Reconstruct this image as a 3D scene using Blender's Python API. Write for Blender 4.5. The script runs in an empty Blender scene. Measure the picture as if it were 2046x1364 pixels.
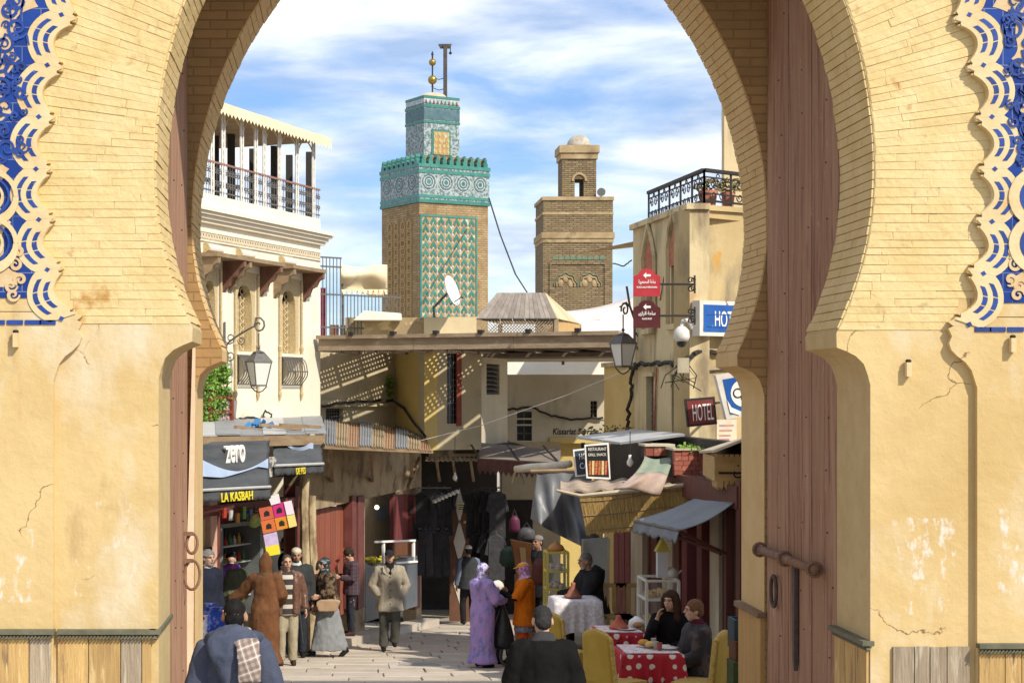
import bpy, bmesh, math, random
from math import sin, cos, pi, radians as R, sqrt, atan2, floor
from mathutils import Vector, Matrix, noise
random.seed(7)
rnd = random.uniform
SC = bpy.context.scene
COL = SC.collection

# ---------------------------------------------------------------- camera, sky, sun, exposure
FPX, VX, VY, CAMZ = 3500.0, 680.0, 790.0, 2.1      # focal length and vanishing point of the gate passage, in photo pixels
cam = bpy.data.cameras.new('camera')
cam.sensor_width = 36.0
cam.lens = FPX / 2046 * 36
cam.shift_x = (1023 - VX) / 2046
cam.shift_y = (VY - 682) / 2046
cam.clip_start = 0.1
cam.clip_end = 3000
camo = bpy.data.objects.new('camera', cam)
camo.location = (0, 0, CAMZ)
camo.rotation_euler = (R(90), 0, 0)
COL.objects.link(camo)
SC.camera = camo

TOSUN = Vector((0.47, -0.58, 0.66)).normalized()
sun = bpy.data.lights.new('sun', 'SUN')
sun.energy = 2.4
sun.angle = R(1.0)
sun.color = (1.0, 0.93, 0.80)
suno = bpy.data.objects.new('sun', sun)
suno.rotation_euler = TOSUN.to_track_quat('Z', 'Y').to_euler()
suno.location = (20, -10, 30)
COL.objects.link(suno)

world = bpy.data.worlds.new('World')
SC.world = world
world.use_nodes = True
wn, wl = world.node_tree.nodes, world.node_tree.links
wn.clear()
def build_world():
    out = wn.new('ShaderNodeOutputWorld')
    bg = wn.new('ShaderNodeBackground')
    bg.inputs['Strength'].default_value = 0.15
    sky = wn.new('ShaderNodeTexSky')
    sky.sky_type = 'NISHITA'
    sky.sun_disc = False
    sky.sun_elevation = math.asin(TOSUN.z)
    sky.sun_rotation = atan2(TOSUN.x, TOSUN.y)
    sky.air_density = 1.0
    sky.dust_density = 0.6
    sky.ozone_density = 2.5
    tc = wn.new('ShaderNodeTexCoord')
    mp = wn.new('ShaderNodeMapping')
    mp.inputs['Rotation'].default_value = (0, R(-8), 0)
    mp.inputs['Scale'].default_value = (2.6, 2.6, 11.0)
    wl.new(tc.outputs['Generated'], mp.inputs['Vector'])
    n1 = wn.new('ShaderNodeTexNoise')
    n1.inputs['Scale'].default_value = 2.1
    n1.inputs['Detail'].default_value = 7
    n1.inputs['Roughness'].default_value = 0.56
    n1.inputs['Distortion'].default_value = 0.35
    wl.new(mp.outputs['Vector'], n1.inputs['Vector'])
    r1 = wn.new('ShaderNodeValToRGB')
    r1.color_ramp.elements[0].position = 0.36
    r1.color_ramp.elements[1].position = 0.57
    r1.color_ramp.elements[0].color = (0.12, 0.12, 0.12, 1)
    r1.color_ramp.elements[1].color = (0.88, 0.88, 0.88, 1)
    wl.new(n1.outputs['Fac'], r1.inputs['Fac'])
    n2 = wn.new('ShaderNodeTexNoise')
    n2.inputs['Scale'].default_value = 3.4
    n2.inputs['Detail'].default_value = 5
    wl.new(mp.outputs['Vector'], n2.inputs['Vector'])
    r2 = wn.new('ShaderNodeMapRange'); r2.inputs['From Min'].default_value = .36; r2.inputs['From Max'].default_value = .62; wl.new(n2.outputs['Fac'], r2.inputs['Value'])
    cc = wn.new('ShaderNodeMix'); cc.data_type = 'RGBA'
    cc.inputs['A'].default_value = (1.75, 2.15, 2.85, 1)
    cc.inputs['B'].default_value = (4.3, 4.35, 4.45, 1)
    wl.new(r2.outputs['Result'], cc.inputs['Factor'])
    sc = wn.new('ShaderNodeMix'); sc.data_type = 'RGBA'; sc.blend_type = 'MULTIPLY'
    sc.inputs['Factor'].default_value = 1.0
    sc.inputs['B'].default_value = (0.31, 0.39, 0.51, 1)
    wl.new(sky.outputs['Color'], sc.inputs['A'])
    mx = wn.new('ShaderNodeMix'); mx.data_type = 'RGBA'
    wl.new(r1.outputs['Color'], mx.inputs['Factor'])
    wl.new(sc.outputs['Result'], mx.inputs['A'])
    wl.new(cc.outputs['Result'], mx.inputs['B'])
    wl.new(mx.outputs['Result'], bg.inputs['Color'])
    wl.new(bg.outputs['Background'], out.inputs['Surface'])
build_world()

SC.view_settings.view_transform = 'Standard'
SC.view_settings.look = 'None'
SC.view_settings.exposure = 1.08
SC.view_settings.gamma = 1.0
SC.view_settings.use_curve_mapping = False
SC.render.engine = 'CYCLES'
SC.cycles.max_bounces = 8
SC.cycles.diffuse_bounces = 4
SC.cycles.use_denoising = True
SC.render.resolution_x, SC.render.resolution_y = 1024, 682

# ---------------------------------------------------------------- mapping from a photo pixel at a depth to the place
def P(px, py, d):
    return Vector(((px - VX) * d / FPX, d, CAMZ + (VY - py) * d / FPX))
SLOPE = 0.0757
def gz(y):                                   # height of the descending street at depth y
    y = min(y, 60.0)
    return -SLOPE * y
def XW(px, d): return (px - VX) * d / FPX
def ZW(py, d): return CAMZ + (VY - py) * d / FPX
def dground(py): return FPX * CAMZ / (py - VY - SLOPE * FPX)   # depth at which the street shows at this row

# ---------------------------------------------------------------- materials
MATS = {}
def mat(name, c1, c2=None, rough=0.85, scale=3.0, bump=0.0, bscale=30.0, metal=0.0, stain=None, stretch=(1, 1, 1),
        spec=0.3, trans=0.0, emit=None, detail=5.0, objrand=0.0, stain2=None, bstretch=None, coat=0.0, alpha=1.0, lo=0.35, hi=0.65):
    """c1/c2: the two tones that a noise mixes; stain: (colour, scale, threshold, softness, stretch) patches; bump: fine relief."""
    if name in MATS: return MATS[name]
    m = bpy.data.materials.new(name); m.use_nodes = True
    nt = m.node_tree; N, L = nt.nodes, nt.links
    b = N['Principled BSDF']
    b.inputs['Roughness'].default_value = rough
    b.inputs['Metallic'].default_value = metal
    b.inputs['Specular IOR Level'].default_value = spec
    if trans: b.inputs['Transmission Weight'].default_value = trans
    if coat: b.inputs['Coat Weight'].default_value = coat
    if alpha < 1: b.inputs['Alpha'].default_value = alpha
    geo = N.new('ShaderNodeNewGeometry')
    def vec(st):
        mp = N.new('ShaderNodeMapping'); mp.inputs['Scale'].default_value = st
        L.new(geo.outputs['Position'], mp.inputs['Vector']); return mp.outputs['Vector']
    def nz(sc, st, det=5.0):
        n = N.new('ShaderNodeTexNoise'); n.inputs['Scale'].default_value = sc; n.inputs['Detail'].default_value = det
        n.inputs['Roughness'].default_value = 0.6
        L.new(vec(st), n.inputs['Vector']); return n.outputs['Fac']
    def ramp(v, lo, hi):
        r = N.new('ShaderNodeMapRange'); r.inputs['From Min'].default_value = lo; r.inputs['From Max'].default_value = hi
        L.new(v, r.inputs['Value']); return r.outputs['Result']
    def mix(f, a, bb):
        x = N.new('ShaderNodeMix'); x.data_type = 'RGBA'
        for s, v in (('A', a), ('B', bb)):
            if isinstance(v, tuple): x.inputs[s].default_value = (*v[:3], 1)
            else: L.new(v, x.inputs[s])
        L.new(f, x.inputs['Factor']); return x.outputs['Result']
    col = None
    if c2 is not None:
        col = mix(ramp(nz(scale, stretch, detail), lo, hi), c1, c2)
    for st in (stain, stain2):
        if st:
            sc_, ss_, th, so = st[0], st[1], st[2], st[3]
            stt = st[4] if len(st) > 4 else (1, 1, 1)
            col = mix(ramp(nz(ss_, stt, 6.0), th, th + so), col if col is not None else tuple(c1), tuple(sc_))
    if objrand:
        oi = N.new('ShaderNodeObjectInfo')
        hs = N.new('ShaderNodeHueSaturation')
        mr = N.new('ShaderNodeMapRange'); mr.inputs['To Min'].default_value = 1 - objrand; mr.inputs['To Max'].default_value = 1 + objrand
        L.new(oi.outputs['Random'], mr.inputs['Value']); L.new(mr.outputs['Result'], hs.inputs['Value'])
        if col is None: hs.inputs['Color'].default_value = (*c1[:3], 1)
        else: L.new(col, hs.inputs['Color'])
        col = hs.outputs['Color']
    if col is None: b.inputs['Base Color'].default_value = (*c1[:3], 1)
    else: L.new(col, b.inputs['Base Color'])
    if bump:
        bm = N.new('ShaderNodeBump'); bm.inputs['Strength'].default_value = bump; bm.inputs['Distance'].default_value = 0.02
        L.new(nz(bscale, bstretch or stretch, 6.0), bm.inputs['Height']); L.new(bm.outputs['Normal'], b.inputs['Normal'])
    if emit:
        b.inputs['Emission Color'].default_value = (*emit[0], 1); b.inputs['Emission Strength'].default_value = emit[1]
    MATS[name] = m
    return m

def brick_mat(name, c1, c2, mortar, bw, bh, gap=0.008, axis='XZ', bump=0.6, stain=None, rough=0.9):
    """brickwork too far away to pick the bricks apart"""
    m = bpy.data.materials.new(name); m.use_nodes = True
    N, L = m.node_tree.nodes, m.node_tree.links
    b = N['Principled BSDF']; b.inputs['Roughness'].default_value = rough; b.inputs['Specular IOR Level'].default_value = 0.2
    geo = N.new('ShaderNodeNewGeometry'); sx = N.new('ShaderNodeSeparateXYZ'); cx = N.new('ShaderNodeCombineXYZ')
    L.new(geo.outputs['Position'], sx.inputs['Vector'])
    if axis == 'XZ':
        ad = N.new('ShaderNodeMath'); L.new(sx.outputs['X'], ad.inputs[0]); L.new(sx.outputs['Y'], ad.inputs[1])
        L.new(ad.outputs[0], cx.inputs['X']); L.new(sx.outputs['Z'], cx.inputs['Y'])
    br = N.new('ShaderNodeTexBrick')
    br.inputs['Color1'].default_value = (*c1, 1); br.inputs['Color2'].default_value = (*c2, 1); br.inputs['Mortar'].default_value = (*mortar, 1)
    br.inputs['Scale'].default_value = 1.0; br.inputs['Brick Width'].default_value = bw; br.inputs['Row Height'].default_value = bh
    br.inputs['Mortar Size'].default_value = gap; br.inputs['Mortar Smooth'].default_value = 0.3
    L.new(cx.outputs['Vector'], br.inputs['Vector'])
    nz = N.new('ShaderNodeTexNoise'); nz.inputs['Scale'].default_value = 1.6; nz.inputs['Detail'].default_value = 7
    L.new(geo.outputs['Position'], nz.inputs['Vector'])
    mr = N.new('ShaderNodeMapRange'); mr.inputs['From Min'].default_value = 0.45; mr.inputs['From Max'].default_value = 0.72
    L.new(nz.outputs['Fac'], mr.inputs['Value'])
    mx = N.new('ShaderNodeMix'); mx.data_type = 'RGBA'
    L.new(mr.outputs['Result'], mx.inputs['Factor']); L.new(br.outputs['Color'], mx.inputs['A'])
    mx.inputs['B'].default_value = (*(stain or tuple(v * 0.45 for v in c1)), 1)
    L.new(mx.outputs['Result'], b.inputs['Base Color'])
    bp = N.new('ShaderNodeBump'); bp.inputs['Strength'].default_value = bump; bp.inputs['Distance'].default_value = 0.03; bp.invert = True
    ad2 = N.new('ShaderNodeMath'); ad2.operation = 'MULTIPLY_ADD'; ad2.inputs[1].default_value = 0.6
    n3 = N.new('ShaderNodeTexNoise'); n3.inputs['Scale'].default_value = 9; n3.inputs['Detail'].default_value = 5
    L.new(geo.outputs['Position'], n3.inputs['Vector'])
    L.new(n3.outputs['Fac'], ad2.inputs[0]); L.new(br.outputs['Fac'], ad2.inputs[2])
    L.new(ad2.outputs[0], bp.inputs['Height']); L.new(bp.outputs['Normal'], b.inputs['Normal'])
    MATS[name] = m
    return m

# ---------------------------------------------------------------- mesh building
ORIGIN = {}
class MB:
    """collects shapes in world coordinates; build() links them as one mesh object whose origin is its parent's base point"""
    def __init__(s): s.v, s.f, s.mi = [], [], []
    def add(s, vs, fs, mi=0):
        o = len(s.v); s.v += [tuple(v) for v in vs]
        for f in fs: s.f.append(tuple(i + o for i in f)); s.mi.append(mi)
        return s
    def box(s, lo, hi, mi=0):
        x0, y0, z0 = lo; x1, y1, z1 = hi
        return s.hexa([(x0,y0,z0),(x1,y0,z0),(x1,y1,z0),(x0,y1,z0),(x0,y0,z1),(x1,y0,z1),(x1,y1,z1),(x0,y1,z1)], mi)
    def hexa(s, c, mi=0):
        return s.add(c, [(0,3,2,1),(4,5,6,7),(0,1,5,4),(1,2,6,5),(2,3,7,6),(3,0,4,7)], mi)
    def obox(s, c, ax, ay, az, mi=0):
        """box about c with half-axis vectors ax, ay, az"""
        c, ax, ay, az = Vector(c), Vector(ax), Vector(ay), Vector(az)
        q = [c-ax-ay-az, c+ax-ay-az, c+ax+ay-az, c-ax+ay-az, c-ax-ay+az, c+ax-ay+az, c+ax+ay+az, c-ax+ay+az]
        return s.hexa(q, mi)
    def bar(s, a, b, w, h=None, up=(0, 0, 1), mi=0):
        """rectangular bar from a to b"""
        a, b = Vector(a), Vector(b); h = w if h is None else h
        d = (b - a); L_ = d.length
        if L_ < 1e-6: return s
        d.normalize(); u = Vector(up)
        if abs(d.dot(u)) > 0.98: u = Vector((1, 0, 0))
        sd = d.cross(u).normalized(); u2 = sd.cross(d)
        return s.obox((a + b) / 2, d * L_ / 2, sd * w / 2, u2 * h / 2, mi)
    def tube(s, pts, r, n=6, mi=0, cap=True):
        pts = [Vector(p) for p in pts]; m = len(pts)
        rs = r if isinstance(r, (list, tuple)) else [r] * m
        o = len(s.v); ref = None
        for i, p in enumerate(pts):
            d = (pts[min(i + 1, m - 1)] - pts[max(i - 1, 0)])
            if d.length < 1e-9: d = Vector((0, 0, 1))
            d.normalize()
            if ref is None: ref = Vector((0, 0, 1)) if abs(d.z) < 0.9 else Vector((1, 0, 0))
            sd = d.cross(ref)
            if sd.length < 1e-4: sd = d.cross(Vector((0.3, 1, 0.2)))
            sd.normalize(); u = sd.cross(d).normalized(); ref = u
            for k in range(n):
                a = 2 * pi * k / n
                s.v.append(tuple(p + (sd * cos(a) + u * sin(a)) * rs[i]))
        for i in range(m - 1):
            for k in range(n):
                s.f.append((o+i*n+k, o+i*n+(k+1) % n, o+(i+1)*n+(k+1) % n, o+(i+1)*n+k)); s.mi.append(mi)
        if cap:
            s.f.append(tuple(o + k for k in range(n))[::-1]); s.mi.append(mi)
            s.f.append(tuple(o + (m - 1) * n + k for k in range(n))); s.mi.append(mi)
        return s
    def lathe(s, prof, c=(0, 0, 0), n=16, sx=1.0, sy=1.0, mi=0, axis=None):
        """prof: [(radius, height)]"""
        c = Vector(c); o = len(s.v); q = None
        if axis is not None: q = Vector((0, 0, 1)).rotation_difference(Vector(axis))
        for r, h in prof:
            for k in range(n):
                a = 2 * pi * k / n; v = Vector((r * cos(a) * sx, r * sin(a) * sy, h))
                if q: v = q @ v
                s.v.append(tuple(c + v))
        for i in range(len(prof) - 1):
            for k in range(n):
                s.f.append((o+i*n+k, o+i*n+(k+1) % n, o+(i+1)*n+(k+1) % n, o+(i+1)*n+k)); s.mi.append(mi)
        s.f.append(tuple(o + k for k in range(n))[::-1]); s.mi.append(mi)
        s.f.append(tuple(o + (len(prof) - 1) * n + k for k in range(n))); s.mi.append(mi)
        return s
    def ball(s, c, r, n=10, m=6, mi=0):
        rx, ry, rz = r if isinstance(r, (tuple, list)) else (r, r, r)
        pr = [(max(1e-4, sin(pi * i / m)), -cos(pi * i / m)) for i in range(m + 1)]
        o = len(s.v); c = Vector(c)
        for rr, h in pr:
            for k in range(n):
                a = 2 * pi * k / n
                s.v.append(tuple(c + Vector((rr * cos(a) * rx, rr * sin(a) * ry, h * rz))))
        for i in range(m):
            for k in range(n):
                s.f.append((o+i*n+k, o+i*n+(k+1) % n, o+(i+1)*n+(k+1) % n, o+(i+1)*n+k)); s.mi.append(mi)
        return s
    def prism(s, poly, off, mi=0):
        """polygon (3-D points) swept by the vector off"""
        n = len(poly); off = Vector(off)
        a = [Vector(p) for p in poly]
        vs = a + [p + off for p in a]
        fs = [tuple(range(n))[::-1], tuple(range(n, 2 * n))] + [(i, (i + 1) % n, n + (i + 1) % n, n + i) for i in range(n)]
        return s.add(vs, fs, mi)
    def grid(s, fn, nu, nv, thick=None, mi=0):
        """surface fn(u,v) on [0,1]^2, optional thickness vector"""
        o = len(s.v)
        for j in range(nv + 1):
            for i in range(nu + 1): s.v.append(tuple(fn(i / nu, j / nv)))
        w = nu + 1
        for j in range(nv):
            for i in range(nu):
                s.f.append((o+j*w+i, o+j*w+i+1, o+(j+1)*w+i+1, o+(j+1)*w+i)); s.mi.append(mi)
        if thick is not None:
            t = Vector(thick); n = (nu + 1) * (nv + 1)
            for k in range(n): s.v.append(tuple(Vector(s.v[o + k]) + t))
            for j in range(nv):
                for i in range(nu):
                    s.f.append((o+n+j*w+i, o+n+(j+1)*w+i, o+n+(j+1)*w+i+1, o+n+j*w+i+1)); s.mi.append(mi)
            edge = [i for i in range(w)] + [j * w + nu for j in range(1, nv + 1)] + [nv * w + i for i in range(nu - 1, -1, -1)] + [j * w for j in range(nv - 1, 0, -1)]
            for k in range(len(edge)):
                a, b = edge[k], edge[(k + 1) % len(edge)]
                s.f.append((o+b, o+a, o+n+a, o+n+b)); s.mi.append(mi)
        return s
    def build(s, name, m, parent=None, smooth=False, origin=None, fixn=True):
        o = mesh_obj(name, s.v, s.f, m, parent, smooth, origin, s.mi, fixn)
        return o

def base_of(o):
    t = Vector((0, 0, 0))
    while o is not None: t += o.location; o = o.parent
    return t

def mesh_obj(name, v, f, m, parent=None, smooth=False, origin=None, mi=None, fixn=True):
    me = bpy.data.meshes.new(name)
    if parent is not None: off = base_of(parent)
    elif origin is not None: off = Vector(origin)
    else:
        zs = [p[2] for p in v]; off = Vector((sum(p[0] for p in v) / len(v), sum(p[1] for p in v) / len(v), min(zs)))
    me.from_pydata([(p[0] - off.x, p[1] - off.y, p[2] - off.z) for p in v], [], f)
    ms = m if isinstance(m, (list, tuple)) else [m]
    for x in ms: me.materials.append(x)
    if mi and len(ms) > 1: me.polygons.foreach_set('material_index', mi)
    if fixn:
        bm = bmesh.new(); bm.from_mesh(me); bmesh.ops.recalc_face_normals(bm, faces=bm.faces); bm.to_mesh(me); bm.free()
    if smooth: me.polygons.foreach_set('use_smooth', [True] * len(me.polygons))
    o = bpy.data.objects.new(name, me); COL.objects.link(o)
    if parent is not None: o.parent = parent
    else: o.location = off
    return o

def tag(o, label=None, cat=None, group=None, kind=None):
    if label: o['label'] = label
    if cat: o['category'] = cat
    if group: o['group'] = group
    if kind: o['kind'] = kind
    return o
def thing(name, loc, label, cat, group=None):
    o = bpy.data.objects.new(name, None); COL.objects.link(o); o.location = loc
    o.empty_display_size = 0.2
    return tag(o, label, cat, group)

def smooth_by(o, ang=40):
    try: o.data.set_sharp_from_angle(angle=R(ang))
    except Exception: pass
    o.data.polygons.foreach_set('use_smooth', [True] * len(o.data.polygons))
    return o

# ---- lettering: font curves turned into flat meshes at the very end, in one pass
TEXTS = []
def text(s, pos, xdir, zdir, height, m, parent, width=None, name='lettering', bold=0.0, extrude=0.002, align='CENTER', shear=0.0, spacing=1.0):
    """flat lettering: baseline centre at pos, reading along xdir, upright along zdir"""
    c = bpy.data.curves.new(name, 'FONT'); c.body = s; c.align_x = align; c.align_y = 'CENTER'
    c.size = height / 0.70; c.extrude = extrude; c.offset = bold; c.shear = shear; c.space_character = spacing; c.resolution_u = 3
    o = bpy.data.objects.new(name, c); COL.objects.link(o)
    c.materials.append(m)
    x = Vector(xdir).normalized(); z = Vector(zdir).normalized(); n = x.cross(z)
    o.parent = parent
    rot = Matrix((x, z, n)).transposed().to_4x4()
    o.matrix_local = Matrix.Translation(Vector(pos) - base_of(parent)) @ rot
    TEXTS.append((o, width))
    return o
# ================================================================ THE GATE
DF, DB = 11.2, 11.95            # front arch wall
DR, DRB = 14.0, 14.8            # rear arch wall
CX, CY = 1028.0, 340.0
m_plaster = mat('gate_plaster', (0.62, 0.465, 0.225), (0.52, 0.365, 0.155), 0.92, 1.1, 0.5, 9, stain=((0.63, 0.53, 0.36), 1.5, 0.51, 0.16, (1, 1, .5)), stain2=((0.34, 0.20, 0.085), 1.6, 0.60, 0.12, (1, 1, .3)), lo=.32, hi=.68)
m_brick = mat('gate_brick_paint', (0.69, 0.54, 0.28), (0.62, 0.46, 0.205), 0.9, 4, 0.6, 16, stain=((0.45, 0.25, 0.075), 1.5, 0.635, 0.05), stain2=((0.50, 0.36, 0.17), 13, 0.62, 0.1), objrand=0.03)
m_mortar = mat('gate_mortar', (0.56, 0.43, 0.225), (0.50, 0.37, 0.18), 0.95, 6, 0.4, 40)
m_cream = mat('scallop_cream', (0.67, 0.54, 0.31), (0.60, 0.45, 0.23), 0.8, 5, 0.2, 30, stain=((0.60, 0.37, 0.13), 5, 0.62, 0.12))
m_blue = mat('blue_glaze', (0.010, 0.034, 0.19), (0.016, 0.055, 0.26), 0.38, 9, 0.12, 25, spec=0.5, objrand=0.18, stain=((0.10, 0.16, 0.40), 30, 0.66, 0.06))
m_btile = brick_mat('blue_tiles', (0.010, 0.032, 0.18), (0.017, 0.055, 0.26), (0.16, 0.19, 0.30), .12, .12, .0035, bump=.25, stain=(0.012, 0.04, 0.2), rough=.38)
m_tan = mat('tan_glaze', (0.54, 0.37, 0.185), (0.62, 0.47, 0.27), 0.5, 9, 0.15, 30)
m_rear = mat('rear_arch_paint', (0.66, 0.48, 0.235), (0.60, 0.41, 0.18), 0.92, 3, 0.35, 18, stain=((0.66, 0.52, 0.30), 2.3, 0.6, 0.1))
m_rearbrick = brick_mat('rear_wall_brick', (0.42, 0.26, 0.11), (0.37, 0.225, 0.095), (0.30, 0.185, 0.08), 0.27, 0.075, 0.007, stain=(0.27, 0.17, 0.075))

def gate_face_mat():
    m = m_plaster.copy(); m.name = 'gate_plaster_flaked'
    N, L = m.node_tree.nodes, m.node_tree.links
    b = N['Principled BSDF']; geo = N.new('ShaderNodeNewGeometry'); sp = N.new('ShaderNodeSeparateXYZ'); L.new(geo.outputs['Position'], sp.inputs['Vector'])
    def math_(op, a, c=None, clamp=False):
        x = N.new('ShaderNodeMath'); x.operation = op; x.use_clamp = clamp
        for i, v in enumerate((a, c)):
            if v is None: continue
            if isinstance(v, (int, float)): x.inputs[i].default_value = v
            else: L.new(v, x.inputs[i])
        return x.outputs[0]
    nz = N.new('ShaderNodeTexNoise'); nz.inputs['Scale'].default_value = 9; nz.inputs['Detail'].default_value = 9; nz.inputs['Roughness'].default_value = .68
    mp = N.new('ShaderNodeMapping'); mp.inputs['Scale'].default_value = (1.6, 1, .75); L.new(geo.outputs['Position'], mp.inputs['Vector']); L.new(mp.outputs['Vector'], nz.inputs['Vector'])
    tot = None
    # where bills were pasted and torn off: (left, top, right, bottom px, amount)
    for (x0, y0, x1, y1, am) in ((135, 985, 290, 1205, .235), (-60, 1040, 82, 1215, .26), (1765, 1020, 1925, 1170, .265), (1795, 1150, 1920, 1240, .22), (1970, 1000, 2120, 1200, .27), (1690, 1080, 1738, 1240, .2)):
        X0, X1, Z1, Z0 = XW(x0, DF), XW(x1, DF), ZW(y0, DF), ZW(y1, DF)
        e = .05
        fx = math_('MULTIPLY', math_('DIVIDE', math_('SUBTRACT', sp.outputs['X'], X0), e, True), math_('DIVIDE', math_('SUBTRACT', X1, sp.outputs['X']), e, True))
        fz = math_('MULTIPLY', math_('DIVIDE', math_('SUBTRACT', sp.outputs['Z'], Z0), e, True), math_('DIVIDE', math_('SUBTRACT', Z1, sp.outputs['Z']), e, True))
        f = math_('MULTIPLY', math_('MULTIPLY', fx, fz), am)
        tot = f if tot is None else math_('MAXIMUM', tot, f)
    s = math_('ADD', nz.outputs['Fac'], tot)
    fac = math_('DIVIDE', math_('SUBTRACT', s, .79), .09, True)
    vo = N.new('ShaderNodeTexVoronoi'); vo.feature = 'DISTANCE_TO_EDGE'; vo.inputs['Scale'].default_value = 1.1
    n2 = N.new('ShaderNodeTexNoise'); n2.inputs['Scale'].default_value = 3; n2.inputs['Detail'].default_value = 6; L.new(geo.outputs['Position'], n2.inputs['Vector'])
    va = N.new('ShaderNodeMix'); va.data_type = 'VECTOR'; va.inputs['Factor'].default_value = .35; L.new(geo.outputs['Position'], va.inputs['A']); L.new(n2.outputs['Color'], va.inputs['B']); L.new(va.outputs['Result'], vo.inputs['Vector'])
    crack = math_('MULTIPLY', math_('DIVIDE', math_('SUBTRACT', .004, vo.outputs['Distance']), .003, True), math_('DIVIDE', math_('SUBTRACT', n2.outputs['Fac'], .52), .05, True))
    old = b.inputs['Base Color'].links[0].from_socket
    cm = N.new('ShaderNodeMix'); cm.data_type = 'RGBA'; L.new(crack, cm.inputs['Factor']); L.new(old, cm.inputs['A']); cm.inputs['B'].default_value = (.22, .13, .06, 1); old = cm.outputs['Result']
    mx = N.new('ShaderNodeMix'); mx.data_type = 'RGBA'; L.new(fac, mx.inputs['Factor'])
    L.new(old, mx.inputs['A']); mx.inputs['B'].default_value = (.66, .59, .49, 1)
    L.new(mx.outputs['Result'], b.inputs['Base Color'])
    return m
m_gateface = gate_face_mat()
def shift(dx, dy, side):
    """pixel of the arch outline; the photograph shows the right half a little lower"""
    k = max(0.0, min(1.0, (dy - 340) / 320.0))
    return CX + side * dx, dy + (2 if side > 0 else -10) * k
def arch_half(side, nseg=26):
    pts = [(711, 2150), (711, 767), (706, 747), (698, 725), (682, 709), (662, 699), (644, 692), (643, 664)]
    a0 = math.asin(323 / 720.0)
    for i in range(1, 13):
        a = a0 * (1 - i / 12); pts.append((720 * cos(a), 340 + 720 * sin(a)))
    a1 = math.acos(280 / 1000.0)
    for i in range(1, nseg + 1):
        a = a1 * i / nseg; pts.append((-280 + 1000 * cos(a), 340 - 1000 * sin(a)))
    return [shift(x, y, side) for x, y in pts]
def arch_loop():
    l = arch_half(-1); r = arch_half(1)
    return l + r[::-1][1:]
def w2(px, py, dz=0.0): return XW(px, DF), ZW(py, DF) + dz      # arch outlines are drawn on the front plane
def wall_with_hole(loop, y0, y1, x0, x1, z0, z1, m, name, parent, back=True, mi_in=0, ms=None):
    """wall slab whose hole is the open-bottomed loop (world x,z points)"""
    cxm = (loop[0][0] + loop[-1][0]) / 2; czm = w2(0, CY)[1]
    outer = []
    for (x, z) in loop:
        dx, dz = x - cxm, z - czm
        if z < czm: outer.append((x0 if dx < 0 else x1, z)); continue
        t = 1e9
        if abs(dx) > 1e-9: t = min(t, ((x1 if dx > 0 else x0) - cxm) / dx)
        if dz > 1e-9: t = min(t, (z1 - czm) / dz)
        outer.append((cxm + dx * t, czm + dz * t))
    b = MB(); n = len(loop)
    V = []
    for (x, z), (ox, oz) in zip(loop, outer): V += [(x, y0, z), (ox, y0, oz), (x, y1, z), (ox, y1, oz)]
    F, MI = [], []
    for i in range(n - 1):
        a, c = 4 * i, 4 * (i + 1)
        F.append((a, c, c + 1, a + 1)); MI.append(0)
        F.append((a + 2, a + 3, c + 3, c + 2)); MI.append(2)
        F.append((a, a + 2, c + 2, c)); MI.append(1)
        F.append((a + 1, c + 1, c + 3, a + 3)); MI.append(0)
    b.v, b.f, b.mi = V, F, MI
    # fill the two upper corners left by the projection
    for sx, X in ((-1, x0), (1, x1)):
        tops = [p for p in outer if abs(p[1] - z1) < 1e-6]; sides = [p for p in outer if abs(p[0] - X) < 1e-6]
        if tops and sides:
            tp = min(tops, key=lambda p: abs(p[0] - X)); sp = max(sides, key=lambda p: p[1])
            b.prism([(tp[0], y0, tp[1]), (X, y0, z1), (sp[0], y0, sp[1])], (0, y1 - y0, 0))
    return b.build(name, ms or m, parent, fixn=False)

gate = thing('city_gate', (XW(CX, DF), DF, gz(DF)), 'monumental yellow brick city gate with horseshoe arch and blue scalloped tile borders', 'gate')
loopF = [w2(*p) for p in arch_loop()]
m_intr = m_plaster
wall_with_hole(loopF, DF, DB, -9.5, 14.0, -1.6, 9.0, m_plaster, 'arch_wall', gate, ms=[m_gateface, m_mortar, m_rearbrick])

# ---- face bricks: radial above the spring line, level courses below it
def frustum(poly, y, proud, inset=0.0035, back=0.0):
    """flat px polygon -> brick standing proud of the wall face at depth y"""
    c = [sum(p[0] for p in poly) / len(poly), sum(p[1] for p in poly) / len(poly)]
    A = [w2(*p) for p in poly]
    n = len(A); cx_ = sum(a[0] for a in A) / n; cz_ = sum(a[1] for a in A) / n
    v = [(x, y + 0.006, z) for x, z in A] + [(x, y - proud * 0.6, z) for x, z in A]
    for x, z in A:
        dx, dz = x - cx_, z - cz_; l = sqrt(dx * dx + dz * dz)
        v.append((x - dx / l * inset * 1.6, y - proud, z - dz / l * inset * 1.6))
    f = [tuple(range(2 * n, 3 * n))] + [(i, (i + 1) % n, n + (i + 1) % n, n + i) for i in range(n)] + [(n + i, n + (i + 1) % n, 2 * n + (i + 1) % n, 2 * n + i) for i in range(n)]
    return v, f
def rin(th, lift=0):
    """inner radius of the arch opening about (CX,CY) at elevation th"""
    if th >= 0:
        return -280 * cos(th) + sqrt((280 * cos(th)) ** 2 + 1000 ** 2 - 280 ** 2)
    return 720.0
nb = 0
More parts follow.
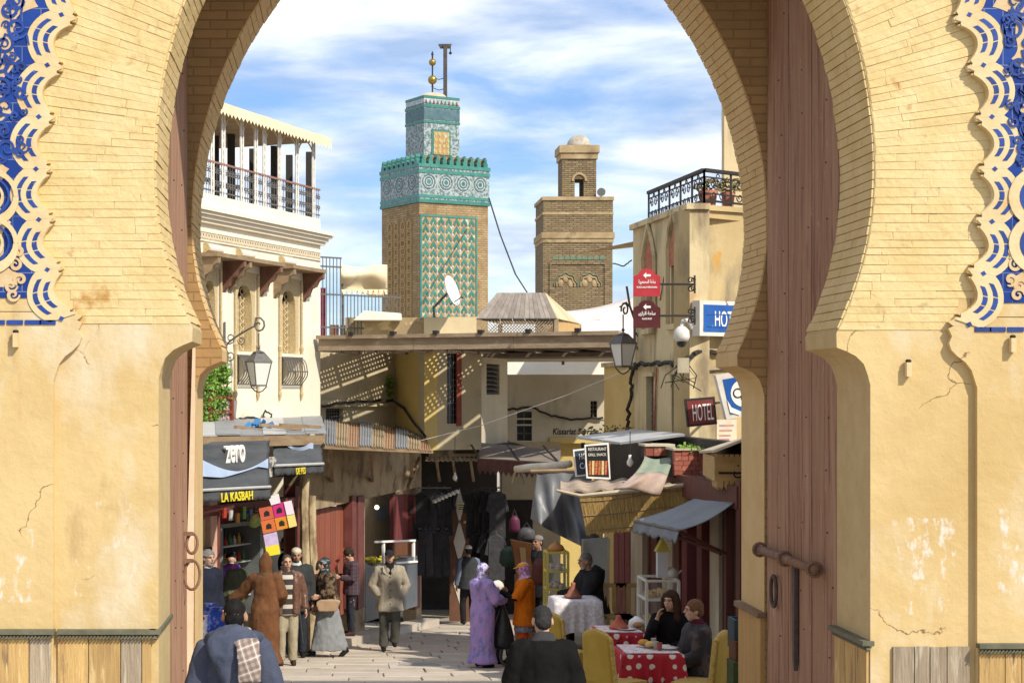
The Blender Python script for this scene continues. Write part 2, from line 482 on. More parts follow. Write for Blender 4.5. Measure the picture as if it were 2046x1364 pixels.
for side in (-1, 1):
    th = 0.0; k = 0
    while th < R(29):
        dt = 16.6 / 830 * rnd(0.88, 1.12); t0, t1 = th + 0.00045, th + dt - 0.00045; th += dt; k += 1
        r0, r1 = rin(th) + 1.0, 962.0
        cuts = [r0]; r = r0 + rnd(25, 130)
        while r < r1 - 40: cuts.append(r); r += rnd(120, 240)
        cuts.append(r1)
        for a, c in zip(cuts[:-1], cuts[1:]):
            a += 0.25; c -= 0.25
            poly = [(CX + side * a * cos(t0), CY - a * sin(t0)), (CX + side * c * cos(t0), CY - c * sin(t0)),
                    (CX + side * c * cos(t1), CY - c * sin(t1)), (CX + side * a * cos(t1), CY - a * sin(t1))]
            poly = [(x + rnd(-.8, .8), y + rnd(-.8, .8)) for x, y in poly]
            v, f = frustum(poly, DF, rnd(0.0025, 0.006))
            mesh_obj('brick', v, f, m_brick, gate); nb += 1
    y = 340.0
    while y < 650:
        h = 16.6 * rnd(0.85, 1.15); ya, yb = y + 0.4, y + h - 0.4; y += h
        ym = (ya + yb) / 2
        r0 = sqrt(720 ** 2 - (ym - CY) ** 2) + 1.0; r1 = sqrt(max(0, 962 ** 2 - (ym - CY) ** 2))
        if ym > 590: r1 = min(r1, 872 + (650 - ym) * 0.3)
        ra = sqrt(720 ** 2 - (ya - CY) ** 2) + 1; rb = sqrt(720 ** 2 - (yb - CY) ** 2) + 1
        cuts = [None]; r = r0 + rnd(25, 130)
        while r < r1 - 40: cuts.append(r); r += rnd(120, 240)
        cuts.append(r1)
        for i in range(len(cuts) - 1):
            a0, a1 = (ra, rb) if cuts[i] is None else (cuts[i] + .25, cuts[i] + .25)
            c = cuts[i + 1] - .25
            q = [shift(a0, ya, side), shift(c, ya, side), shift(c, yb, side), shift(a1, yb, side)]
            q = [(x + rnd(-.8, .8), yy + rnd(-.8, .8)) for x, yy in q]
            v, f = frustum(q, DF, rnd(0.0025, 0.006))
            mesh_obj('brick', v, f, m_brick, gate); nb += 1
print('face bricks', nb)

# ---- bricks lining the inside of an arch (too many to pick apart: one part)
def lining(y0, y1, parent, dz, m, name='soffit_bricks', x_off=0.0):
    b = MB()
    for side in (-1, 1):
        courses = []
        th = 0.0
        while th < R(80):
            dt = 18.5 / 730; courses.append((rin(th) * cos(th), CY - rin(th) * sin(th), rin(th + dt) * cos(th + dt), CY - rin(th + dt) * sin(th + dt))); th += dt
        y = 340.0
        while y < 645:
            h = 18.5; yb = min(y + h, 660)
            courses.append((sqrt(720 ** 2 - (yb - CY) ** 2), yb, sqrt(720 ** 2 - (y - CY) ** 2), y)); y += h
        for k, (xa, ya, xb, yb) in enumerate(courses):
            A, B = shift(xa, ya, side), shift(xb, yb, side)
            (ax, az), (bx, bz) = w2(*A, dz), w2(*B, dz)
            t = Vector((bx - ax, 0, bz - az)); l = t.length; t.normalize()
            n = Vector((-t.z, 0, t.x))
            if n.x * side > 0: n = -n
            cuts = [y0, y0 + (y1 - y0) * (rnd(.3, .45) if k % 2 else rnd(.55, .7)), y1]
            for c0, c1 in zip(cuts[:-1], cuts[1:]):
                pr = rnd(0.004, 0.012)
                g = 0.0035
                c = Vector(((ax + bx) / 2, (c0 + c1) / 2, (az + bz) / 2)) + n * pr * 0.5
                b.obox(c, t * (l / 2 - g), Vector((0, (c1 - c0) / 2 - 0.003, 0)), n * (pr * 0.5 + 0.004))
    o = b.build(name, m, parent); o['kind'] = 'stuff'
    return o
lining(DF + 0.002, DB, gate, 0.0, m_brick)

# ---- the outer field, standing proud of the brick ring, with a scalloped edge
TH = R(6.25)
def edge_r(th):
    u = (th / TH) - floor(th / TH + 0.5)            # -0.5..0.5, 0 at a cusp
    a = abs(u)
    if a < 0.05: return 922.0
    if a < 0.09: return 922 + (a - 0.05) / 0.04 * 17
    if a < 0.12: return 939 - (a - 0.09) / 0.03 * 14
    t = (a - 0.12) / 0.38
    return 925 + 27 * sin(min(1.0, t) * pi / 2) ** 0.8
def outer_r(th):
    u = abs((th / TH) - floor(th / TH + 0.5)) * 2
    return 976 + 29 * sin(u * pi / 2) ** 0.75
THS = []
k0, k1 = -3, 6
for k in range(k0, k1):
    for u in (0, .045, .05, .088, .09, .119, .121, .15, .19, .24, .3, .37, .44, .5, .56, .63, .7, .76, .81, .85, .879, .881, .91, .912, .95, .955):
        THS.append((k + u) * TH)
THS.append(k1 * TH)
def field_half(side):
    pts = [(919, 2150), (919, 772), (914, 757), (908, 738), (896, 722), (880, 710), (868, 698), (863, 684), (869, 670), (862, 655), (872, 650), (862, 642)]
    pts += [(edge_r(t) * cos(t), CY - edge_r(t) * sin(t)) for t in THS]
    for i in range(1, 14):
        a = THS[-1] + (pi / 2 - THS[-1]) * i / 13; pts.append((950 * cos(a), CY - 950 * sin(a)))
    return [shift(x, y, side) for x, y in pts]
loopO = [w2(*p) for p in field_half(-1) + field_half(1)[::-1][1:]]
wall_with_hole(loopO, DF - 0.05, DF + 0.01, -9.6, 14.1, -1.6, 9.1, m_gateface, 'outer_field', gate)

YF = DF - 0.05
def plate(poly, name, m, proud, parent, y=YF):
    v = [(x, y - proud, z) for x, z in (w2(*p) for p in poly)]
    b = MB().prism(v, (0, proud + 0.004, 0))
    return b.build(name, m, parent)
def pol(side, r, th): return shift(r * cos(th), CY - r * sin(th), side)

RIB = [0]
for side in (-1, 1):
    # blue glazed field from the scallops outwards
    ths = [t for t in THS if CY - outer_r(t) * sin(t) < 606]
    b = MB(); V = []
    for t in ths:
        x, y = pol(side, outer_r(t), t)
        X, Z = w2(x, y); X2, _ = w2(CX + side * 1400, y)
        V += [(X, YF - 0.006, Z), (X2, YF - 0.006, Z)]
    n = len(ths); b.v = V; b.f = [(2 * i, 2 * i + 1, 2 * i + 3, 2 * i + 2) for i in range(n - 1)]; b.mi = [0] * (n - 1)
    b.build('blue_panel', m_btile, gate, fixn=True)
    # tan ground beyond the broad blue outline
    b = MB(); V = []
    for t in ths[4:]:
        x, y = pol(side, outer_r(t) + 30 + 5 * sin(t * 90), t)
        X, Z = w2(x, y); X2, _ = w2(CX + side * 1085, y)
        V += [(X, YF - 0.009, Z), (X2, YF - 0.009, Z)]
    n = len(ths) - 4; b.v = V; b.f = [(2 * i, 2 * i + 1, 2 * i + 3, 2 * i + 2) for i in range(n - 1)]; b.mi = [0] * (n - 1)
    b.build('tan_panel', m_tan, gate)
    for k in range(k0, k1):
        # cream scallop plate
        us = [i / 14 for i in range(15)]
        tt = [(k + .001 + u * .998) * TH for u in us]
        inner = [pol(side, edge_r(t) + 1.5, t) for t in tt]; outer = [pol(side, outer_r(t) + 1.0, t) for t in tt]
        V = []
        for (a, c) in zip(inner, outer):
            (x, z), (x2, z2) = w2(*a), w2(*c); V += [(x, YF - .008, z), (x2, YF - .008, z2), (x, YF + .002, z), (x2, YF + .002, z2)]
        F = []
        for i in range(14):
            a, c = 4 * i, 4 * i + 4
            F += [(a, a + 1, c + 1, c), (a + 1, a + 3, c + 3, c + 1), (a, c, c + 2, a + 2)]
        F += [(0, 2, 3, 1), (56, 57, 59, 58)]
        sc_ = mesh_obj('scallop', V, F, m_cream, gate)
        # two rows of cut blue tiles set into each scallop
        for off, half, nt in ((17, .27, 3), (38, .36, 3)):
            for j in range(nt):
                ua = .5 - half + 2 * half * j / nt + .012; ub = .5 - half + 2 * half * (j + 1) / nt - .012
                q1, q2 = [], []
                for i in range(4):
                    u = ua + (ub - ua) * i / 3; t = (k + u) * TH
                    bow = 952 + off - 30 * (2 * abs(u - .5)) ** 2.0 * (1.9 if off < 20 else 1.5) * .8
                    q1.append(pol(side, bow - 4.8, t)); q2.append(pol(side, bow + 4.8, t))
                plate(q1 + q2[::-1], 'tile', m_blue, 0.0105, gate)
        t = k * TH; r = 953; s = 6.0
        plate([pol(side, r - s, t), pol(side, r, t + s / r * .9), pol(side, r + s, t), pol(side, r, t - s / r * .9)], 'tile', m_blue, 0.0105, gate)
    # straight blue tile courses along the foot of the panel
    yb = 640 if side < 0 else 654
    x = 0
    for i in range(13):
        xa = 905 + i * 36 + (7 if i == 0 else 0)
        q = [(CX + side * (xa + 2), yb), (CX + side * (xa + 34), yb), (CX + side * (xa + 34), yb + 9), (CX + side * (xa + 2), yb + 9)]
        plate(q, 'tile', m_blue, 0.008, gate)
    # arabesque scrolls on the tan ground
    def ribbon(pts, w, m, proud, name='scroll'):
        RIB[0] += 1; proud += .00012 * (RIB[0] % 40)
        b = MB(); n = len(pts); V = []
        for i, (x, y) in enumerate(pts):
            x0, y0 = pts[max(0, i - 1)]; x1, y1 = pts[min(n - 1, i + 1)]
            dx, dy = x1 - x0, y1 - y0; l = sqrt(dx * dx + dy * dy) or 1
            ww = w * (0.35 + 0.65 * sin(pi * min(1, (i + .6) / n * 1.15)) ) / 2
            (ax, az), (cx_, cz_) = w2(x - dy / l * ww, y + dx / l * ww), w2(x + dy / l * ww, y - dx / l * ww)
            V += [(ax, YF - proud, az), (cx_, YF - proud, cz_), (ax, YF - .004, az), (cx_, YF - .004, cz_)]
        F = []
        for i in range(n - 1):
            a, c = 4 * i, 4 * i + 4
            F += [(a, a + 1, c + 1, c), (a + 1, a + 3, c + 3, c + 1), (a, c, c + 2, a + 2)]
        mesh_obj(name, V, F, m, gate)
    def spiral(cx_, cy_, r, a0, turns, w, m=m_blue, tail=None):
        pts = []
        for i in range(22):
            t = i / 21; a = a0 + turns * 2 * pi * t * (1 if side < 0 else -1); rr = r * (1 - .8 * t)
            pts.append((cx_ + rr * cos(a), cy_ + rr * sin(a)))
        if tail: pts = [(tail[0] + (pts[0][0] - tail[0]) * i / 5, tail[1] + (pts[0][1] - tail[1]) * i / 5 + 5 * sin(pi * i / 5)) for i in range(5)] + pts
        ribbon(pts, w, m, 0.014)
    for i, (ex, ey) in enumerate([(20, 24), (12, 92), (30, 142), (8, 178), (14, 215), (38, 60), (6, 262), (36, 8), (18, 300), (2, 130)]):
        X_ = ex if side < 0 else 2056 - ex + 0; X_ = X_ if side < 0 else X_ + 0
        spiral(X_, ey, rnd(16, 24), rnd(0, 6.3), rnd(1.2, 1.7), 6.5, tail=(X_ + rnd(-25, 25), ey + rnd(25, 40)))
    for i in range(44):
        X_ = rnd(-60, 52); X_ = X_ if side < 0 else 2056 - X_
        spiral(X_, rnd(-40, 330), rnd(7, 14), rnd(0, 6.3), 1.3, 5)
    # lower medallion: cream interlace at the outer edge and a blue field with tan scrolls
    ox = -22 if side < 0 else 2078
    for rr, w, m in ((58, 15, m_cream), (44, 6, m_blue), (31, 8, m_cream)):
        for cy_ in (395, 488):
            ribbon([(ox + rr * cos(a), cy_ + rr * sin(a) * .9) for a in [2 * pi * i / 30 for i in range(31)]], w * 1.7, m, 0.016 + rr * 6e-5 + (.004 if m is m_blue else 0) + (.0015 if cy_ > 450 else 0))
    for i, (ex, ey) in enumerate([(30, 590), (44, 560), (34, 530), (26, 572), (40, 505)]):
        X_ = ex if side < 0 else 2056 - ex
        spiral(X_, ey, 13, i * 2.1, 1.3, 7, m_tan)
    b = MB()

# ---- small wall lamps fixed to the plaster
m_brass = mat('old_brass', (0.55, 0.42, 0.18), (0.40, 0.30, 0.14), 0.5, 20, 0.1, 40, metal=0.3)
for (px, py), wh in (((36, 680), 'at the far left under the tiles'), ((2014, 690), 'at the far right under the tiles'), ((1812, 738), 'right of the arch below the corbel')):
    y = YF if px in (36, 2014) else DF
    p = P(px, py, DF); p.y = y
    t = thing('wall_lamp', p, 'tiny cream wall lamp on the gate plaster ' + wh, 'wall lamp', 'tiny lamps on the gate wall')
    MB().box((p.x - .016, y - .05, p.z - .045), (p.x + .016, y - .004, p.z + .045)).build('housing', m_cream, t)
    MB().lathe([(.018, 0), (.02, .012), (.012, .02)], (p.x, y - .03, p.z + .045), 8).build('cap', mat('black_iron', (0.02, 0.019, 0.018), (0.035, 0.03, 0.026), 0.6, 20, 0.2, 40), t)

# ---- timber dado at the foot of the front wall
m_dado_o = mat('dado_orange', (0.56, 0.37, 0.14), (0.40, 0.25, 0.10), 0.75, 2.2, 0.5, 9, stretch=(6, 6, .7), stain=((0.20, 0.13, 0.07), 2.5, .57, .10, (5, 5, .6)), stain2=((0.66, 0.47, 0.22), 3.5, .60, .08, (5, 5, .7)), objrand=.12)
m_dado_g = mat('dado_grey', (0.40, 0.32, 0.22), (0.28, 0.22, 0.15), 0.85, 3.0, 0.6, 11, stretch=(7, 7, .6), stain=((0.50, 0.43, 0.32), 4, .55, .08, (6, 6, .5)), objrand=.15)
m_dado_cap = mat('dado_cap', (0.10, 0.10, 0.065), (0.16, 0.15, 0.10), 0.6, 8, 0.2, 30)
def plank(x0, x1, ytop, y, m, parent, th=.02, zb=None):
    zt = ZW(ytop, DF); zb = gz(DF) - .15 if zb is None else zb
    MB().box((XW(x0, DF) + .003, y - th - rnd(0, .004), zb), (XW(x1, DF) - .003, y + .002, zt + rnd(-.006, 0))).build('plank', m, parent)
dl = thing('wood_dado', (XW(160, DF), DF, gz(DF)), 'worn orange timber dado with green rope moulding along the left gate wall', 'panelling')
for a, c, m in ((-90, -20, m_dado_o), (-20, 62, m_dado_o), (62, 106, m_dado_g)): plank(a, c, 1266, YF, m, dl)
for a, c, m in ((116, 178, m_dado_o), (178, 242, m_dado_o), (242, 284, m_dado_g), (284, 303, m_dado_o)): plank(a, c, 1266, DF, m, dl)
def cap(pa, pb, m, parent):
    MB().bar(pa, pb, .075, .03).build('cap_rail', m, parent)
    d = Vector(pb) - Vector(pa); n = int(d.length / .022); b = MB()
    for i in range(n):
        c = Vector(pa) + d * ((i + .5) / n) + Vector((0, 0, -.035)); e = d.normalized()
        b.obox(c - Vector((0, .02, 0)) if abs(e.x) > .5 else c, (e + Vector((0, 0, .9))).normalized() * .014, (e.cross(Vector((0, 0, 1)))) * .012, (Vector((0, 0, 1)) - e * .9).normalized() * .005)
    b.build('rope_moulding', m, parent)['kind'] = 'stuff'
cap((XW(-90, DF), YF - .02, ZW(1258, DF)), (XW(113, DF), YF - .02, ZW(1258, DF)), m_dado_cap, dl)
cap((XW(116, DF), DF - .02, ZW(1260, DF)), (XW(312, DF), DF - .02, ZW(1260, DF)), m_dado_cap, dl)
xj = XW(305, DF)
for i in range(3): MB().box((xj - .004, DF + .01 + i * .245, gz(DF) - .2), (xj + .02, DF + .245 + i * .245, ZW(1266, DF))).build('plank', m_dado_o, dl)
cap((xj + .02, DF - .055, ZW(1260, DF)), (xj + .02, DB + .02, ZW(1260, DF)), m_dado_cap, dl)
dr = thing('wood_dado', (XW(1850, DF), DF, gz(DF)), 'broken grey and orange plank dado along the right gate wall', 'panelling')
for a, c in ((1782, 1825), (1825, 1856), (1856, 1890), (1890, 1936)): plank(a, c, 1290, DF, m_dado_g, dr)
for a, c, m in ((1948, 2000, m_dado_o), (2000, 2033, m_dado_o), (2033, 2066, m_dado_o), (2066, 2120, m_dado_g)): plank(a, c, 1294, YF, m, dr)
cap((XW(1946, DF), YF - .02, ZW(1286, DF)), (XW(2120, DF), YF - .02, ZW(1286, DF)), m_dado_cap, dr)
xj = XW(1739, DF)
for i in range(3): MB().box((xj - .022, DF + .01 + i * .245, gz(DF) - .2), (xj + .004, DF + .245 + i * .245, ZW(1290, DF))).build('plank', m_dado_o, dr)
cap((xj - .02, DF - .03, ZW(1284, DF)), (xj - .02, DB + .02, ZW(1284, DF)), m_dado_cap, dr)

# ---- rear arch, chamber walls and roof
rear = thing('rear_arch', (XW(CX, DF), DR, gz(DR)), 'plain yellow rear horseshoe arch of the gate passage', 'arch')
loopR = [(x, z - .07) for x, z in loopF]
wall_with_hole(loopR, DR, DRB, -9.5, 14.0, -1.8, 8.9, m_rear, 'arch_wall', rear, ms=[m_rearbrick, m_rear, m_rear])
lining(DR + .002, DRB, rear, -.07, m_rear)
ch = MB()
ch.box((-2.3, DB - .0, -1.7), (-1.75, DR, 7.4)); ch.box((4.0, DB, -1.7), (4.5, DR, 7.4))
ch.build('chamber_wall', m_rearbrick, rear)
MB().box((-2.3, DB, 7.4), (4.5, DR, 7.7)).build('chamber_roof', m_rearbrick, rear)
dd = thing('wood_dado', (XW(1739, DF), DR, gz(DR)), 'varnished orange dado panel on the right rear jamb', 'panelling')
for i in range(3): MB().box((XW(1739, DF) - .03, DR + .01 + i * .26, gz(DR) - .2), (XW(1739, DF) - .002, DR + .264 + i * .26, ZW(1232, DR))).build('plank', mat('varnish', (0.42, 0.24, 0.07), (0.50, 0.30, 0.10), .5, 2, .2, 12, stretch=(6, 6, .6)), dd)
MB().bar((XW(1739, DF) - .025, DR - .02, ZW(1228, DR)), (XW(1739, DF) - .025, DRB + .02, ZW(1228, DR)), .07, .045).build('cap_rail', mat('cap_brown', (0.16, 0.10, 0.05), (0.24, 0.15, 0.08), .6, 8), dd)

# ---- the two timber leaves folded back against the passage walls
m_door = mat('door_paint', (0.34, 0.18, 0.105), (0.45, 0.27, 0.17), 0.8, 1.9, 0.8, 9, stretch=(8, 8, .45), stain=((0.26, 0.12, 0.075), 3, .54, .10, (6, 6, .4)), stain2=((0.55, 0.43, 0.33), 13, .665, .03, (3, 3, .5)), objrand=.07)
m_iron = mat('rusty_iron', (0.16, 0.085, 0.05), (0.25, 0.14, 0.085), 0.7, 14, 0.4, 40)
m_stud = mat('stud_iron', (0.06, 0.04, 0.035), (0.10, 0.07, 0.06), 0.6, 20)
def door_leaf(side, label):
    xf = XW(1739, DF) + .01 if side > 0 else XW(304, DF) - .01       # face that looks into the passage
    t = thing('gate_door', (xf, 13.0, gz(13.0)), label, 'door', 'leaves of the gate door')
    ya, yb = DB + .03, DR - .03; n = 6
    for i in range(n):
        y0, y1 = ya + (yb - ya) * i / n + .006, ya + (yb - ya) * (i + 1) / n - .006
        e = rnd(0, .006)
        MB().box((min(xf + side * e, xf + side * .09), y0, gz(DB) + .02), (max(xf + side * e, xf + side * .09), y1, 5.6)).build('plank', m_door, t)
    b = MB()
    for z in [gz(DB) + .4 + .42 * j for j in range(14)]:
        for i in range(0, n, 2):
            y = ya + (yb - ya) * (i + .5) / n
            b.ball((xf - side * .002, y + rnd(-.12, .12), z + rnd(-.1, .1)), .0065, 6, 4)
    b.build('studs', m_stud, t)['kind'] = 'stuff'
    return t, xf
drt, xr = door_leaf(1, 'tall reddish brown plank gate door with long rusty bolt on the right')
dlt, xl = door_leaf(-1, 'tall mauve brown plank gate door on the left of the passage')
# sliding bolt, its strap and the ring of the right leaf
zb_ = ZW(1118, 13.0)
MB().tube([(xr - .075, 12.25, zb_), (xr - .075, 13.95, zb_ + .0)], .034, 12).build('bolt', m_iron, drt, smooth=True)
for y in (12.28, 13.1, 13.88): MB().tube([(xr - .075 + .05 * cos(a), y, zb_ + .05 * sin(a)) for a in [2 * pi * i / 12 for i in range(13)]], .014, 6).build('bolt_collar', m_iron, drt)
MB().prism([(xr - .004, 12.98, zb_ - .03), (xr - .004, 13.06, zb_ - .03), (xr - .004, 13.04, zb_ - .75), (xr - .004, 12.99, zb_ - .82)], (-.03, 0, 0)).build('bolt_strap', m_stud, drt)
MB().tube([(xr - .03, 13.62 + .085 * cos(a), zb_ - .3 + .12 * sin(a)) for a in [2 * pi * i / 18 for i in range(19)]], .015, 6).build('ring', m_stud, drt)
# left leaf: ring handles catching the light beside the rear jamb
zc = ZW(1085, 13.6)
for z, rr in ((zc, .075), (ZW(1148, 13.6), .11)):
    MB().tube([(xl + .062 + rr * .55 * cos(a), 13.6 + .03 * sin(a), z + rr * sin(a)) for a in [2 * pi * i / 18 for i in range(19)]], .013, 6).build('ring', m_iron, dlt)
    MB().bar((xl, 13.6, z + rr), (xl + .07, 13.6, z + rr), .03).build('staple', m_iron, dlt)

# added battered jamb strip by the left leaf; sunlit pink put into its colour
MB().hexa([P(358, 1660, 13.93), P(384, 1660, 13.93), P(384, 1660, 13.99), P(358, 1660, 13.99), P(386, 640, 13.93), P(391, 640, 13.93), P(391, 640, 13.99), P(386, 640, 13.99)]).build('jamb_strip', mat('sunlit_pink', (0.74, 0.52, 0.36), (0.80, 0.62, 0.44), .9, 4, .2, 20), rear)
# ================================================================ THE GROUND
m_paveb = mat('joint_dirt', (0.34, 0.29, 0.23), (0.40, 0.345, 0.275), 0.95, 6, 0.3, 30)
m_pave = mat('paving_stone', (0.53, 0.46, 0.375), (0.44, 0.375, 0.30), 0.8, 2.0, 0.3, 14, stain=((0.30, 0.255, 0.20), 2.6, 0.60, 0.12), stain2=((0.52, 0.45, 0.36), 1.2, 0.58, 0.1), objrand=0.10)
gb = MB()
for y0, y1 in ((-8, 10), (10, 24), (24, 40), (40, 60)):
    gb.add([(-80, y0, gz(y0) - .03), (120, y0, gz(y0) - .03), (120, y1, gz(y1) - .03), (-80, y1, gz(y1) - .03)], [(0, 1, 2, 3)])
gb.add([(-600, 60, gz(60) - .03), (900, 60, gz(60) - .03), (900, 1500, gz(60) - .03), (-600, 1500, gz(60) - .03)], [(0, 1, 2, 3)])
ground = gb.build('ground', m_paveb, None, origin=(0, 0, 0)); tag(ground, kind='structure')
y = 20.5; ns = 0
while y < 39.5:
    h = rnd(.62, .82); x = -3.2 + rnd(0, .5)
    while x < 5.0:
        w = rnd(.6, 1.15)
        px = VX + x / y * FPX
        if 380 < px < 1350:
            g = .010; e = rnd(-.004, .004)
            b = MB(); j = lambda: rnd(-.006, .006)
            q = [(x + g + j(), y + g + j()), (x + w - g + j(), y + g + j()), (x + w - g + j(), y + h - g + j()), (x + g + j(), y + h - g + j())]
            lo = [(a, c, gz(c) - .06) for a, c in q]; md = [(a, c, gz(c) - .008 + e) for a, c in q]
            cx_, cy_ = x + w / 2, y + h / 2
            hi = [(a + (cx_ - a) * .02, c + (cy_ - c) * .03, gz(c) + e) for a, c in q]
            b.add(lo + md + hi, [(8, 9, 10, 11)] + [(i, (i + 1) % 4, 4 + (i + 1) % 4, 4 + i) for i in range(4)] + [(4 + i, 4 + (i + 1) % 4, 8 + (i + 1) % 4, 8 + i) for i in range(4)])
            b.build('paving_slab', m_pave, ground, fixn=False); ns += 1
        x += w
    y += h
print('slabs', ns)
# drain cover in the middle of the street
dd_ = dground(1330)
mh = thing('drain_cover', P(838, 1331, dd_), 'pale rectangular drain cover set in the paving', 'drain cover')
c = P(838, 1331, dd_); c.z = gz(dd_)
MB().hexa([(c.x + sx * .46, c.y + sy * .42, gz(c.y + sy * .42) + dz) for dz in (0, .012) for sx, sy in ((-1, -1), (1, -1), (1, 1), (-1, 1))]).build('frame', mat('pale_stone', (0.55, 0.50, 0.43), (0.48, 0.43, 0.36), .8, 4, .2, 30), mh)
MB().lathe([(.34, 0), (.33, .008)], (c.x, c.y, gz(c.y) + .012), 20, 1, .8).build('lid', mat('grey_stone', (0.30, 0.28, 0.25), (0.36, 0.33, 0.29), .8, 6, .3, 40), mh)

# ================================================================ facade helper
class Wall:
    """vertical plane through two photo columns at given depths"""
    def __init__(s, pa, da, pb, db):
        s.A = Vector((XW(pa, da), da, 0)); s.B = Vector((XW(pb, db), db, 0))
        s.u = (s.B - s.A).normalized(); s.len = (s.B - s.A).length
        n = Vector((s.u.y, -s.u.x, 0))
        if n.dot(-s.A) < 0: n = -n
        s.n = n
    def sd(s, px, out=0.0):
        a = s.A + s.n * out; k = (px - VX) / FPX      # (k t, t) = a + u q
        q = (k * a.y - a.x) / (s.u.x - k * s.u.y); return q, a.y + s.u.y * q
    def S(s, px, out=0.0): return s.sd(px, out)[0]
    def Z(s, px, py, out=0.0): return ZW(py, s.sd(px, out)[1])
    def pt(s, q, z, out=0.0):
        v = s.A + s.u * q + s.n * out; v.z = z; return v
    def pp(s, px, py, out=0.0): return s.pt(s.S(px, out), s.Z(px, py, out), out)
    def base(s, px=None, out=0.0):
        q = s.len / 2 if px is None else s.S(px, out); v = s.pt(q, 0, out); v.z = gz(v.y); return v
    def box(s, mb, q0, q1, z0, z1, o0, o1, mi=0):
        return mb.hexa([s.pt(q0, z0, o0), s.pt(q1, z0, o0), s.pt(q1, z0, o1), s.pt(q0, z0, o1), s.pt(q0, z1, o0), s.pt(q1, z1, o0), s.pt(q1, z1, o1), s.pt(q0, z1, o1)], mi)
    def panel(s, q0, q1, z0, z1, holes, th, name, m, parent, out=0.0):
        """wall slab with rectangular openings (q0,q1,z0,z1)"""
        qs = sorted({q0, q1, *[h[0] for h in holes], *[h[1] for h in holes]}); zs = sorted({z0, z1, *[h[2] for h in holes], *[h[3] for h in holes]})
        ins = lambda q, z: any(h[0] < q < h[1] and h[2] < z < h[3] for h in holes)
        b = MB(); nq, nz_ = len(qs), len(zs)
        for o in (out, out - th):
            for z in zs:
                for q in qs: b.v.append(tuple(s.pt(q, z, o)))
        K = nq * nz_; id_ = lambda i, j, k=0: k * K + j * nq + i
        solid = lambda i, j: 0 <= i < nq - 1 and 0 <= j < nz_ - 1 and not ins((qs[i] + qs[i + 1]) / 2, (zs[j] + zs[j + 1]) / 2)
        for j in range(nz_ - 1):
            for i in range(nq - 1):
                if not solid(i, j): continue
                b.f.append((id_(i, j), id_(i + 1, j), id_(i + 1, j + 1), id_(i, j + 1))); b.f.append((id_(i, j, 1), id_(i, j + 1, 1), id_(i + 1, j + 1, 1), id_(i + 1, j, 1)))
                for (di, dj, a, c) in ((-1, 0, (i, j), (i, j + 1)), (1, 0, (i + 1, j), (i + 1, j + 1)), (0, -1, (i, j), (i + 1, j)), (0, 1, (i, j + 1), (i + 1, j + 1))):
                    if not solid(i + di, j + dj): b.f.append((id_(*a), id_(*c), id_(*c, 1), id_(*a, 1)))
        b.mi = [0] * len(b.f)
        return b.build(name, m, parent)

m_ironb = mat('black_iron', (0.02, 0.019, 0.018), (0.035, 0.03, 0.026), 0.6, 20, 0.2, 40)
m_irong = mat('grey_iron', (0.10, 0.095, 0.09), (0.15, 0.14, 0.13), 0.55, 20, 0.2, 40)
m_glassd = mat('dark_glass', (0.015, 0.018, 0.022), None, 0.12, spec=0.5)
m_glassl = mat('lamp_glass', (0.72, 0.70, 0.64), None, 0.25, spec=0.5)
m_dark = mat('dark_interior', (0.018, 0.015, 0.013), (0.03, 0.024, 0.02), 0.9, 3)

def scroll(c, ux, uz, r, turns=1.25, a0=0.0, sgn=1, n=14):
    """points of an iron scroll in the plane of ux, uz"""
    c, ux, uz = Vector(c), Vector(ux), Vector(uz)
    return [c + (ux * cos(a0 + sgn * turns * 2 * pi * t) + uz * sin(a0 + sgn * turns * 2 * pi * t)) * (r * (1 - .75 * t)) for t in [i / (n - 1) for i in range(n)]]

def lantern(t, p, h, m=None):
    """four-sided street lantern hanging with its top at p"""
    m = m or m_irong
    p = Vector(p); w = h * .30
    MB().lathe([(.012, 0), (.03, -h * .05), (.012, -h * .10), (w * .5, -h * .16)], p, 8).build('finial', m, t)
    zt, ze, zb = p.z - h * .14, p.z - h * .36, p.z - h * .92
    ring = lambda r, z: [(p.x + r * cos(pi / 4 + k * pi / 2 + .5), p.y + r * sin(pi / 4 + k * pi / 2 + .5), z) for k in range(4)]
    r0, r1, r2 = w * .42, w * 1.12, w * .62
    b = MB(); b.add(ring(r0, zt) + ring(r1, ze) + ring(r1 * 1.03, ze - h * .03), [(3, 2, 1, 0), (8, 9, 10, 11)] + [(i, (i + 1) % 4, 4 + (i + 1) % 4, 4 + i) for i in range(4)] + [(4 + i, 4 + (i + 1) % 4, 8 + (i + 1) % 4, 8 + i) for i in range(4)])
    b.build('lantern_roof', m, t)
    A, B = ring(r1 * .93, ze - h * .03), ring(r2, zb)
    for i in range(4): MB().add([A[i], A[(i + 1) % 4], B[(i + 1) % 4], B[i]], [(0, 1, 2, 3)]).build('pane', m_glassl, t)
    for i in range(4): MB().bar(A[i], B[i], .018).build('glazing_bar', m, t)
    b = MB(); b.add(ring(r2 * 1.08, zb + .01) + ring(r2 * 1.08, zb - .02), [(0, 1, 2, 3), (7, 6, 5, 4)] + [(i, (i + 1) % 4, 4 + (i + 1) % 4, 4 + i) for i in range(4)]); b.build('lantern_base', m, t)
    MB().tube([(p.x - r2, p.y, zb - .02), (p.x - r2 * .5, p.y, zb - .10), (p.x, p.y, zb - .13), (p.x + r2 * .5, p.y, zb - .10), (p.x + r2, p.y, zb - .02)], .012, 5).build('foot_scroll', m, t)

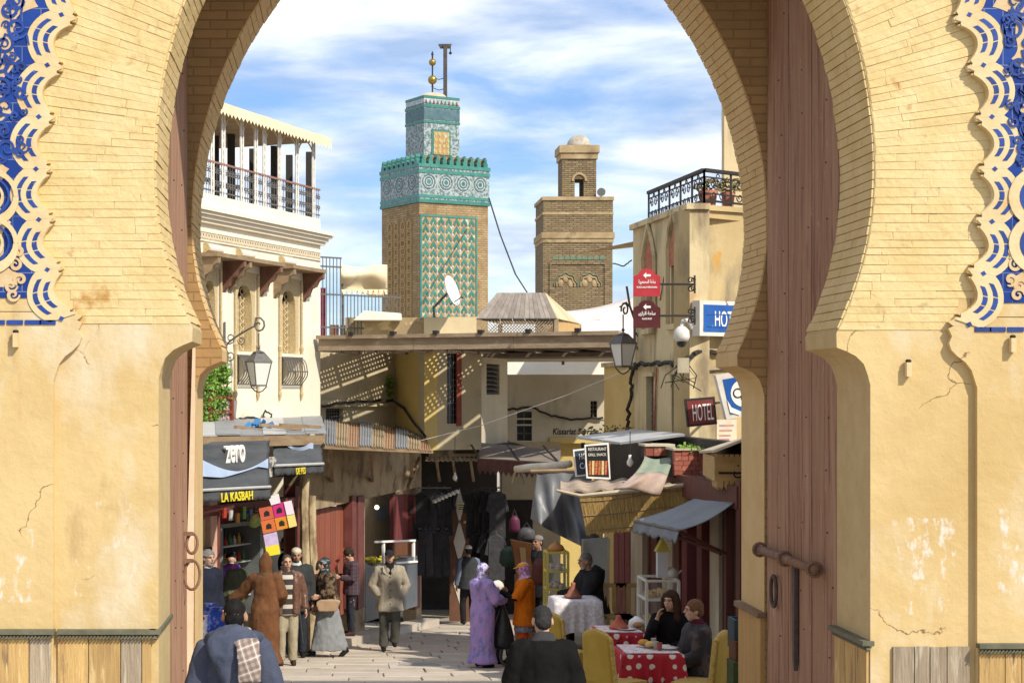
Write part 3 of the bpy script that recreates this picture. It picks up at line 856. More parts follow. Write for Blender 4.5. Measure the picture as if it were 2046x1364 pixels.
# ================================================================ CREAM BUILDING ON THE LEFT
m_white = mat('cream_render', (0.80, 0.74, 0.60), (0.75, 0.68, 0.53), 0.85, 1.6, 0.15, 12, stain=((0.62, 0.53, 0.38), 1.9, .66, .12, (1, 1, .5)))
m_stucco = mat('carved_stucco', (0.46, 0.34, 0.17), (0.66, 0.54, 0.32), 0.85, 40, 0.9, 55)
m_wood = mat('old_wood', (0.24, 0.16, 0.09), (0.33, 0.235, 0.14), 0.8, 3, 0.4, 14, stretch=(1, 1, 3))
m_redwood = mat('red_wood', (0.20, 0.045, 0.03), (0.27, 0.07, 0.045), 0.7, 4, 0.3, 14)
m_bracket = mat('bracket_paint', (0.17, 0.075, 0.05), (0.24, 0.13, 0.085), .75, 4, .3, 14)
m_tarp = mat('cream_canvas', (0.80, 0.68, 0.46), (0.74, 0.60, 0.38), 0.9, 1.5, 0.2, 8, stain=((0.56, 0.38, 0.17), 1.6, .62, .12, (1, 1, .6)))
m_whiteiron = mat('white_iron', (0.72, 0.70, 0.66), (0.60, 0.58, 0.54), 0.5, 10)
m_redrail = mat('red_rail', (0.24, 0.11, 0.085), (0.30, 0.17, 0.13), 0.6, 10)
FA = Wall(396, 31.1, 640, 36.0)
cb = thing('cream_building', FA.base(520), 'cream cafe building with arched stucco windows and covered roof terrace', 'building')
qL, qR = -5.5, FA.S(640)
ZT, ZC0, ZC1 = 5.72, 5.18, 5.43
wins = []
for pxc, hw in ((421, 15), (490, 21), (578, 20)):
    q0, q1 = FA.S(pxc - hw), FA.S(pxc + hw)
    wins.append((q0, q1, 2.30, 4.42))
FA.panel(qL, qR, gz(36) - .3, ZT, wins, .35, 'wall', m_white, cb)
b = MB()   # floor, back and right end of the block
FA.box(b, qL, qR, ZT - .35, ZT - .05, -4.2, -.36); FA.box(b, qL, qR, gz(36) - .3, ZT - .4, -4.2, -4.0)
FA.box(b, qR - .3, qR, gz(36) - .3, ZT - .36, -3.98, -.36)
b.build('side_walls', m_white, cb)
for z0, z1, o in ((5.18, 5.24, .08), (5.245, 5.31, .13), (5.315, 5.37, .19), (5.375, 5.43, .24), (5.02, 5.05, .03), (4.86, 4.885, .03)):
    bb = MB(); FA.box(bb, qL, qR + o, z0, z1, -.05, o); bb.build('cornice_band', m_white, cb)
b = MB()
q = qL
while q < qR - .05:
    b.bar(FA.pt(q, 4.90, .015), FA.pt(q + .075, 5.01, .015), .022, .03); b.bar(FA.pt(q + .075, 4.90, .013), FA.pt(q, 5.01, .013), .02, .03); q += .105
b.build('braid_frieze', mat('frieze_shade', (0.55, 0.47, 0.34), (0.62, 0.54, 0.40), .85, 8), cb)['kind'] = 'stuff'
for pxc in (424, 488, 572):        # half-round stucco spouts above the hoods
    q = FA.S(pxc); b = MB(); b.tube([FA.pt(q - .30, 4.74, .04), FA.pt(q + .30, 4.74, .04)], .06, 10); b.build('stucco_roll', m_white, cb)
    MB().tube([FA.pt(q - .36, 4.74, .04), FA.pt(q - .30, 4.74, .04)], .085, 10).build('stucco_end', m_stucco, cb)
for i, (q0, q1, z0, z1) in enumerate(wins):
    w = q1 - q0; qc = (q0 + q1) / 2
    zs = 2.92; za = 3.75; ztop = z1
    fr = []
    win = bpy.data.objects.new('window', None); COL.objects.link(win); win.parent = cb; wp = FA.pt(qc, z0, 0); win.location = wp - cb.location
    # carved stucco surround with a pointed opening, as a strip between the arch and the rectangle
    L_, Rr = [], []
    n = 14; hw = w / 2 * .70; hh = .42
    arc = [(-hw, zs)] + [(-hw * cos(pi / 2 * (t / n)) ** .8, za + hh * sin(pi / 2 * t / n) ** .9) for t in range(n + 1)]
    arc += [(-x, z) for x, z in arc[::-1][1:]]
    b = MB(); V = []
    for x, z in arc:
        ox = -w / 2 if x < 0 else (w / 2 if x > 0 else 0)
        k = min(1, abs(x) / hw)
        oz = z if z <= za else za + (ztop - za) * min(1.0, (z - za) / hh * 1.35)
        ox = ox if oz < ztop - 1e-6 else (ox * min(1, k * 1.6) if ox else 0)
        V += [tuple(FA.pt(qc + x, z, -.02)), tuple(FA.pt(qc + ox, oz, -.02)), tuple(FA.pt(qc + x, z, -.16))]
    m_ = len(arc); F = []
    for k in range(m_ - 1): F += [(3*k, 3*k+3, 3*k+4, 3*k+1), (3*k, 3*k+2, 3*k+5, 3*k+3)]
    b.v, b.f, b.mi = V, F, [0] * len(F)
    b.build('stucco_arch', m_stucco, win)
    bb = MB(); FA.box(bb, q0, q1, zs, ztop, -.30, -.28); bb.build('glass', m_glassd, win)
    # carved shutter leaf half open on the right of each light
    bb = MB()
    for j in range(9):
        zz = zs + .1 + j * .13; xx = hw * .45
        bb.tube([FA.pt(qc + xx + .085 * cos(a), zz + .06 * sin(a), -.14) for a in [2 * pi * k / 8 for k in range(9)]], .014, 4)
    FA.box(bb, qc - .02, qc + hw, zs, za + .22, -.20, -.17); bb.build('carved_shutter', m_stucco, win)
    bb = MB(); FA.box(bb, q0 - .04, q1 + .04, zs - .06, zs, -.3, .08); bb.build('sill', m_white, win)
    bb = MB()     # bulging iron basket
    for j in range(9):
        q = q0 + .02 + (w - .04) * j / 8
        bb.tube([FA.pt(q + .02 * sin(t * 12), zs - .07 - t * .55, .05 + .14 * sin(pi * min(1, t * 1.05)) ** .7) for t in [k / 9 for k in range(10)]], .011, 4)
    for t in (0.02, .5, .98): bb.tube([FA.pt(q0, zs - .07 - t * .55, .06 + .13 * sin(pi * t)), FA.pt(q1, zs - .07 - t * .55, .06 + .13 * sin(pi * t))], .011, 4)
    bb.build('window_basket', m_irong, win)
    for sg in (-1, 1):
        q = qc + sg * (w / 2 + .035)
        bb = MB(); bb.tube([FA.pt(q, 2.0, .03), FA.pt(q, 2.12, .04), FA.pt(q, 2.2, .04), FA.pt(q, 2.95, .04), FA.pt(q, 3.05, .04), FA.pt(q, 3.1, .04), FA.pt(q, 4.4, .04)], [.008, .04, .028, .028, .05, .026, .026], 6)
        bb.build('colonnette', m_stucco, win)
    # timber hood on red brackets
    hood = MB(); FA.box(hood, q0 - .34, q1 + .34, 4.55, 4.62, 0, .46); h_ = hood.build('hood', m_wood, cb)
    for sg in (-1, 1):
        q = qc + sg * (w / 2 + .22); prof = [(0, 4.55), (.44, 4.55), (.44, 4.44), (.34, 4.40), (.28, 4.28), (.18, 4.24), (.12, 4.10), (.05, 4.06), (0, 3.98)]
        MB().prism([FA.pt(q - .05, z, o) for o, z in prof], FA.u * .10).build('bracket', m_bracket if sg > 0 else m_wood, h_)
# ---- roof terrace: columns, railing, canvas roof
posts = [406, 428, 450, 487, 515, 532, 562, 597, 630]
for px in posts:
    q = FA.S(px, .02)
    for dq in (-.045, .045):
        MB().tube([FA.pt(q + dq, ZT, -.02), FA.pt(q + dq, 7.25, -.02)], .024, 6).build('column', m_whiteiron, cb)
    b = MB()
    for j in range(10): b.bar(FA.pt(q - .045, ZT + .05 + j * .15, -.02), FA.pt(q + .045, ZT + .2 + j * .15, -.02), .01); b.bar(FA.pt(q + .045, ZT + .05 + j * .15, -.021), FA.pt(q - .045, ZT + .2 + j * .15, -.021), .01)
    b.build('column_lattice', m_whiteiron, cb)['kind'] = 'stuff'
for out, m in ((-.02, m_irong), (-3.6, m_ironb)):
    b = MB()
    b.bar(FA.pt(qL, ZT + .60, out), FA.pt(qR, ZT + .60, out), .045, .035); b.build('hand_rail', m_redrail, cb)
    b = MB(); b.bar(FA.pt(qL, ZT + .08, out), FA.pt(qR, ZT + .08, out), .025)
    q = -.5
    while q < qR:
        b.bar(FA.pt(q, ZT, out), FA.pt(q, ZT + .6, out), .012)
        if out > -1:
            for sg in (-1, 1): b.tube(scroll(FA.pt(q + .05, ZT + .34 + sg * .11, out), FA.u, (0, 0, 1), .06, 1.2, pi / 2 * sg, sg, 9), .011, 3)
        q += .105
    b.build('railing', m, cb)['kind'] = 'stuff'
for px, o_ in ((430, -1.6), (462, -1.2), (505, -1.8), (548, -1.2), (578, -1.5), (618, -.9)): # darker inner posts
    q = FA.S(px, o_); MB().bar(FA.pt(q, ZT - .3, o_), FA.pt(q, 7.33, o_), .15).build('inner_post', m_ironb, cb)
b = MB()  # ceiling band and golden lacework under the roof
FA.box(b, qL, qR, 7.30, 7.36, -3.7, -.1); b.build('terrace_ceiling', m_wood, cb)
b = MB()
for a_, c_ in zip(posts[:-1], posts[1:]):
    q0, q1 = FA.S(a_), FA.S(c_); 
    for sg, qq in ((1, q0), (-1, q1)): b.tube([FA.pt(qq + sg * (q1 - q0) / 2 * (1 - cos(t * pi / 2)), 6.85 + .38 * sin(t * pi / 2), -.03) for t in [k / 8 for k in range(9)]], .016, 4)
b.build('arch_lace', m_stucco, cb)['kind'] = 'stuff'
b = MB()
FA.box(b, qL, FA.S(520), 6.75, 7.28, -3.62, -3.58); b.build('gold_screen', m_stucco, cb)
NT = 26
def roof_fn(u, v):
    q = qL + (qR + .12 - qL) * u; sag = .05 * sin(u * pi * 9) * v
    return FA.pt(q, 7.36 + (1 - v) * .42 + sag * .3, .22 - 2.0 * (1 - v))
b = MB(); b.grid(roof_fn, 60, 4, (0, 0, -.02)); b.grid(lambda u, v: FA.pt(qL + (qR + .12 - qL) * u, 7.78 - v * .45, -1.78 - 2.0 * v), 10, 3, (0, 0, -.02))
V = []; F = []
q = qL; i = 0
while q < qR + .1:
    z1 = 7.365; lo = 7.13 if i % 2 else 7.20
    V += [tuple(FA.pt(q, z1, .225)), tuple(FA.pt(q, lo, .235 + .01 * sin(q * 5)))]; q += .075; i += 1
b.add(V, [(2 * k, 2 * k + 2, 2 * k + 3, 2 * k + 1) for k in range(len(V) // 2 - 1)])
b.build('canvas_roof', m_tarp, cb, smooth=False)
for px, col in ((470, 0), (545, 1), (600, 0)):
    q = FA.S(px); bb = MB(); bb.lathe([(.26, .0), (.26, .03)], FA.pt(q, ZT + .62, -1.6), 12); bb.tube([FA.pt(q, ZT - .05, -1.6), FA.pt(q, ZT + .62, -1.6)], .03, 6); bb.build('cafe_table', m_ironb, cb)

# ---- street lantern on a scrolled bracket
lb = FA.pp(449, 700, .03)
t = thing('bracket_lantern', lb, 'grey street lantern on scrolled iron bracket before the cream building', 'street lamp', 'street lanterns on scrolled brackets')
top = Vector(P(517, 690, lb.y - .35)); ux = Vector((top.x - lb.x, top.y - lb.y, 0)).normalized()
MB().tube([lb + Vector((0, 0, z)) for z in (-.62, 0, .52)], .022, 6).build('wall_rod', m_irong, t)
b = MB(); L0 = (Vector((top.x, top.y, 0)) - Vector((lb.x, lb.y, 0))).length
b.tube([lb + ux * (L0 * s_) + Vector((0, 0, .05 + .42 * s_ ** .7)) for s_ in [k / 8 for k in range(8)]] + scroll(top + Vector((0, 0, .36)), ux, (0, 0, 1), .15, 1.2, pi / 2 + .4, -1, 12), .018, 5)
for s_, z, r in ((.12, .22, .12), (.12, -.10, .11), (.45, .18, .09), (.10, -.38, .09)): b.tube(scroll(lb + ux * (L0 * s_ + .03) + Vector((0, 0, z)), ux, (0, 0, 1), r, 1.3, pi, 1, 12), .012, 4)
b.build('bracket', m_irong, t)
MB().tube([top + Vector((0, 0, .22)), top], .012, 5).build('hanger', m_irong, t)
lantern(t, top, .78)

# ---- climbing plant and planter box beside the lantern
m_leaf = mat('ivy_leaf', (0.10, 0.22, 0.025), (0.20, 0.34, 0.05), 0.6, 3.0, spec=.3)
def leaves(b, centre, rad, n, size, flat=1.0):
    c = Vector(centre)
    for _ in range(n):
        v = Vector((random.gauss(0, 1), random.gauss(0, 1), random.gauss(0, 1))).normalized() * rnd(.55, 1.0)
        p = c + Vector((v.x * rad[0], v.y * rad[1], v.z * rad[2]))
        u = Vector((rnd(-1, 1), rnd(-1, 1), rnd(-.6, .6))).normalized(); w = u.cross(Vector((rnd(-1, 1), rnd(-1, 1), rnd(-1, 1)))).normalized()
        s_ = size * rnd(.6, 1.3)
        b.add([p, p + u * s_ * .5 + w * s_ * .35, p + u * s_, p + u * s_ * .5 - w * s_ * .35], [(0, 1, 2, 3)])
iv = thing('ivy_plant', FA.base(418, .4), 'bright green climbing plant spilling over the planter on the cream wall', 'plant')
b = MB()
for (px, py, r) in ((402, 745, .30), (428, 735, .26), (410, 780, .34), (432, 770, .28), (405, 820, .32), (428, 812, .26), (440, 748, .2), (402, 850, .25), (398, 722, .2), (446, 790, .14)): leaves(b, FA.pp(px, py, .35), (r, r, r), 300, .07)
b.build('foliage', m_leaf, iv, fixn=False)
b = MB()
for k in range(4): b.tube([FA.pp(405 + 9 * k, 870, .3), FA.pp(408 + 9 * k, 800, .3), FA.pp(404 + 10 * k, 745, .3)], [.03, .02, .01], 5)
b.build('stem', m_wood, iv)
pb = thing('planter_box', FA.base(447, .5), 'red framed balcony planter with mosaic front below the lantern', 'planter')
b = MB(); q0, q1 = FA.S(424, .5), FA.S(466, .5); za, zb2 = FA.Z(445, 852, .5), FA.Z(445, 794, .5)
for q in (q0, q1): MB().add(*[[], []]) ; bx = MB(); FA.box(bx, q - .03, q + .03, za, zb2 + .04, .44, .5); bx.build('post', m_redwood, pb)
for z in (za + .02, (za + zb2) / 2, zb2): bx = MB(); FA.box(bx, q0, q1, z - .025, z + .025, .45, .49); bx.build('rail', m_redwood, pb)
bx = MB(); FA.box(bx, (q0 + q1) / 2, q1 - .03, za, zb2, .40, .44); bx.build('mosaic_panel', mat('mosaic', (0.60, 0.50, 0.46), (0.14, 0.09, 0.09), .6, 26, .2, 30, lo=.45, hi=.55), pb)
bx = MB(); FA.box(bx, q0 + .03, q1 - .03, za - .04, za + .0, -.0, .44); bx.build('shelf', m_wood, pb)
# ================================================================ BEHIND THE STREET: dappled walls, timber deck, terraces
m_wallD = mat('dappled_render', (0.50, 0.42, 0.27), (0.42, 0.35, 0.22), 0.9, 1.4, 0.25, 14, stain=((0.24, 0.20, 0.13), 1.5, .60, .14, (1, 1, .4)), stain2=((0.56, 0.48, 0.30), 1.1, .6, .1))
m_wallE = mat('yellow_render', (0.60, 0.46, 0.17), (0.54, 0.40, 0.14), 0.9, 1.2, 0.2, 14, stain=((0.40, 0.31, 0.15), 1.3, .62, .14, (1, 1, .4)))
m_wallH = mat('damp_render', (0.56, 0.50, 0.38), (0.48, 0.42, 0.30), 0.9, 1.2, 0.2, 14, stain=((0.26, 0.22, 0.15), 1.1, .56, .16, (1, 1, .35)))
m_cable = mat('cable', (0.025, 0.022, 0.02), (0.05, 0.042, 0.035), 0.7, 20)
WD = Wall(630, 36.3, 790, 38.4); WE = Wall(790, 38.4, 848, 36.9); WF = Wall(848, 36.9, 962, 37.4)
sh = thing('stepped_house', WD.base(), 'buff plastered house with stepped front under the timber deck', 'building')
def zz(W, px, py, out=0): return W.Z(px, py, out)
zt = 3.30
win1 = (WD.S(651), WD.S(686), WD.Z(668, 872), WD.Z(668, 816))
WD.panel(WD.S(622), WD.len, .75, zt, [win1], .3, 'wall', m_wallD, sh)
b = MB(); WD.box(b, win1[0], win1[1], win1[2], win1[3], -.14, -.12); wi = b.build('window', m_glassd, sh)
b = MB()
for k in range(7):
    q = win1[0] + (win1[1] - win1[0]) * (k + .5) / 7; b.bar(WD.pt(q, win1[2], -.08), WD.pt(q, win1[3], -.08), .012)
for k in range(9):
    z = win1[2] + (win1[3] - win1[2]) * (k + .5) / 9; b.bar(WD.pt(win1[0], z, -.08), WD.pt(win1[1], z, -.08), .012)
b.build('window_grille', m_irong, wi)
b = MB(); WD.box(b, WD.S(632), WD.S(790), WD.Z(700, 812), WD.Z(700, 798), -.05, .10); b.build('ledge', m_wallD, sh)
b = MB(); WE.box(b, -.02, WE.len, .95, zt, -.3, 0); b.build('wall', m_wallE, sh)
win2 = (WF.S(893), WF.S(916), WF.Z(905, 846), WF.Z(905, 706))
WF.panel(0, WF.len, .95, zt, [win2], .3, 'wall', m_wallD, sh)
b = MB(); WF.box(b, win2[0], win2[1], win2[2], win2[3], -.12, -.10); wi = b.build('window', m_glassd, sh)
b = MB()
for k in range(4):
    q = win2[0] + (win2[1] - win2[0]) * (k + .5) / 4; b.bar(WF.pt(q, win2[2], -.04), WF.pt(q, win2[3], -.04), .012)
for k in range(12):
    z = win2[2] + (win2[3] - win2[2]) * (k + .5) / 12; b.bar(WF.pt(win2[0], z, -.045), WF.pt(win2[1], z, -.045), .01)
b.build('window_grille', m_irong, wi)
b = MB(); WF.box(b, win2[1] - .05, win2[1] + .06, win2[2] - .05, win2[3], -.02, .03); b.build('window_frame', m_redwood, wi)
b = MB(); leaves(b, WD.pp(778, 772, .05), (.10, .06, .28), 120, .09); tag(b.build('wall_tuft', m_leaf, None, fixn=False), 'tuft of green weeds growing from the dappled wall', 'plant')
# return wall and louvre window (px 960-1010), then the back wall of the square
WG = Wall(958, 41.0, 1014, 43.5)
gw = thing('white_annex', WG.base(), 'narrow whitewashed annex with louvred window beside the dappled house', 'building')
wl3 = (WG.S(972), WG.S(998), WG.Z(985, 788), WG.Z(985, 727))
WG.panel(-.6, WG.len, .7, 3.15, [wl3], .25, 'wall', m_wallH, gw)
b = MB(); WG.box(b, wl3[0], wl3[1], wl3[2], wl3[3], -.16, -.14); wi = b.build('window', m_dark, gw)
for k in range(7):
    z = wl3[2] + (wl3[3] - wl3[2]) * (k + .5) / 7; bb = MB(); bb.obox(WG.pt((wl3[0] + wl3[1]) / 2, z, -.05), WG.u * (wl3[1] - wl3[0]) / 2, WG.n * .05 + Vector((0, 0, -.03)), Vector((0, 0, .008))); bb.build('louvre', m_irong, wi)
WH = Wall(1005, 46.0, 1245, 46.0)
kb = thing('market_hall', WH.base(1110), 'stained buff market hall with black hand painted name across its front', 'building')
w1 = (WH.S(1033), WH.S(1063), WH.Z(1048, 880), WH.Z(1048, 822)); w2_ = (WH.S(1180), WH.S(1193), WH.Z(1186, 834), WH.Z(1186, 801))
dr_ = (WH.S(1100), WH.S(1205), gz(46) - .3, WH.Z(1150, 885))
WH.panel(WH.S(1000), WH.S(1260), gz(46) - .4, WH.Z(1100, 748), [w1, w2_, dr_], .3, 'wall', m_wallH, kb)
for i, w in enumerate((w1, w2_)):
    b = MB(); WH.box(b, w[0], w[1], w[2], w[3], -.15, -.13); wi = b.build('window', mat('blue_pane', (0.035, 0.05, 0.07), (0.02, 0.03, 0.045), .3, 4) if i == 0 else m_dark, kb)
    b = MB()
    for k in range(1, 4): z = w[2] + (w[3] - w[2]) * k / 4; b.bar(WH.pt(w[0], z, -.11), WH.pt(w[1], z, -.11), .03)
    b.bar(WH.pt((w[0] + w[1]) / 2, w[2], -.11), WH.pt((w[0] + w[1]) / 2, w[3], -.11), .03); b.build('window_bars', m_irong, wi)
b = MB(); WH.box(b, dr_[0], dr_[1], dr_[2], dr_[3], -.28, -.25); b.build('arcade_back', m_wallE, kb)
b = MB(); WH.box(b, WH.S(1098), WH.S(1207), WH.Z(1150, 885), WH.Z(1150, 874), 0, .06); b.build('lintel', m_wallE, kb)
for (a, c, yy) in ((1005, 1210, 838), (1010, 1100, 850)):
    b = MB(); WH.box(b, WH.S(a), WH.S(c), WH.Z(1100, yy), WH.Z(1100, yy) + .04, 0, .03); b.build('string_course', m_wallH, kb)
m_black = mat('black_paint', (0.015, 0.013, 0.012), None, .6)
text('Kissariat Serrajin', WH.pp(1150, 862, .004), WH.u, (0, 0, 1), .16, m_black, kb, width=1.2, shear=.15, bold=.004)
m_lime = mat('limewash', (0.82, 0.79, 0.70), (0.76, 0.72, 0.62), .9, 1.5, .15, 12)
b = MB(); b.box((XW(1000, 49), 49, gz(49) - .3), (XW(1270, 49), 49.3, ZW(716, 49))); tag(b.build('parapet_wall', m_lime, None), 'bright limewashed wall showing above the market hall', 'wall')

# ---- timber deck bridging the street, with lattice panels between its joists
dk = thing('timber_deck', P(940, 680, 35), 'long weathered timber deck with lattice floor bridging the street', 'deck')
A0, B0 = Vector((XW(637, 35.7), 35.7, 0)), Vector((XW(1237, 33.0), 33.0, 0))
du = (B0 - A0).normalized(); dn = Vector((-du.y, du.x, 0)); LD = (B0 - A0).length; DEP = 4.2
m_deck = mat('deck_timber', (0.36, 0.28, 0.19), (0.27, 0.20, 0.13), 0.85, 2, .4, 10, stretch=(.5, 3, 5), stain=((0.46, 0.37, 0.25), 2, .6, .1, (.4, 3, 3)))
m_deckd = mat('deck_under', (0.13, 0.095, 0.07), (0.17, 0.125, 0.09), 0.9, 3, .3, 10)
def dpt(q, w, z): v = A0 + du * q + dn * w; v.z = z; return v
def dbox(b, q0, q1, w0, w1, z0, z1): b.hexa([dpt(q0, w0, z0), dpt(q1, w0, z0), dpt(q1, w1, z0), dpt(q0, w1, z0), dpt(q0, w0, z1), dpt(q1, w0, z1), dpt(q1, w1, z1), dpt(q0, w1, z1)])
for k in range(3):
    b = MB(); dbox(b, LD * k / 3 + .004, LD * (k + 1) / 3 - .004, -.03, .04, 3.01, 3.24); b.build('fascia_board', m_deck, dk)
b = MB(); dbox(b, -.02, LD + .02, -.10, .10, 3.245, 3.32); b.build('top_rail', m_deck, dk)
for px in (710, 797, 885, 975, 1068, 1162):
    q = (px - 637) / 600 * LD; b = MB(); dbox(b, q - .05, q + .05, -.13, .0, 3.30, 3.38); b.build('clip', m_ironb, dk)
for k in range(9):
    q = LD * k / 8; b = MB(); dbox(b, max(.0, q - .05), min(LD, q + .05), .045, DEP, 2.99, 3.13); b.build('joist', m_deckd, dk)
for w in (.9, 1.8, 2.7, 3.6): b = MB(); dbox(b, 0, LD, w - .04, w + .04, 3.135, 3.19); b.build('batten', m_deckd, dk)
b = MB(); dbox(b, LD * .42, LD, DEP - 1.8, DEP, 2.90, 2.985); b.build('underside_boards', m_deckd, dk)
for k in range(8):
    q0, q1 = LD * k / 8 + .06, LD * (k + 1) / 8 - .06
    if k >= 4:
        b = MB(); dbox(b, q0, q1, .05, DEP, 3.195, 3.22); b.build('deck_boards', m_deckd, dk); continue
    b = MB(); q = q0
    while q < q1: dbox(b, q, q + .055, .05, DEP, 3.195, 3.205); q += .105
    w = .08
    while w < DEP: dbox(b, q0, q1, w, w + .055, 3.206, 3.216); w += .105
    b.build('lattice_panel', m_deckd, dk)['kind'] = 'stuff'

# ---- terrace fence, rolled tarpaulin, parapets above the deck
WT = Wall(636, 40.0, 800, 41.5)
tf = thing('terrace_fence', WT.pt(WT.len / 2, 3.3), 'tall grey iron terrace fence beside the cream building', 'fence')
b = None
for px in range(638, 802, 7):
    top = 515 if px < 682 else 588
    q = WT.S(px); bb = MB(); bb.bar(WT.pt(q, 3.30), WT.pt(q, WT.Z(px, top)), .022); bb.build('bar', m_irong, tf)
for y_, a, c in ((517, 636, 682), (535, 636, 682), (590, 636, 800), (655, 636, 800)):
    bb = MB(); bb.bar(WT.pt(WT.S(a), WT.Z(700, y_)), WT.pt(WT.S(c), WT.Z(700, y_)), .035); bb.build('rail', m_irong, tf)
tp = thing('rolled_tarp', WT.pt(WT.S(728), 3.3, -.3), 'sagging cream tarpaulin with scalloped edge on the terrace', 'tarpaulin')
def tarp_fn(u, v):
    px = 682 + 92 * u; py = 527 + 6 * u + v * 56 + 4 * sin(u * 5 + v * 4)
    return WT.pp(px, py, -.25 + .16 * sin(v * pi * 1.6) + .05 * sin(u * 9))
b = MB(); b.grid(tarp_fn, 20, 12, WT.n * -.03); b.build('sheet', m_tarp, tp, smooth=True)
b = MB(); V = []
for k in range(27):
    px = 682 + 92 * k / 26; V += [tuple(WT.pp(px, 578, -.2)), tuple(WT.pp(px, 588 if k % 3 else 578, -.2))]
b.add(V, [(2 * k, 2 * k + 2, 2 * k + 3, 2 * k + 1) for k in range(26)]); b.build('fringe', m_tarp, tp)
for px in (684, 772): bb = MB(); bb.tube([WT.pp(px, 530, -.3), WT.pt(WT.S(px, -.3), 3.25, -.3)], .025, 6); bb.build('pole', m_irong, tp)
m_par = mat('lichen_parapet', (0.44, 0.34, 0.20), (0.30, 0.22, 0.12), .95, 1.6, .4, 14, stain=((0.62, 0.50, 0.30), 2.0, .55, .1))
b = MB(); b.box((XW(690, 40.8), 40.8, 3.0), (XW(850, 40.8), 41.4, ZW(634, 40.8))); tag(b.build('parapet_wall', m_par, None), 'dark lichen stained parapet left of the satellite dish', 'wall')
b = MB(); b.box((XW(848, 40.5), 40.5, 3.0), (XW(952, 40.5), 41.4, ZW(633, 40.5))); tag(b.build('parapet_wall', mat('yellow_parapet', (0.66, 0.55, 0.34), (0.58, 0.46, 0.27), .9, 1.6, .3, 14, stain=((0.34, 0.27, 0.16), 2.2, .6, .1, (1, 1, .4))), None), 'pale yellow parapet right of the dish foot', 'wall')
b = MB(); p0, p1 = P(706, 636, 40.4), P(803, 634, 40.4); b.hexa([(p0.x, 40.3, p0.z - .04), (p1.x, 40.3, p0.z - .04), (p1.x, 40.75, p0.z - .04), (p0.x, 40.75, p0.z - .04), (p0.x + .25, 40.3, p0.z + .18), (p1.x - .05, 40.3, p0.z + .12), (p1.x, 40.75, p0.z + .12), (p0.x + .3, 40.75, p0.z + .2)]); tag(b.build('white_hatch', m_lime, None), 'low white roof hatch on the lichen stained parapet', 'roof hatch')
for i, (px, col, w) in enumerate(((645, (0.42, 0.05, 0.10), .10), (668, (0.35, 0.16, 0.09), .2), (690, (0.30, 0.14, 0.10), .25))):
    q = WT.S(px, -.5); b = MB(); b.grid(lambda u, v: WT.pt(q + w * (u - .5), 3.3 + (1.3 if i == 0 else .45) * v, -.5 + .04 * sin(u * 14)), 8, 4, WT.n * -.02)
    tag(b.build('hanging_cloth', mat('cloth_%d' % i, col, tuple(v * .7 for v in col), .9, 6), None), ('crimson cloth hanging behind the terrace fence', 'rust coloured cloth low behind the terrace fence', 'brown cloth heap at the middle of the terrace fence')[i], 'cloth')
# ---- satellite dish
sd = thing('satellite_dish', P(880, 628, 40.3), 'large white satellite dish tilted against the tiled minaret', 'satellite dish')
dc = P(900, 582, 40.0); ax = Vector((.88, -.42, .30)).normalized()
b = MB(); b.lathe([(.005, .0)] + [(.36 * k / 8, .10 * (k / 8) ** 2) for k in range(1, 9)] + [(.36, .115)] + [(.36 * k / 8, .015 + .10 * (k / 8) ** 2) for k in range(7, 0, -1)], dc - ax * .05, 28, axis=ax)
o = b.build('reflector', mat('dish_white', (0.78, 0.78, 0.76), (0.70, 0.70, 0.68), .5, 3), sd, smooth=True); 
b = MB(); b.tube([dc - ax * .05, P(866, 615, 40.2), P(868, 634, 40.2)], .03, 6); b.build('mast', m_irong, sd)
b = MB(); b.tube([dc + Vector((0, 0, -.3)), dc + ax * .3 + Vector((0, 0, -.22))], .015, 5); b.ball(dc + ax * .3 + Vector((0, 0, -.22)), .04); b.build('feed_arm', m_irong, sd)

# ---- timber pavilion with hipped plank roof
pv = thing('roof_pavilion', P(1050, 664, 41.8), 'small lattice pavilion with hipped grey plank roof on the terrace', 'pavilion')
zE, zR = ZW(637, 41), ZW(586, 42.4)
FL, FR, BR, BL = (Vector((XW(950, 41), 41, zE)), Vector((XW(1112, 41), 41, zE)), Vector((XW(1158, 44), 44, zE)), Vector((XW(1000, 44), 44, zE)))
RL, RR = Vector((XW(993, 42.5), 42.5, zR)), Vector((XW(1088, 42.5), 42.5, zR))
m_rshade = mat('roof_plank_shaded', (0.30, 0.255, 0.21), (0.22, 0.18, 0.15), .85, 2, .4, 12, stretch=(3, 1, 1), objrand=.18); m_rsun = mat('roof_plank_sunlit', (0.66, 0.54, 0.34), (0.56, 0.44, 0.26), .85, 2, .3, 12, objrand=.12)  # right slope sunlit, the others shaded: light put into the plank colours
def slope(a, c, d, e, n, m):
    for k in range(n):
        t0, t1 = (k + .03) / n, (k + .97) / n
        q = [a.lerp(c, t0), a.lerp(c, t1), d.lerp(e, t1), d.lerp(e, t0)]
        nn = (q[1] - q[0]).cross(q[2] - q[0] if (q[2] - q[0]).length > .01 else q[3] - q[0]).normalized()
        if nn.z < 0: nn = -nn
        b = MB(); b.prism(q, nn * (.02 + .004 * (k % 2))); b.build('roof_board', m, pv)
slope(FL, FR, RL, RR, 15, m_rshade); slope(FR, BR, RR, RR + Vector((.02, .02, 0)), 9, m_rsun); slope(BR, BL, RR, RL, 6, m_rshade); slope(BL, FL, RL, RL + Vector((.02, .02, 0)), 6, m_rshade)
zF = 3.25
for p in (FL, FR, BR, BL): b = MB(); q = p + Vector((0, .05, 0)); b.box((q.x - .05, q.y - .03, zF), (q.x + .05, q.y + .07, zE)); b.build('post', m_deck, pv)
b = MB()
n = 26
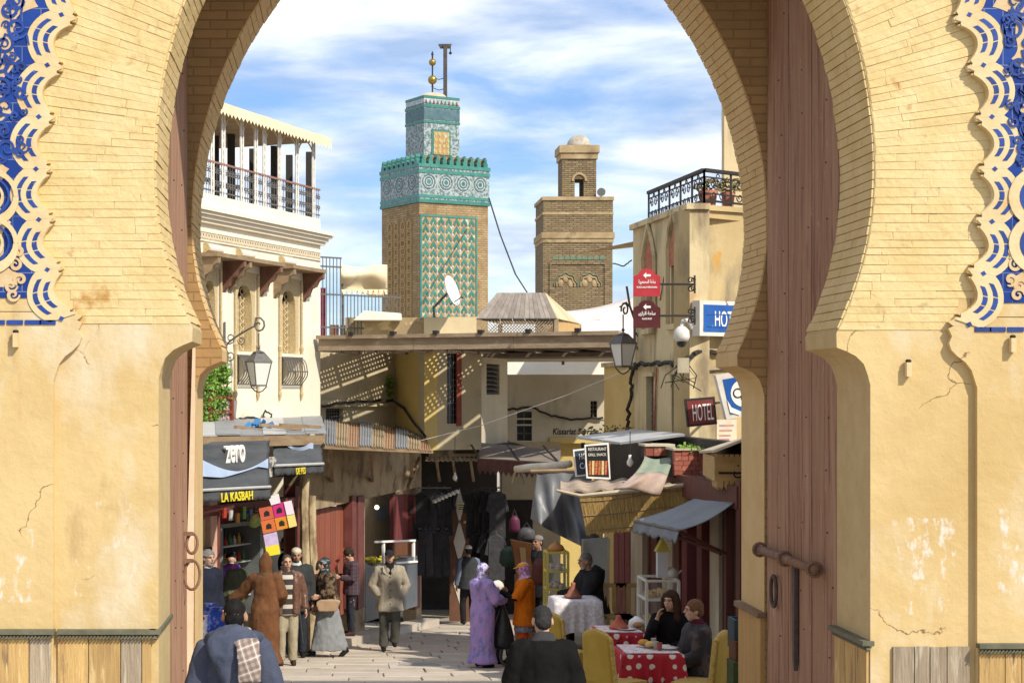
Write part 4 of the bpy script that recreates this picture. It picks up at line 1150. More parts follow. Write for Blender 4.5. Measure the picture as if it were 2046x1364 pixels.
for k in range(n + 4):
    x0 = FL.x + (FR.x - FL.x) * k / n
    for sg in (-1, 1):
        a, c = Vector((x0, 41.05 + .006 * sg, zF + .02)), Vector((x0 + sg * (zE - zF - .06), 41.05 + .006 * sg, zE - .04))
        if FL.x <= min(a.x, c.x) and max(a.x, c.x) <= FR.x: b.bar(a, c, .012, .02)
b.build('lattice', m_deck, pv)['kind'] = 'stuff'
b = MB(); b.hexa([FR + Vector((.0, .2, zF - zE)), BR + Vector((0, -.1, zF - zE)), BR + Vector((-.06, -.1, zF - zE)), FR + Vector((-.06, .2, zF - zE)), FR + Vector((0, .2, -.02)), BR + Vector((0, -.1, -.02)), BR + Vector((-.06, -.1, -.02)), FR + Vector((-.06, .2, -.02))]); b.build('side_panel', mat('straw_panel', (0.60, 0.40, 0.17), (0.42, 0.26, 0.10), .9, 14, .3, 20, stretch=(1, 3, .4)), pv)
# ---- pale tent roof behind the pavilion
te = thing('tent_roof', P(1210, 690, 42), 'large pale tent roof sloping behind the deck', 'tent')
def tent(u, v):
    px = 1118 + 170 * u; yl = 690; yu = 622 - 40 * u + 9 * sin(u * pi)
    return P(px, yl + (yu - yl) * v, 45.5 + 3 * v)
b = MB(); b.grid(tent, 14, 8, (0, .02, -.03)); b.build('sheet', mat('tent_cloth', (0.74, 0.66, 0.60), (0.68, 0.58, 0.50), .85, 1.2, .15, 6, stain=((0.56, 0.36, 0.17), 1.4, .66, .08, (1, 1, 3))), te, smooth=True)
for px in (1125, 1280): b = MB(); b.tube([P(px, 700, 45.7), Vector((XW(px, 45.7), 45.7, 2.9))], .04, 6); b.build('pole', m_irong, te)
# terrace floor that carries the pavilion, parapets and tent
b = MB(); b.box((XW(640, 40), 39.95, 3.0), (XW(1262, 46), 47.0, 3.22)); tag(b.build('roof_terrace', m_wallH, None), 'flat plastered roof terrace behind the timber deck', 'terrace')

# ================================================================ TILED MINARET
m_mbrick = brick_mat('minaret_brick', (0.42, 0.305, 0.165), (0.33, 0.23, 0.115), (0.22, 0.155, 0.085), .5, .14, .02, stain=(0.24, 0.15, 0.075))
m_teal = mat('teal_glaze', (0.03, 0.155, 0.125), (0.055, 0.21, 0.165), .35, 2, .1, 10, spec=.5, objrand=.15)
m_zel = mat('zellige', (0.36, 0.40, 0.385), (0.11, 0.15, 0.16), .5, 6.5, .2, 9, lo=.44, hi=.56, detail=2.0, stain=((0.16, 0.30, 0.26), 5.1, .57, .04))
m_zelw = mat('zellige_white', (0.46, 0.50, 0.48), (0.30, 0.36, 0.36), .45, 6, lo=.45, hi=.55)
m_zeld = mat('zellige_dark', (0.06, 0.12, 0.14), (0.10, 0.17, 0.18), .45, 3)
m_terra = mat('terracotta_lace', (0.34, 0.19, 0.085), (0.46, 0.31, 0.16), .8, 3, .3, 8, stain=((0.50, 0.52, 0.42), 3, .58, .05))
MR = Wall(838, 108.0, 975, 110.36); ML = Wall(763, 112.31, 838, 108.0)
mn = thing('tiled_minaret', Vector((XW(869, 111), 111, gz(111))), 'tall minaret with green and white mosaic bands and gilded finial balls', 'minaret')
def zm(y): return ZW(y, 108.0)
C0 = MR.A.copy(); au = MR.u.copy(); av = -ML.u.copy(); aR, aL = MR.len, ML.len
ctr = C0 + au * aR / 2 + av * aL / 2
def mbox(name, m, z0, z1, grow, parent=mn):
    b = MB(); c = []
    for z in (z0, z1):
        for (s_, t_) in ((-grow, -grow), (aR + grow, -grow), (aR + grow, aL + grow), (-grow, aL + grow)):
            v = C0 + au * s_ + av * t_; c.append((v.x, v.y, z))
    b.hexa(c); return b.build(name, m, parent)
mbox('shaft', m_mbrick, gz(111) - .2, zm(404), 0)
mbox('tile_band', m_zel, zm(404), zm(336), .06)
for y0, y1, g in ((404, 397, .10), (394, 388, .09), (345, 338, .10), (333, 326, .12)): mbox('teal_course', m_teal, zm(y0), zm(y1), g)
mbox('parapet_wall', m_zel, zm(336), zm(326), .07)
mbox('parapet_back', m_mbrick, zm(326), zm(308), -.25)
for W, n in ((MR, 10), (ML, 8)):
    for k in range(n):
        q = W.len * (k + .5) / n; w = W.len / n * .62
        prof = [(-w / 2, zm(326)), (w / 2, zm(326)), (w / 2, zm(320)), (w * .25, zm(315)), (w * .32, zm(312)), (0, zm(306)), (-w * .32, zm(312)), (-w * .25, zm(315)), (-w / 2, zm(320))]
        MB().prism([W.pt(q + x, z, .12) for x, z in prof], W.n * -.3).build('merlon', m_teal, mn)
for W, n in ((MR, 4), (ML, 3)):
    for k in range(n):
        q = W.len * (k + .5) / n; zc_ = zm(362)
        for r, w, m, o in ((.54, .05, m_zelw, .075), (.44, .05, m_zeld, .08), (.34, .05, m_zelw, .08), (.26, .06, m_zeld, .085), (.18, .07, m_zelw, .085), (.08, .10, m_teal, .09)):
            b = MB(); V = []
            for i in range(17):
                a = 2 * pi * i / 16; V += [tuple(W.pt(q + (r - w / 2) * cos(a), zc_ + (r - w / 2) * sin(a), o)), tuple(W.pt(q + (r + w / 2) * cos(a), zc_ + (r + w / 2) * sin(a), o))]
            b.add(V, [(2 * i, 2 * i + 2, 2 * i + 3, 2 * i + 1) for i in range(16)]); b.build('rosette_ring', m, mn)
# interlace panels on the shaft
qa, qb = MR.S(842), MR.S(949); za, zb3 = zm(640), zm(432)
b = MB(); MR.box(b, qa, qb, za, zb3, -.05, .05); b.build('lace_panel', m_terra, mn)
for (x0, x1, y0, y1) in ((qa - .12, qa, za, zb3), (qb, qb + .12, za, zb3), (qa - .12, qb + .12, zb3, zb3 + .12)):
    b = MB(); MR.box(b, x0, x1, y0, y1, -.05, .09); b.build('panel_border', m_teal, mn)
nc, nr = 7, 13
for j in range(nr):
    for i in range(nc):
        q = qa + (qb - qa) * (i + .5 + (.0)) / nc; z = za + (zb3 - za) * (j + .5) / nr; w, h = .19, .26
        prof = [(x_ * .98, y_ * .95) for x_, y_ in [(0, -.02), (-.12, -.26), (-.24, -.20), (-.20, 0), (-.10, .10), (0, .28), (.10, .10), (.20, 0), (.24, -.20), (.12, -.26)]]
        MB().prism([MR.pt(q + x, z + y, .085) for x, y in prof], MR.n * -.04).build('tile', m_teal, mn)
        MB().prism([MR.pt(q + (qb - qa) / nc / 2 + x, z - .30 + y, .075) for x, y in ((-.07, 0), (0, -.11), (.07, 0), (0, .11))], MR.n * -.03).build('star', m_zelw, mn) if i < nc - 1 else None
# raised brick lozenges on the shaded side
b = MB()
for j in range(12):
    for i in range(4):
        q = ML.len * (.16 + .68 * (i + .5) / 4); z = za + (zm(440) - za) * (j + .5) / 12
        for k in range(8):
            a, c = 2 * pi * k / 8, 2 * pi * (k + 1) / 8
            b.bar(ML.pt(q + .26 * cos(a), z + .36 * sin(a), .03), ML.pt(q + .26 * cos(c), z + .36 * sin(c), .03), .09, .07)
b.build('brick_lace', mat('lace_brick', (0.48, 0.33, 0.15), (0.40, 0.26, 0.11), .9, 3, .4, 8), mn)['kind'] = 'stuff'
# upper stage
hs = 1.62; dq = .0
def ubox(name, m, z0, z1, g, parent=mn):
    b = MB(); c = []
    c0 = ctr - au * .15 - av * .0
    for z in (z0, z1):
        for (s_, t_) in ((-1, -1), (1, -1), (1, 1), (-1, 1)):
            v = c0 + au * s_ * (hs + g) * .80 + av * t_ * (hs + g) * .72; c.append((v.x, v.y, z))
    b.hexa(c); return b.build(name, m, parent)
ubox('upper_stage', m_zel, zm(310), zm(196), 0)
for y0, y1, g in ((236, 231, .06), (205, 199, .06), (186, 181, .03)): ubox('teal_course', m_teal, zm(y0), zm(y1), g)
ubox('tile_band', m_zeld, zm(229), zm(207), .03)
ubox('crown', m_zelw, zm(198.5), zm(186.5), .0)
c0 = ctr - au * .15
fR = lambda s_, z, o: (c0 + au * s_ + av * -(hs * .72 + o)) * 1.0 + Vector((0, 0, z - (c0 + au * s_).z))
for (x0, x1, y0, y1, m, o) in ((-.75, .62, 300, 249, m_teal, .05), (-.62, .50, 300, 253, m_terra, .08)):
    b = MB(); b.hexa([fR(x0, zm(y0), -.05), fR(x1, zm(y0), -.05), fR(x1, zm(y0), o), fR(x0, zm(y0), o), fR(x0, zm(y1), -.05), fR(x1, zm(y1), -.05), fR(x1, zm(y1), o), fR(x0, zm(y1), o)]); b.build('blind_window', m, mn)
for j in range(4):
    for i in range(4):
        q, z = -.48 + .30 * i, zm(294) + .36 * j
        MB().prism([fR(q + x, z + y, .10) for x, y in ((0, -.14), (.10, 0), (0, .16), (-.10, 0))], av * .03).build('tile', mat('gold_tile', (0.50, 0.42, 0.16), (0.40, 0.34, 0.12), .5, 3), mn)
for i in range(9): q = -1.15 + .28 * i; MB().prism([fR(q + x, z, .045) for x, z in ((-.09, zm(196)), (.09, zm(196)), (0, zm(188.5)))], av * .02).build('tile', m_teal if i % 2 else mat('red_tile', (0.22, 0.07, 0.05), None, .5), mn)
cz = Vector((c0.x, c0.y, zm(181)))
MB().lathe([(.95 * cos(a), .42 * sin(a)) for a in [pi / 2 * k / 8 for k in range(8)]] + [(.02, .43)], cz, 20).build('dome', mat('dome_plaster', (0.60, 0.50, 0.36), (0.46, 0.37, 0.25), .9, 2, .2, 8), mn, smooth=True)
m_gilt = mat('gilt', (0.40, 0.28, 0.07), (0.30, 0.20, 0.05), .38, 6, metal=.75)
fz = zm(168); sp_ = [(.06, 0), (.05, .35)]
def fin(r, y): return zm(y)
MB().lathe([(.05, 0), (.05, zm(155) - fz), (.10, zm(154) - fz), (.05, zm(153) - fz), (.05, zm(84) - fz), (.09, zm(90) - fz), (.02, zm(82) - fz)], Vector((c0.x, c0.y, fz)), 8).build('finial_rod', m_ironb, mn)
for y_, r in ((141, .29), (105, .23)): MB().ball((c0.x, c0.y, zm(y_)), r, 16, 10).build('finial_ball', m_gilt, mn, smooth=True)
pp_ = c0 + au * .95; MB().bar((pp_.x, pp_.y, zm(185)), (pp_.x, pp_.y, zm(66)), .24).build('mast', mat('mast_wood', (0.06, 0.05, 0.04), (0.09, 0.075, 0.06), .8, 3), mn)
MB().prism([(pp_.x - .42, pp_.y, zm(64)), (pp_.x + .42, pp_.y, zm(64)), (pp_.x + .32, pp_.y, zm(72)), (pp_.x - .3, pp_.y, zm(72))], (0, .3, 0)).build('mast_head', mat('mast_wood', (0, 0, 0)), mn)
MB().tube([(pp_.x + .33, pp_.y, zm(70)), (pp_.x + .33, pp_.y, zm(80))], .03, 5).ball((pp_.x + .33, pp_.y, zm(83)), .1).build('pulley', m_ironb, mn)
for y_ in (135, 157): MB().tube([(c0.x, c0.y, zm(y_)), ((c0.x + pp_.x) / 2, (c0.y + pp_.y) / 2, zm(y_ + 4)), (pp_.x, pp_.y, zm(y_ - 1))], .025, 4).build('stay', m_ironb, mn)

# ================================================================ BRICK MINARET
m_b2 = brick_mat('old_minaret_brick', (0.33, 0.24, 0.13), (0.19, 0.135, 0.075), (0.10, 0.075, 0.05), .30, .085, .016, stain=(0.22, 0.165, 0.085), bump=.9)
m_b2s = mat('minaret_trim', (0.44, 0.33, 0.18), (0.30, 0.21, 0.11), .9, 2, .4, 10, stain=((0.24, 0.17, 0.09), 1.8, .56, .1))
D2 = 72.0
m_oldteal = mat('worn_teal', (0.10, 0.19, 0.13), (0.22, 0.19, 0.10), .6, 5, .3, 12, lo=.45, hi=.55)
m2 = thing('brick_minaret', Vector((XW(1155, 74), 74, gz(74))), 'weathered square brick minaret with small domed lantern', 'minaret')
def z2(y): return ZW(y, D2)
def sq(name, m, xl, xr, yt, yb, d0=D2, dep=None):
    x0, x1 = XW(xl, D2), XW(xr, D2); w = x1 - x0; dep = dep or w
    b = MB(); cyc = D2 + 1.45
    b.box((x0, cyc - dep / 2, z2(yb)), (x1, cyc + dep / 2, z2(yt))); return b.build(name, m, m2)
sq('shaft', m_b2, 1085, 1224, 480, 700); sq('cornice', m_b2s, 1082, 1228, 464, 476); sq('cornice', m_b2s, 1084, 1226, 476.2, 484)
sq('upper_shaft', m_b2, 1086, 1225, 400, 463.8); sq('parapet_course', m_b2s, 1083, 1227, 393, 400.2); sq('string_course', m_b2s, 1084, 1226, 424, 429)
DL = 72.8; x0, x1 = XW(1123, DL), XW(1191, DL); wl_ = x1 - x0; cyc = D2 + 1.45; wx0, wx1 = XW(1148, DL), XW(1166, DL); z2 = lambda y: ZW(y, DL)
sq_ = sq
def sq(name, m, xl, xr, yt, yb): w = XW(xr, DL) - XW(xl, DL); b = MB(); b.box((XW(xl, DL), cyc - w / 2, z2(yb)), (XW(xr, DL), cyc + w / 2, z2(yt))); return b.build(name, m, m2)
for lo, hi in (((x0, cyc - wl_ / 2, z2(393)), (wx0, cyc + wl_ / 2, z2(318))), ((wx1, cyc - wl_ / 2, z2(393)), (x1, cyc + wl_ / 2, z2(318)))): MB().box(lo, hi).build('lantern_pier', m_b2, m2)
b = MB(); b.box((wx0, cyc - wl_ / 2, z2(358)), (wx1, cyc + wl_ / 2, z2(318))); b.build('lantern_head', m_b2, m2)
b = MB()
b.tube([(x0 + wl_ / 2 + .28 * cos(a), cyc - wl_ / 2 - .01, z2(362) + .30 * sin(a)) for a in [pi * k / 10 for k in range(11)]], .06, 5); b.build('window_arch', m_b2s, m2)
sq('lantern_cornice', m_b2s, 1120, 1194, 306, 318); sq('lantern_cap', m_b2s, 1117, 1197, 291, 306)
MB().lathe([(.52 * cos(a), .55 * sin(a)) for a in [pi / 2 * k / 9 for k in range(9)]] + [(.02, .56)], (XW(1157, 73.4), cyc, z2(291)), 18).build('dome', mat('dome_grey', (0.34, 0.30, 0.24), (0.46, 0.41, 0.33), .9, 3, .3, 10, lo=.45, hi=.55), m2, smooth=True)
z2 = lambda y: ZW(y, D2)
yf = cyc - (XW(1224, D2) - XW(1085, D2)) / 2
for k in range(9): xa = XW(1105, D2) + k * .24; MB().prism([(xa, yf - .02, z2(519)), (xa + .22, yf - .02, z2(519)), (xa + .22, yf - .02, z2(513)), (xa + .11, yf - .02, z2(510)), (xa, yf - .02, z2(513))], (0, .05, 0)).build('tile', m_oldteal, m2)
for pxc in (1130, 1178):
    xc = XW(pxc, D2)
    for r, w, m, o in ((.46, .05, m_oldteal, .02), (.36, .07, m_b2s, .03)):
        b = MB(); b.tube([(xc + r * (1 + .07 * sin(a * 9)) * cos(a), yf - o, z2(572) + r * (1 + .07 * sin(a * 9)) * 1.15 * sin(a)) for a in [pi * k / 24 for k in range(25)]], w / 2, 4); b.build('blind_arch', m, m2)
    for k in range(3): b = MB(); b.ball((xc + (k - 1) * .2, yf, z2(566) + (.2 if k == 1 else 0)), (.12, .05, .16), 8, 5); b.build('stucco_boss', m_b2s, m2)
for (xa, xb, ya, yb) in ((1098, 1102, 528, 620), (1208, 1212, 528, 620), (1098, 1212, 524, 528)): b = MB(); b.box((XW(xa, D2), yf - .05, z2(yb)), (XW(xb, D2), yf + .02, z2(ya))); b.build('panel_frame', m_b2, m2)
b = MB(); ls = thing('loudspeaker', Vector((XW(1204, D2), cyc - .9, z2(393))), 'grey horn loudspeaker on the brick minaret parapet', 'loudspeaker')
MB().lathe([(.18, 0), (.16, .02), (.05, .12), (.04, .2)], (XW(1205, D2), cyc - .95, z2(381)), 14, axis=(.2, 1, -.1)).build('horn', m_irong, ls)
MB().bar((XW(1205, D2), cyc - .9, z2(381)), (XW(1205, D2), cyc - .9, z2(393)), .04).build('stand', m_ironb, ls)
MB().tube([P(976, 395, 60), P(1010, 500, 55), P(1052, 584, 43)], .012, 4); b = MB(); b.tube([P(977, 396, 108), P(1000, 470, 88), P(1030, 548, 62), P(1053, 584, 43)], [.05, .04, .03, .02], 4); tag(b.build('sagging_cable', m_cable, None), 'thin cable sagging from the tiled minaret to the pavilion', 'cable')
# ================================================================ BUILDING ON THE RIGHT
def wbox(W, name, m, parent, px0, px1, py0, py1, o0, o1, **k):
    """box on a wall plane from photo columns and rows (rows read at the middle)"""
    pc = (px0 + px1) / 2
    b = MB(); W.box(b, W.S(px0, o1), W.S(px1, o1), W.Z(pc, py1, o1), W.Z(pc, py0, o1), o0, o1); return b.build(name, m, parent, **k)
m_ochre = mat('ochre_render', (0.64, 0.53, 0.32), (0.56, 0.45, 0.25), 0.9, 1.3, 0.3, 14, stain=((0.27, 0.21, 0.13), 1.6, .50, .16, (1.4, 1.4, .35)), stain2=((0.44, 0.24, 0.10), 1.1, .64, .1, (1, 1, .5)))
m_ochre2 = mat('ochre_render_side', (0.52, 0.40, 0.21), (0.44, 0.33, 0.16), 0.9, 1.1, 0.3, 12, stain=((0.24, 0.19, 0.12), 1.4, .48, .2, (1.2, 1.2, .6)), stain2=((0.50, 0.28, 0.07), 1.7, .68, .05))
m_redbrick = mat('red_brickwork', (0.36, 0.11, 0.065), (0.46, 0.19, 0.11), .85, 9, .4, 20, stretch=(1, 1, 3))
WJ = Wall(1265, 29.3, 1378, 26.0); WK = Wall(1378, 26.0, 1640, 27.4)
hb = thing('hotel_building', WJ.base(), 'ochre hotel building with slim barred windows and roof railing on the right', 'building')
ZR_ = 4.86
holes = []
for a, c, y0, y1 in ((1291, 1307, 552, 655), (1341, 1358, 530, 645), (1291, 1306, 752, 862), (1342, 1357, 748, 862)):
    holes.append((WJ.S(a), WJ.S(c), WJ.Z((a + c) / 2, y1), WJ.Z((a + c) / 2, y0)))
WJ.panel(0, WJ.len, gz(28) - .5, ZR_, holes, .3, 'wall', m_ochre, hb)
for i, h in enumerate(holes):
    b = MB(); WJ.box(b, h[0], h[1], h[2], h[3], -.16, -.14); w = b.build('window', m_glassd, hb)
    b = MB(); n = int((h[3] - h[2]) / .09)
    for k in range(n): z = h[2] + (h[3] - h[2]) * (k + .5) / n; b.bar(WJ.pt(h[0], z, -.09), WJ.pt(h[1], z, -.09), .014)
    for k in range(3): q = h[0] + (h[1] - h[0]) * (k + .5) / 3; b.bar(WJ.pt(q, h[2], -.085), WJ.pt(q, h[3], -.085), .014)
    b.build('grille', m_irong, w)
    b = MB(); WJ.box(b, h[0] - .12, h[1] + .12, h[2] - .10, h[2] - .02, -.1, .09); b.build('sill', m_ochre, w)
    if i < 2:      # pointed red brick head over each upper window
        qc = (h[0] + h[1]) / 2; hw = (h[1] - h[0]) / 2 + .03
        prof = [(-hw, h[3]), (hw, h[3]), (hw, h[3] + .22), (hw * .7, h[3] + .40), (0, h[3] + .62), (-hw * .7, h[3] + .40), (-hw, h[3] + .22)]
        MB().prism([WJ.pt(qc + x, z, .02) for x, z in prof], WJ.n * -.1).build('brick_head', m_redbrick, w)
        b = MB(); b.tube([WJ.pt(qc - hw - .10, h[2], .03), WJ.pt(qc - hw - .10, h[3] + .30, .03), WJ.pt(qc - hw * .8, h[3] + .55, .03), WJ.pt(qc, h[3] + .82, .03), WJ.pt(qc + hw * .8, h[3] + .55, .03), WJ.pt(qc + hw + .10, h[3] + .30, .03), WJ.pt(qc + hw + .10, h[2], .03)], .045, 5); b.build('stucco_frame', m_ochre, w)
    else:
        b = MB(); WJ.box(b, h[0] - .08, h[1] + .08, h[3], h[3] + .07, -.1, .05); b.build('lintel', m_ochre, w)
b = MB(); WJ.box(b, -.03, WJ.len + .05, ZR_ + .002, ZR_ + .09, -.3, .06); b.build('coping', m_ochre, hb)
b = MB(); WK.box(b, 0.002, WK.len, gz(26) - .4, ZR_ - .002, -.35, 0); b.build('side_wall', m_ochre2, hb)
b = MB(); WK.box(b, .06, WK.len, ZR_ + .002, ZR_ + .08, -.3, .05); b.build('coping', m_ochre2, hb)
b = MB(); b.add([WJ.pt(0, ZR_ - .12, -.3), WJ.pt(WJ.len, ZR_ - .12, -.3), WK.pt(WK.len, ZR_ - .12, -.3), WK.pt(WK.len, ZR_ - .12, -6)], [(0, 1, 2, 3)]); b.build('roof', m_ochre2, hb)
# roof railing of scrolled iron
rl = thing('roof_railing', WK.pt(.5, ZR_ + .1), 'black scrolled iron railing round the hotel roof', 'railing')
RP = [WJ.pt(.25, 0, -.2), WJ.pt(WJ.len - .1, 0, -.25), WK.pt(WK.len, 0, -.3)]
zl, zh = ZR_ + .10, 5.46
b = MB()
for z, w in ((zl + .05, .03), (zl + .16, .02), (zh - .10, .02)): 
    bb = MB()
    for a, c in zip(RP[:-1], RP[1:]): bb.bar((a.x, a.y, z), (c.x, c.y, z), w)
    bb.build('rail', m_ironb, rl)
bb = MB()
for a, c in zip(RP[:-1], RP[1:]): bb.bar((a.x, a.y, zh), (c.x, c.y, zh), .075, .05)
bb.build('hand_rail', m_ironb, rl)
for a, c in zip(RP[:-1], RP[1:]):
    L_ = (c - a).length; u = (c - a).normalized(); n = max(2, int(L_ / .5))
    for k in range(n + 1):
        p = a + u * (L_ * k / n); bb = MB(); bb.bar((p.x, p.y, ZR_), (p.x, p.y, zh), .03); bb.build('post', m_ironb, rl)
    for k in range(n):
        p = a + u * (L_ * (k + .5) / n); bb = MB()
        zc_ = (zl + zh) / 2
        for sg in (-1, 1):
            bb.tube(scroll((p.x + u.x * sg * .11, p.y + u.y * sg * .11, zc_ + .06), u * sg, (0, 0, 1), .09, 1.3, 0, 1, 12), .009, 4)
            bb.tube(scroll((p.x + u.x * sg * .10, p.y + u.y * sg * .10, zc_ - .11), u * sg, (0, 0, -1), .075, 1.2, 0, 1, 12), .009, 4)
        bb.tube(scroll((p.x, p.y, zc_ + .17), u, (0, 0, 1), .05, 1, 0, 1, 9), .009, 4)
        bb.build('scrollwork', m_ironb, rl)
# flower pots on the roof
for (px, py, w, lab) in ((1415, 412, .14, 'terracotta flower pot with trailing dry plant on the hotel roof'), (1455, 414, .10, 'small red flower pot at the right of the hotel roof')):
    p = WK.pt(WK.S(px, -.6), ZR_ - .0, -.6); t = thing('flower_pot', p, lab, 'flower pot')
    MB().lathe([(w * .7, .0), (w, .28), (w * 1.12, .28), (w * 1.12, .33), (w * .9, .33)], (p.x, p.y, p.z + .06), 12).build('pot', mat('terracotta', (0.42, 0.15, 0.10), (0.50, 0.22, 0.15), .8, 6), t)
    b = MB(); leaves(b, (p.x, p.y, p.z + .48), (.22, .2, .12), 160, .07); b.build('plant', mat('dry_leaf', (0.16, 0.15, 0.06), (0.24, 0.20, 0.09), .8, 5), t, fixn=False)
# taller block behind
b = MB(); b.box((XW(1447, 36), 36, gz(36)), (XW(1447, 36) + 5, 36.25, ZW(150, 36))); tag(b.build('tower_block', mat('pale_render', (0.66, 0.53, 0.31), (0.58, 0.45, 0.25), .9, 1, .2, 10, stain=((0.36, 0.29, 0.18), 1.3, .6, .1, (1.3, 1.3, .3))), None), 'tall pale rendered block behind the hotel roof', 'building')
# low yellow wing left of the hotel
WJ2 = Wall(1207, 31.2, 1265, 29.5)
yw = thing('yellow_wing', WJ2.base(), 'low yellow wing with damp streaks left of the hotel', 'building')
b = MB(); WJ2.box(b, 0, WJ2.len, gz(31) - .4, 2.60, -.35, 0); b.build('wall', mat('yellow_damp', (0.62, 0.46, 0.19), (0.54, 0.38, 0.14), .9, 1.2, .3, 12, stain=((0.24, 0.18, 0.09), 1.6, .56, .12, (1.6, 1.6, .25))), yw)
b = MB(); WJ2.box(b, -.02, WJ2.len, 2.602, 2.68, -.37, .05); b.build('coping', m_par, yw)
b = MB(); leaves(b, WJ2.pp(1232, 862, .3), (.75, .15, .10), 260, .06); tag(b.build('dry_weeds', mat('dry_leaf', (0, 0, 0)), None, fixn=False), 'dry dark weeds on the ledge left of the hotel', 'plant')

# ---- hanging cables
def cable(pts, r, label, cat='cable', m=None, jit=.012, n=6):
    q = []
    for a, c in zip(pts[:-1], pts[1:]):
        for k in range(n): v = Vector(a).lerp(Vector(c), k / n); q.append(v + Vector((rnd(-jit, jit), rnd(-jit, jit), rnd(-jit, jit))))
    q.append(Vector(pts[-1])); b = MB(); b.tube(q, r, 5); return tag(b.build('cable', m or m_cable, None), label, cat)
cable([WJ.pp(1262, 735, .05), WJ.pp(1275, 728, .06), WJ.pp(1310, 724, .06), WJ.pp(1345, 728, .06), WJ.pp(1372, 716, .08)] + [WK.pp(1392, 706, .06), WK.pp(1418, 704, .06), WK.pp(1450, 706, .05)], .035, 'thick tangled black cable bundle along the hotel wall', jit=.03)
cable([WJ.pp(1262, 735, .05), WJ.pp(1259, 790, .06), WJ.pp(1255, 830, .06), WJ.pp(1250, 862, .06)], .03, 'black cable bundle dropping down the hotel corner', jit=.03)
cable([WJ.pp(1312, 735, .03), WJ.pp(1309, 800, .03), WJ.pp(1307, 862, .03)], .016, 'thin red pipe beside the first lower hotel window', 'pipe', m_redbrick, .002)
cable([WJ.pp(1362, 735, .03), WJ.pp(1360, 800, .03), WJ.pp(1359, 862, .03)], .014, 'thin red pipe beside the second lower hotel window', 'pipe', m_redbrick, .002)
cable([WK.pp(1397, 812, .03), WK.pp(1396, 748, .03), WK.pp(1404, 742, .03), WK.pp(1490, 736, .03)], .012, 'dark conduit bending round above the red hotel sign', jit=.001)
cable([WK.pp(1405, 722, .05), WK.pp(1398, 730, .05), WK.pp(1405, 738, .05), WK.pp(1414, 731, .05), WK.pp(1407, 722, .05)], .010, 'coiled loop of cable on the hotel side wall', jit=.004)
cable([WJ.pp(1335, 480, .02), WJ.pp(1332, 530, .02), WJ.pp(1322, 580, .02), WJ.pp(1318, 600, .02)], .008, 'thin wire running down between the upper hotel windows', jit=.006)
cable([P(1225, 526, 31), P(1246, 532, 30), P(1262, 520, 29.4)], .012, 'short wire reaching the hotel corner by the sky', jit=.004)
cable([WD.pp(626, 850, .1), WD.pp(640, 812, .12), WD.pp(700, 803, .12), WD.pp(785, 800, .12), WE.pp(805, 815, .08), WF.pp(850, 872, .1)], .03, 'black cable bundle sagging across the dappled wall', jit=.02)
cable([WH.pp(1008, 820, .1), WH.pp(1060, 812, .1), WH.pp(1095, 828, .1), WH.pp(1140, 838, .1), WH.pp(1205, 834, .1)], .03, 'black cable along the market hall wall', jit=.02)
cable([FA.pp(470, 838, .08), FA.pp(500, 832, .08), FA.pp(530, 842, .08), FA.pp(570, 850, .08), FA.pp(625, 835, .08)], .022, 'twisted cable low across the cream building', jit=.02)
cable([FA.pp(524, 836, .08), FA.pp(530, 820, .1), FA.pp(542, 828, .1), FA.pp(536, 846, .1), FA.pp(522, 846, .1)], .018, 'loop of spare cable below the lantern', jit=.012)
cable([P(760, 900, 36), P(960, 850, 35), P(1130, 790, 33), P(1262, 735, 29.4)], .007, 'thin pale wire strung across the street', m=m_whiteiron, jit=.0)

# ---- lantern on the hotel corner
lb = WJ.pp(1268, 640, .05); t = thing('bracket_lantern', lb, 'grey street lantern hanging at the hotel corner beside the signs', 'street lamp', 'street lanterns on scrolled brackets')
top = P(1245, 655, lb.y - .3); ux = Vector((top.x - lb.x, top.y - lb.y, 0)).normalized()
b = MB(); b.tube([P(1252, 572, lb.y - .1), P(1258, 610, lb.y - .05), lb, lb + Vector((0, 0, -.5))], .02, 5); b.build('wall_rod', m_irong, t)
b = MB(); b.tube(scroll(top + Vector((.03, 0, .30)), ux, (0, 0, 1), .13, 1.3, -.3, 1, 14), .016, 5); b.tube([lb + Vector((0, 0, .1)), top + Vector((.05, 0, .42)), top + Vector((-.06, 0, .34))], .014, 5)
for s_, z in ((.05, -.2), (.1, -.42)): b.tube(scroll(lb + Vector((.12, 0, z)), (1, 0, 0), (0, 0, 1), .10, 1.2, pi, 1, 11), .012, 4)
b.build('bracket', m_irong, t); MB().tube([top + Vector((0, 0, .22)), top], .012, 5).build('hanger', m_irong, t)
lantern(t, top, .68)

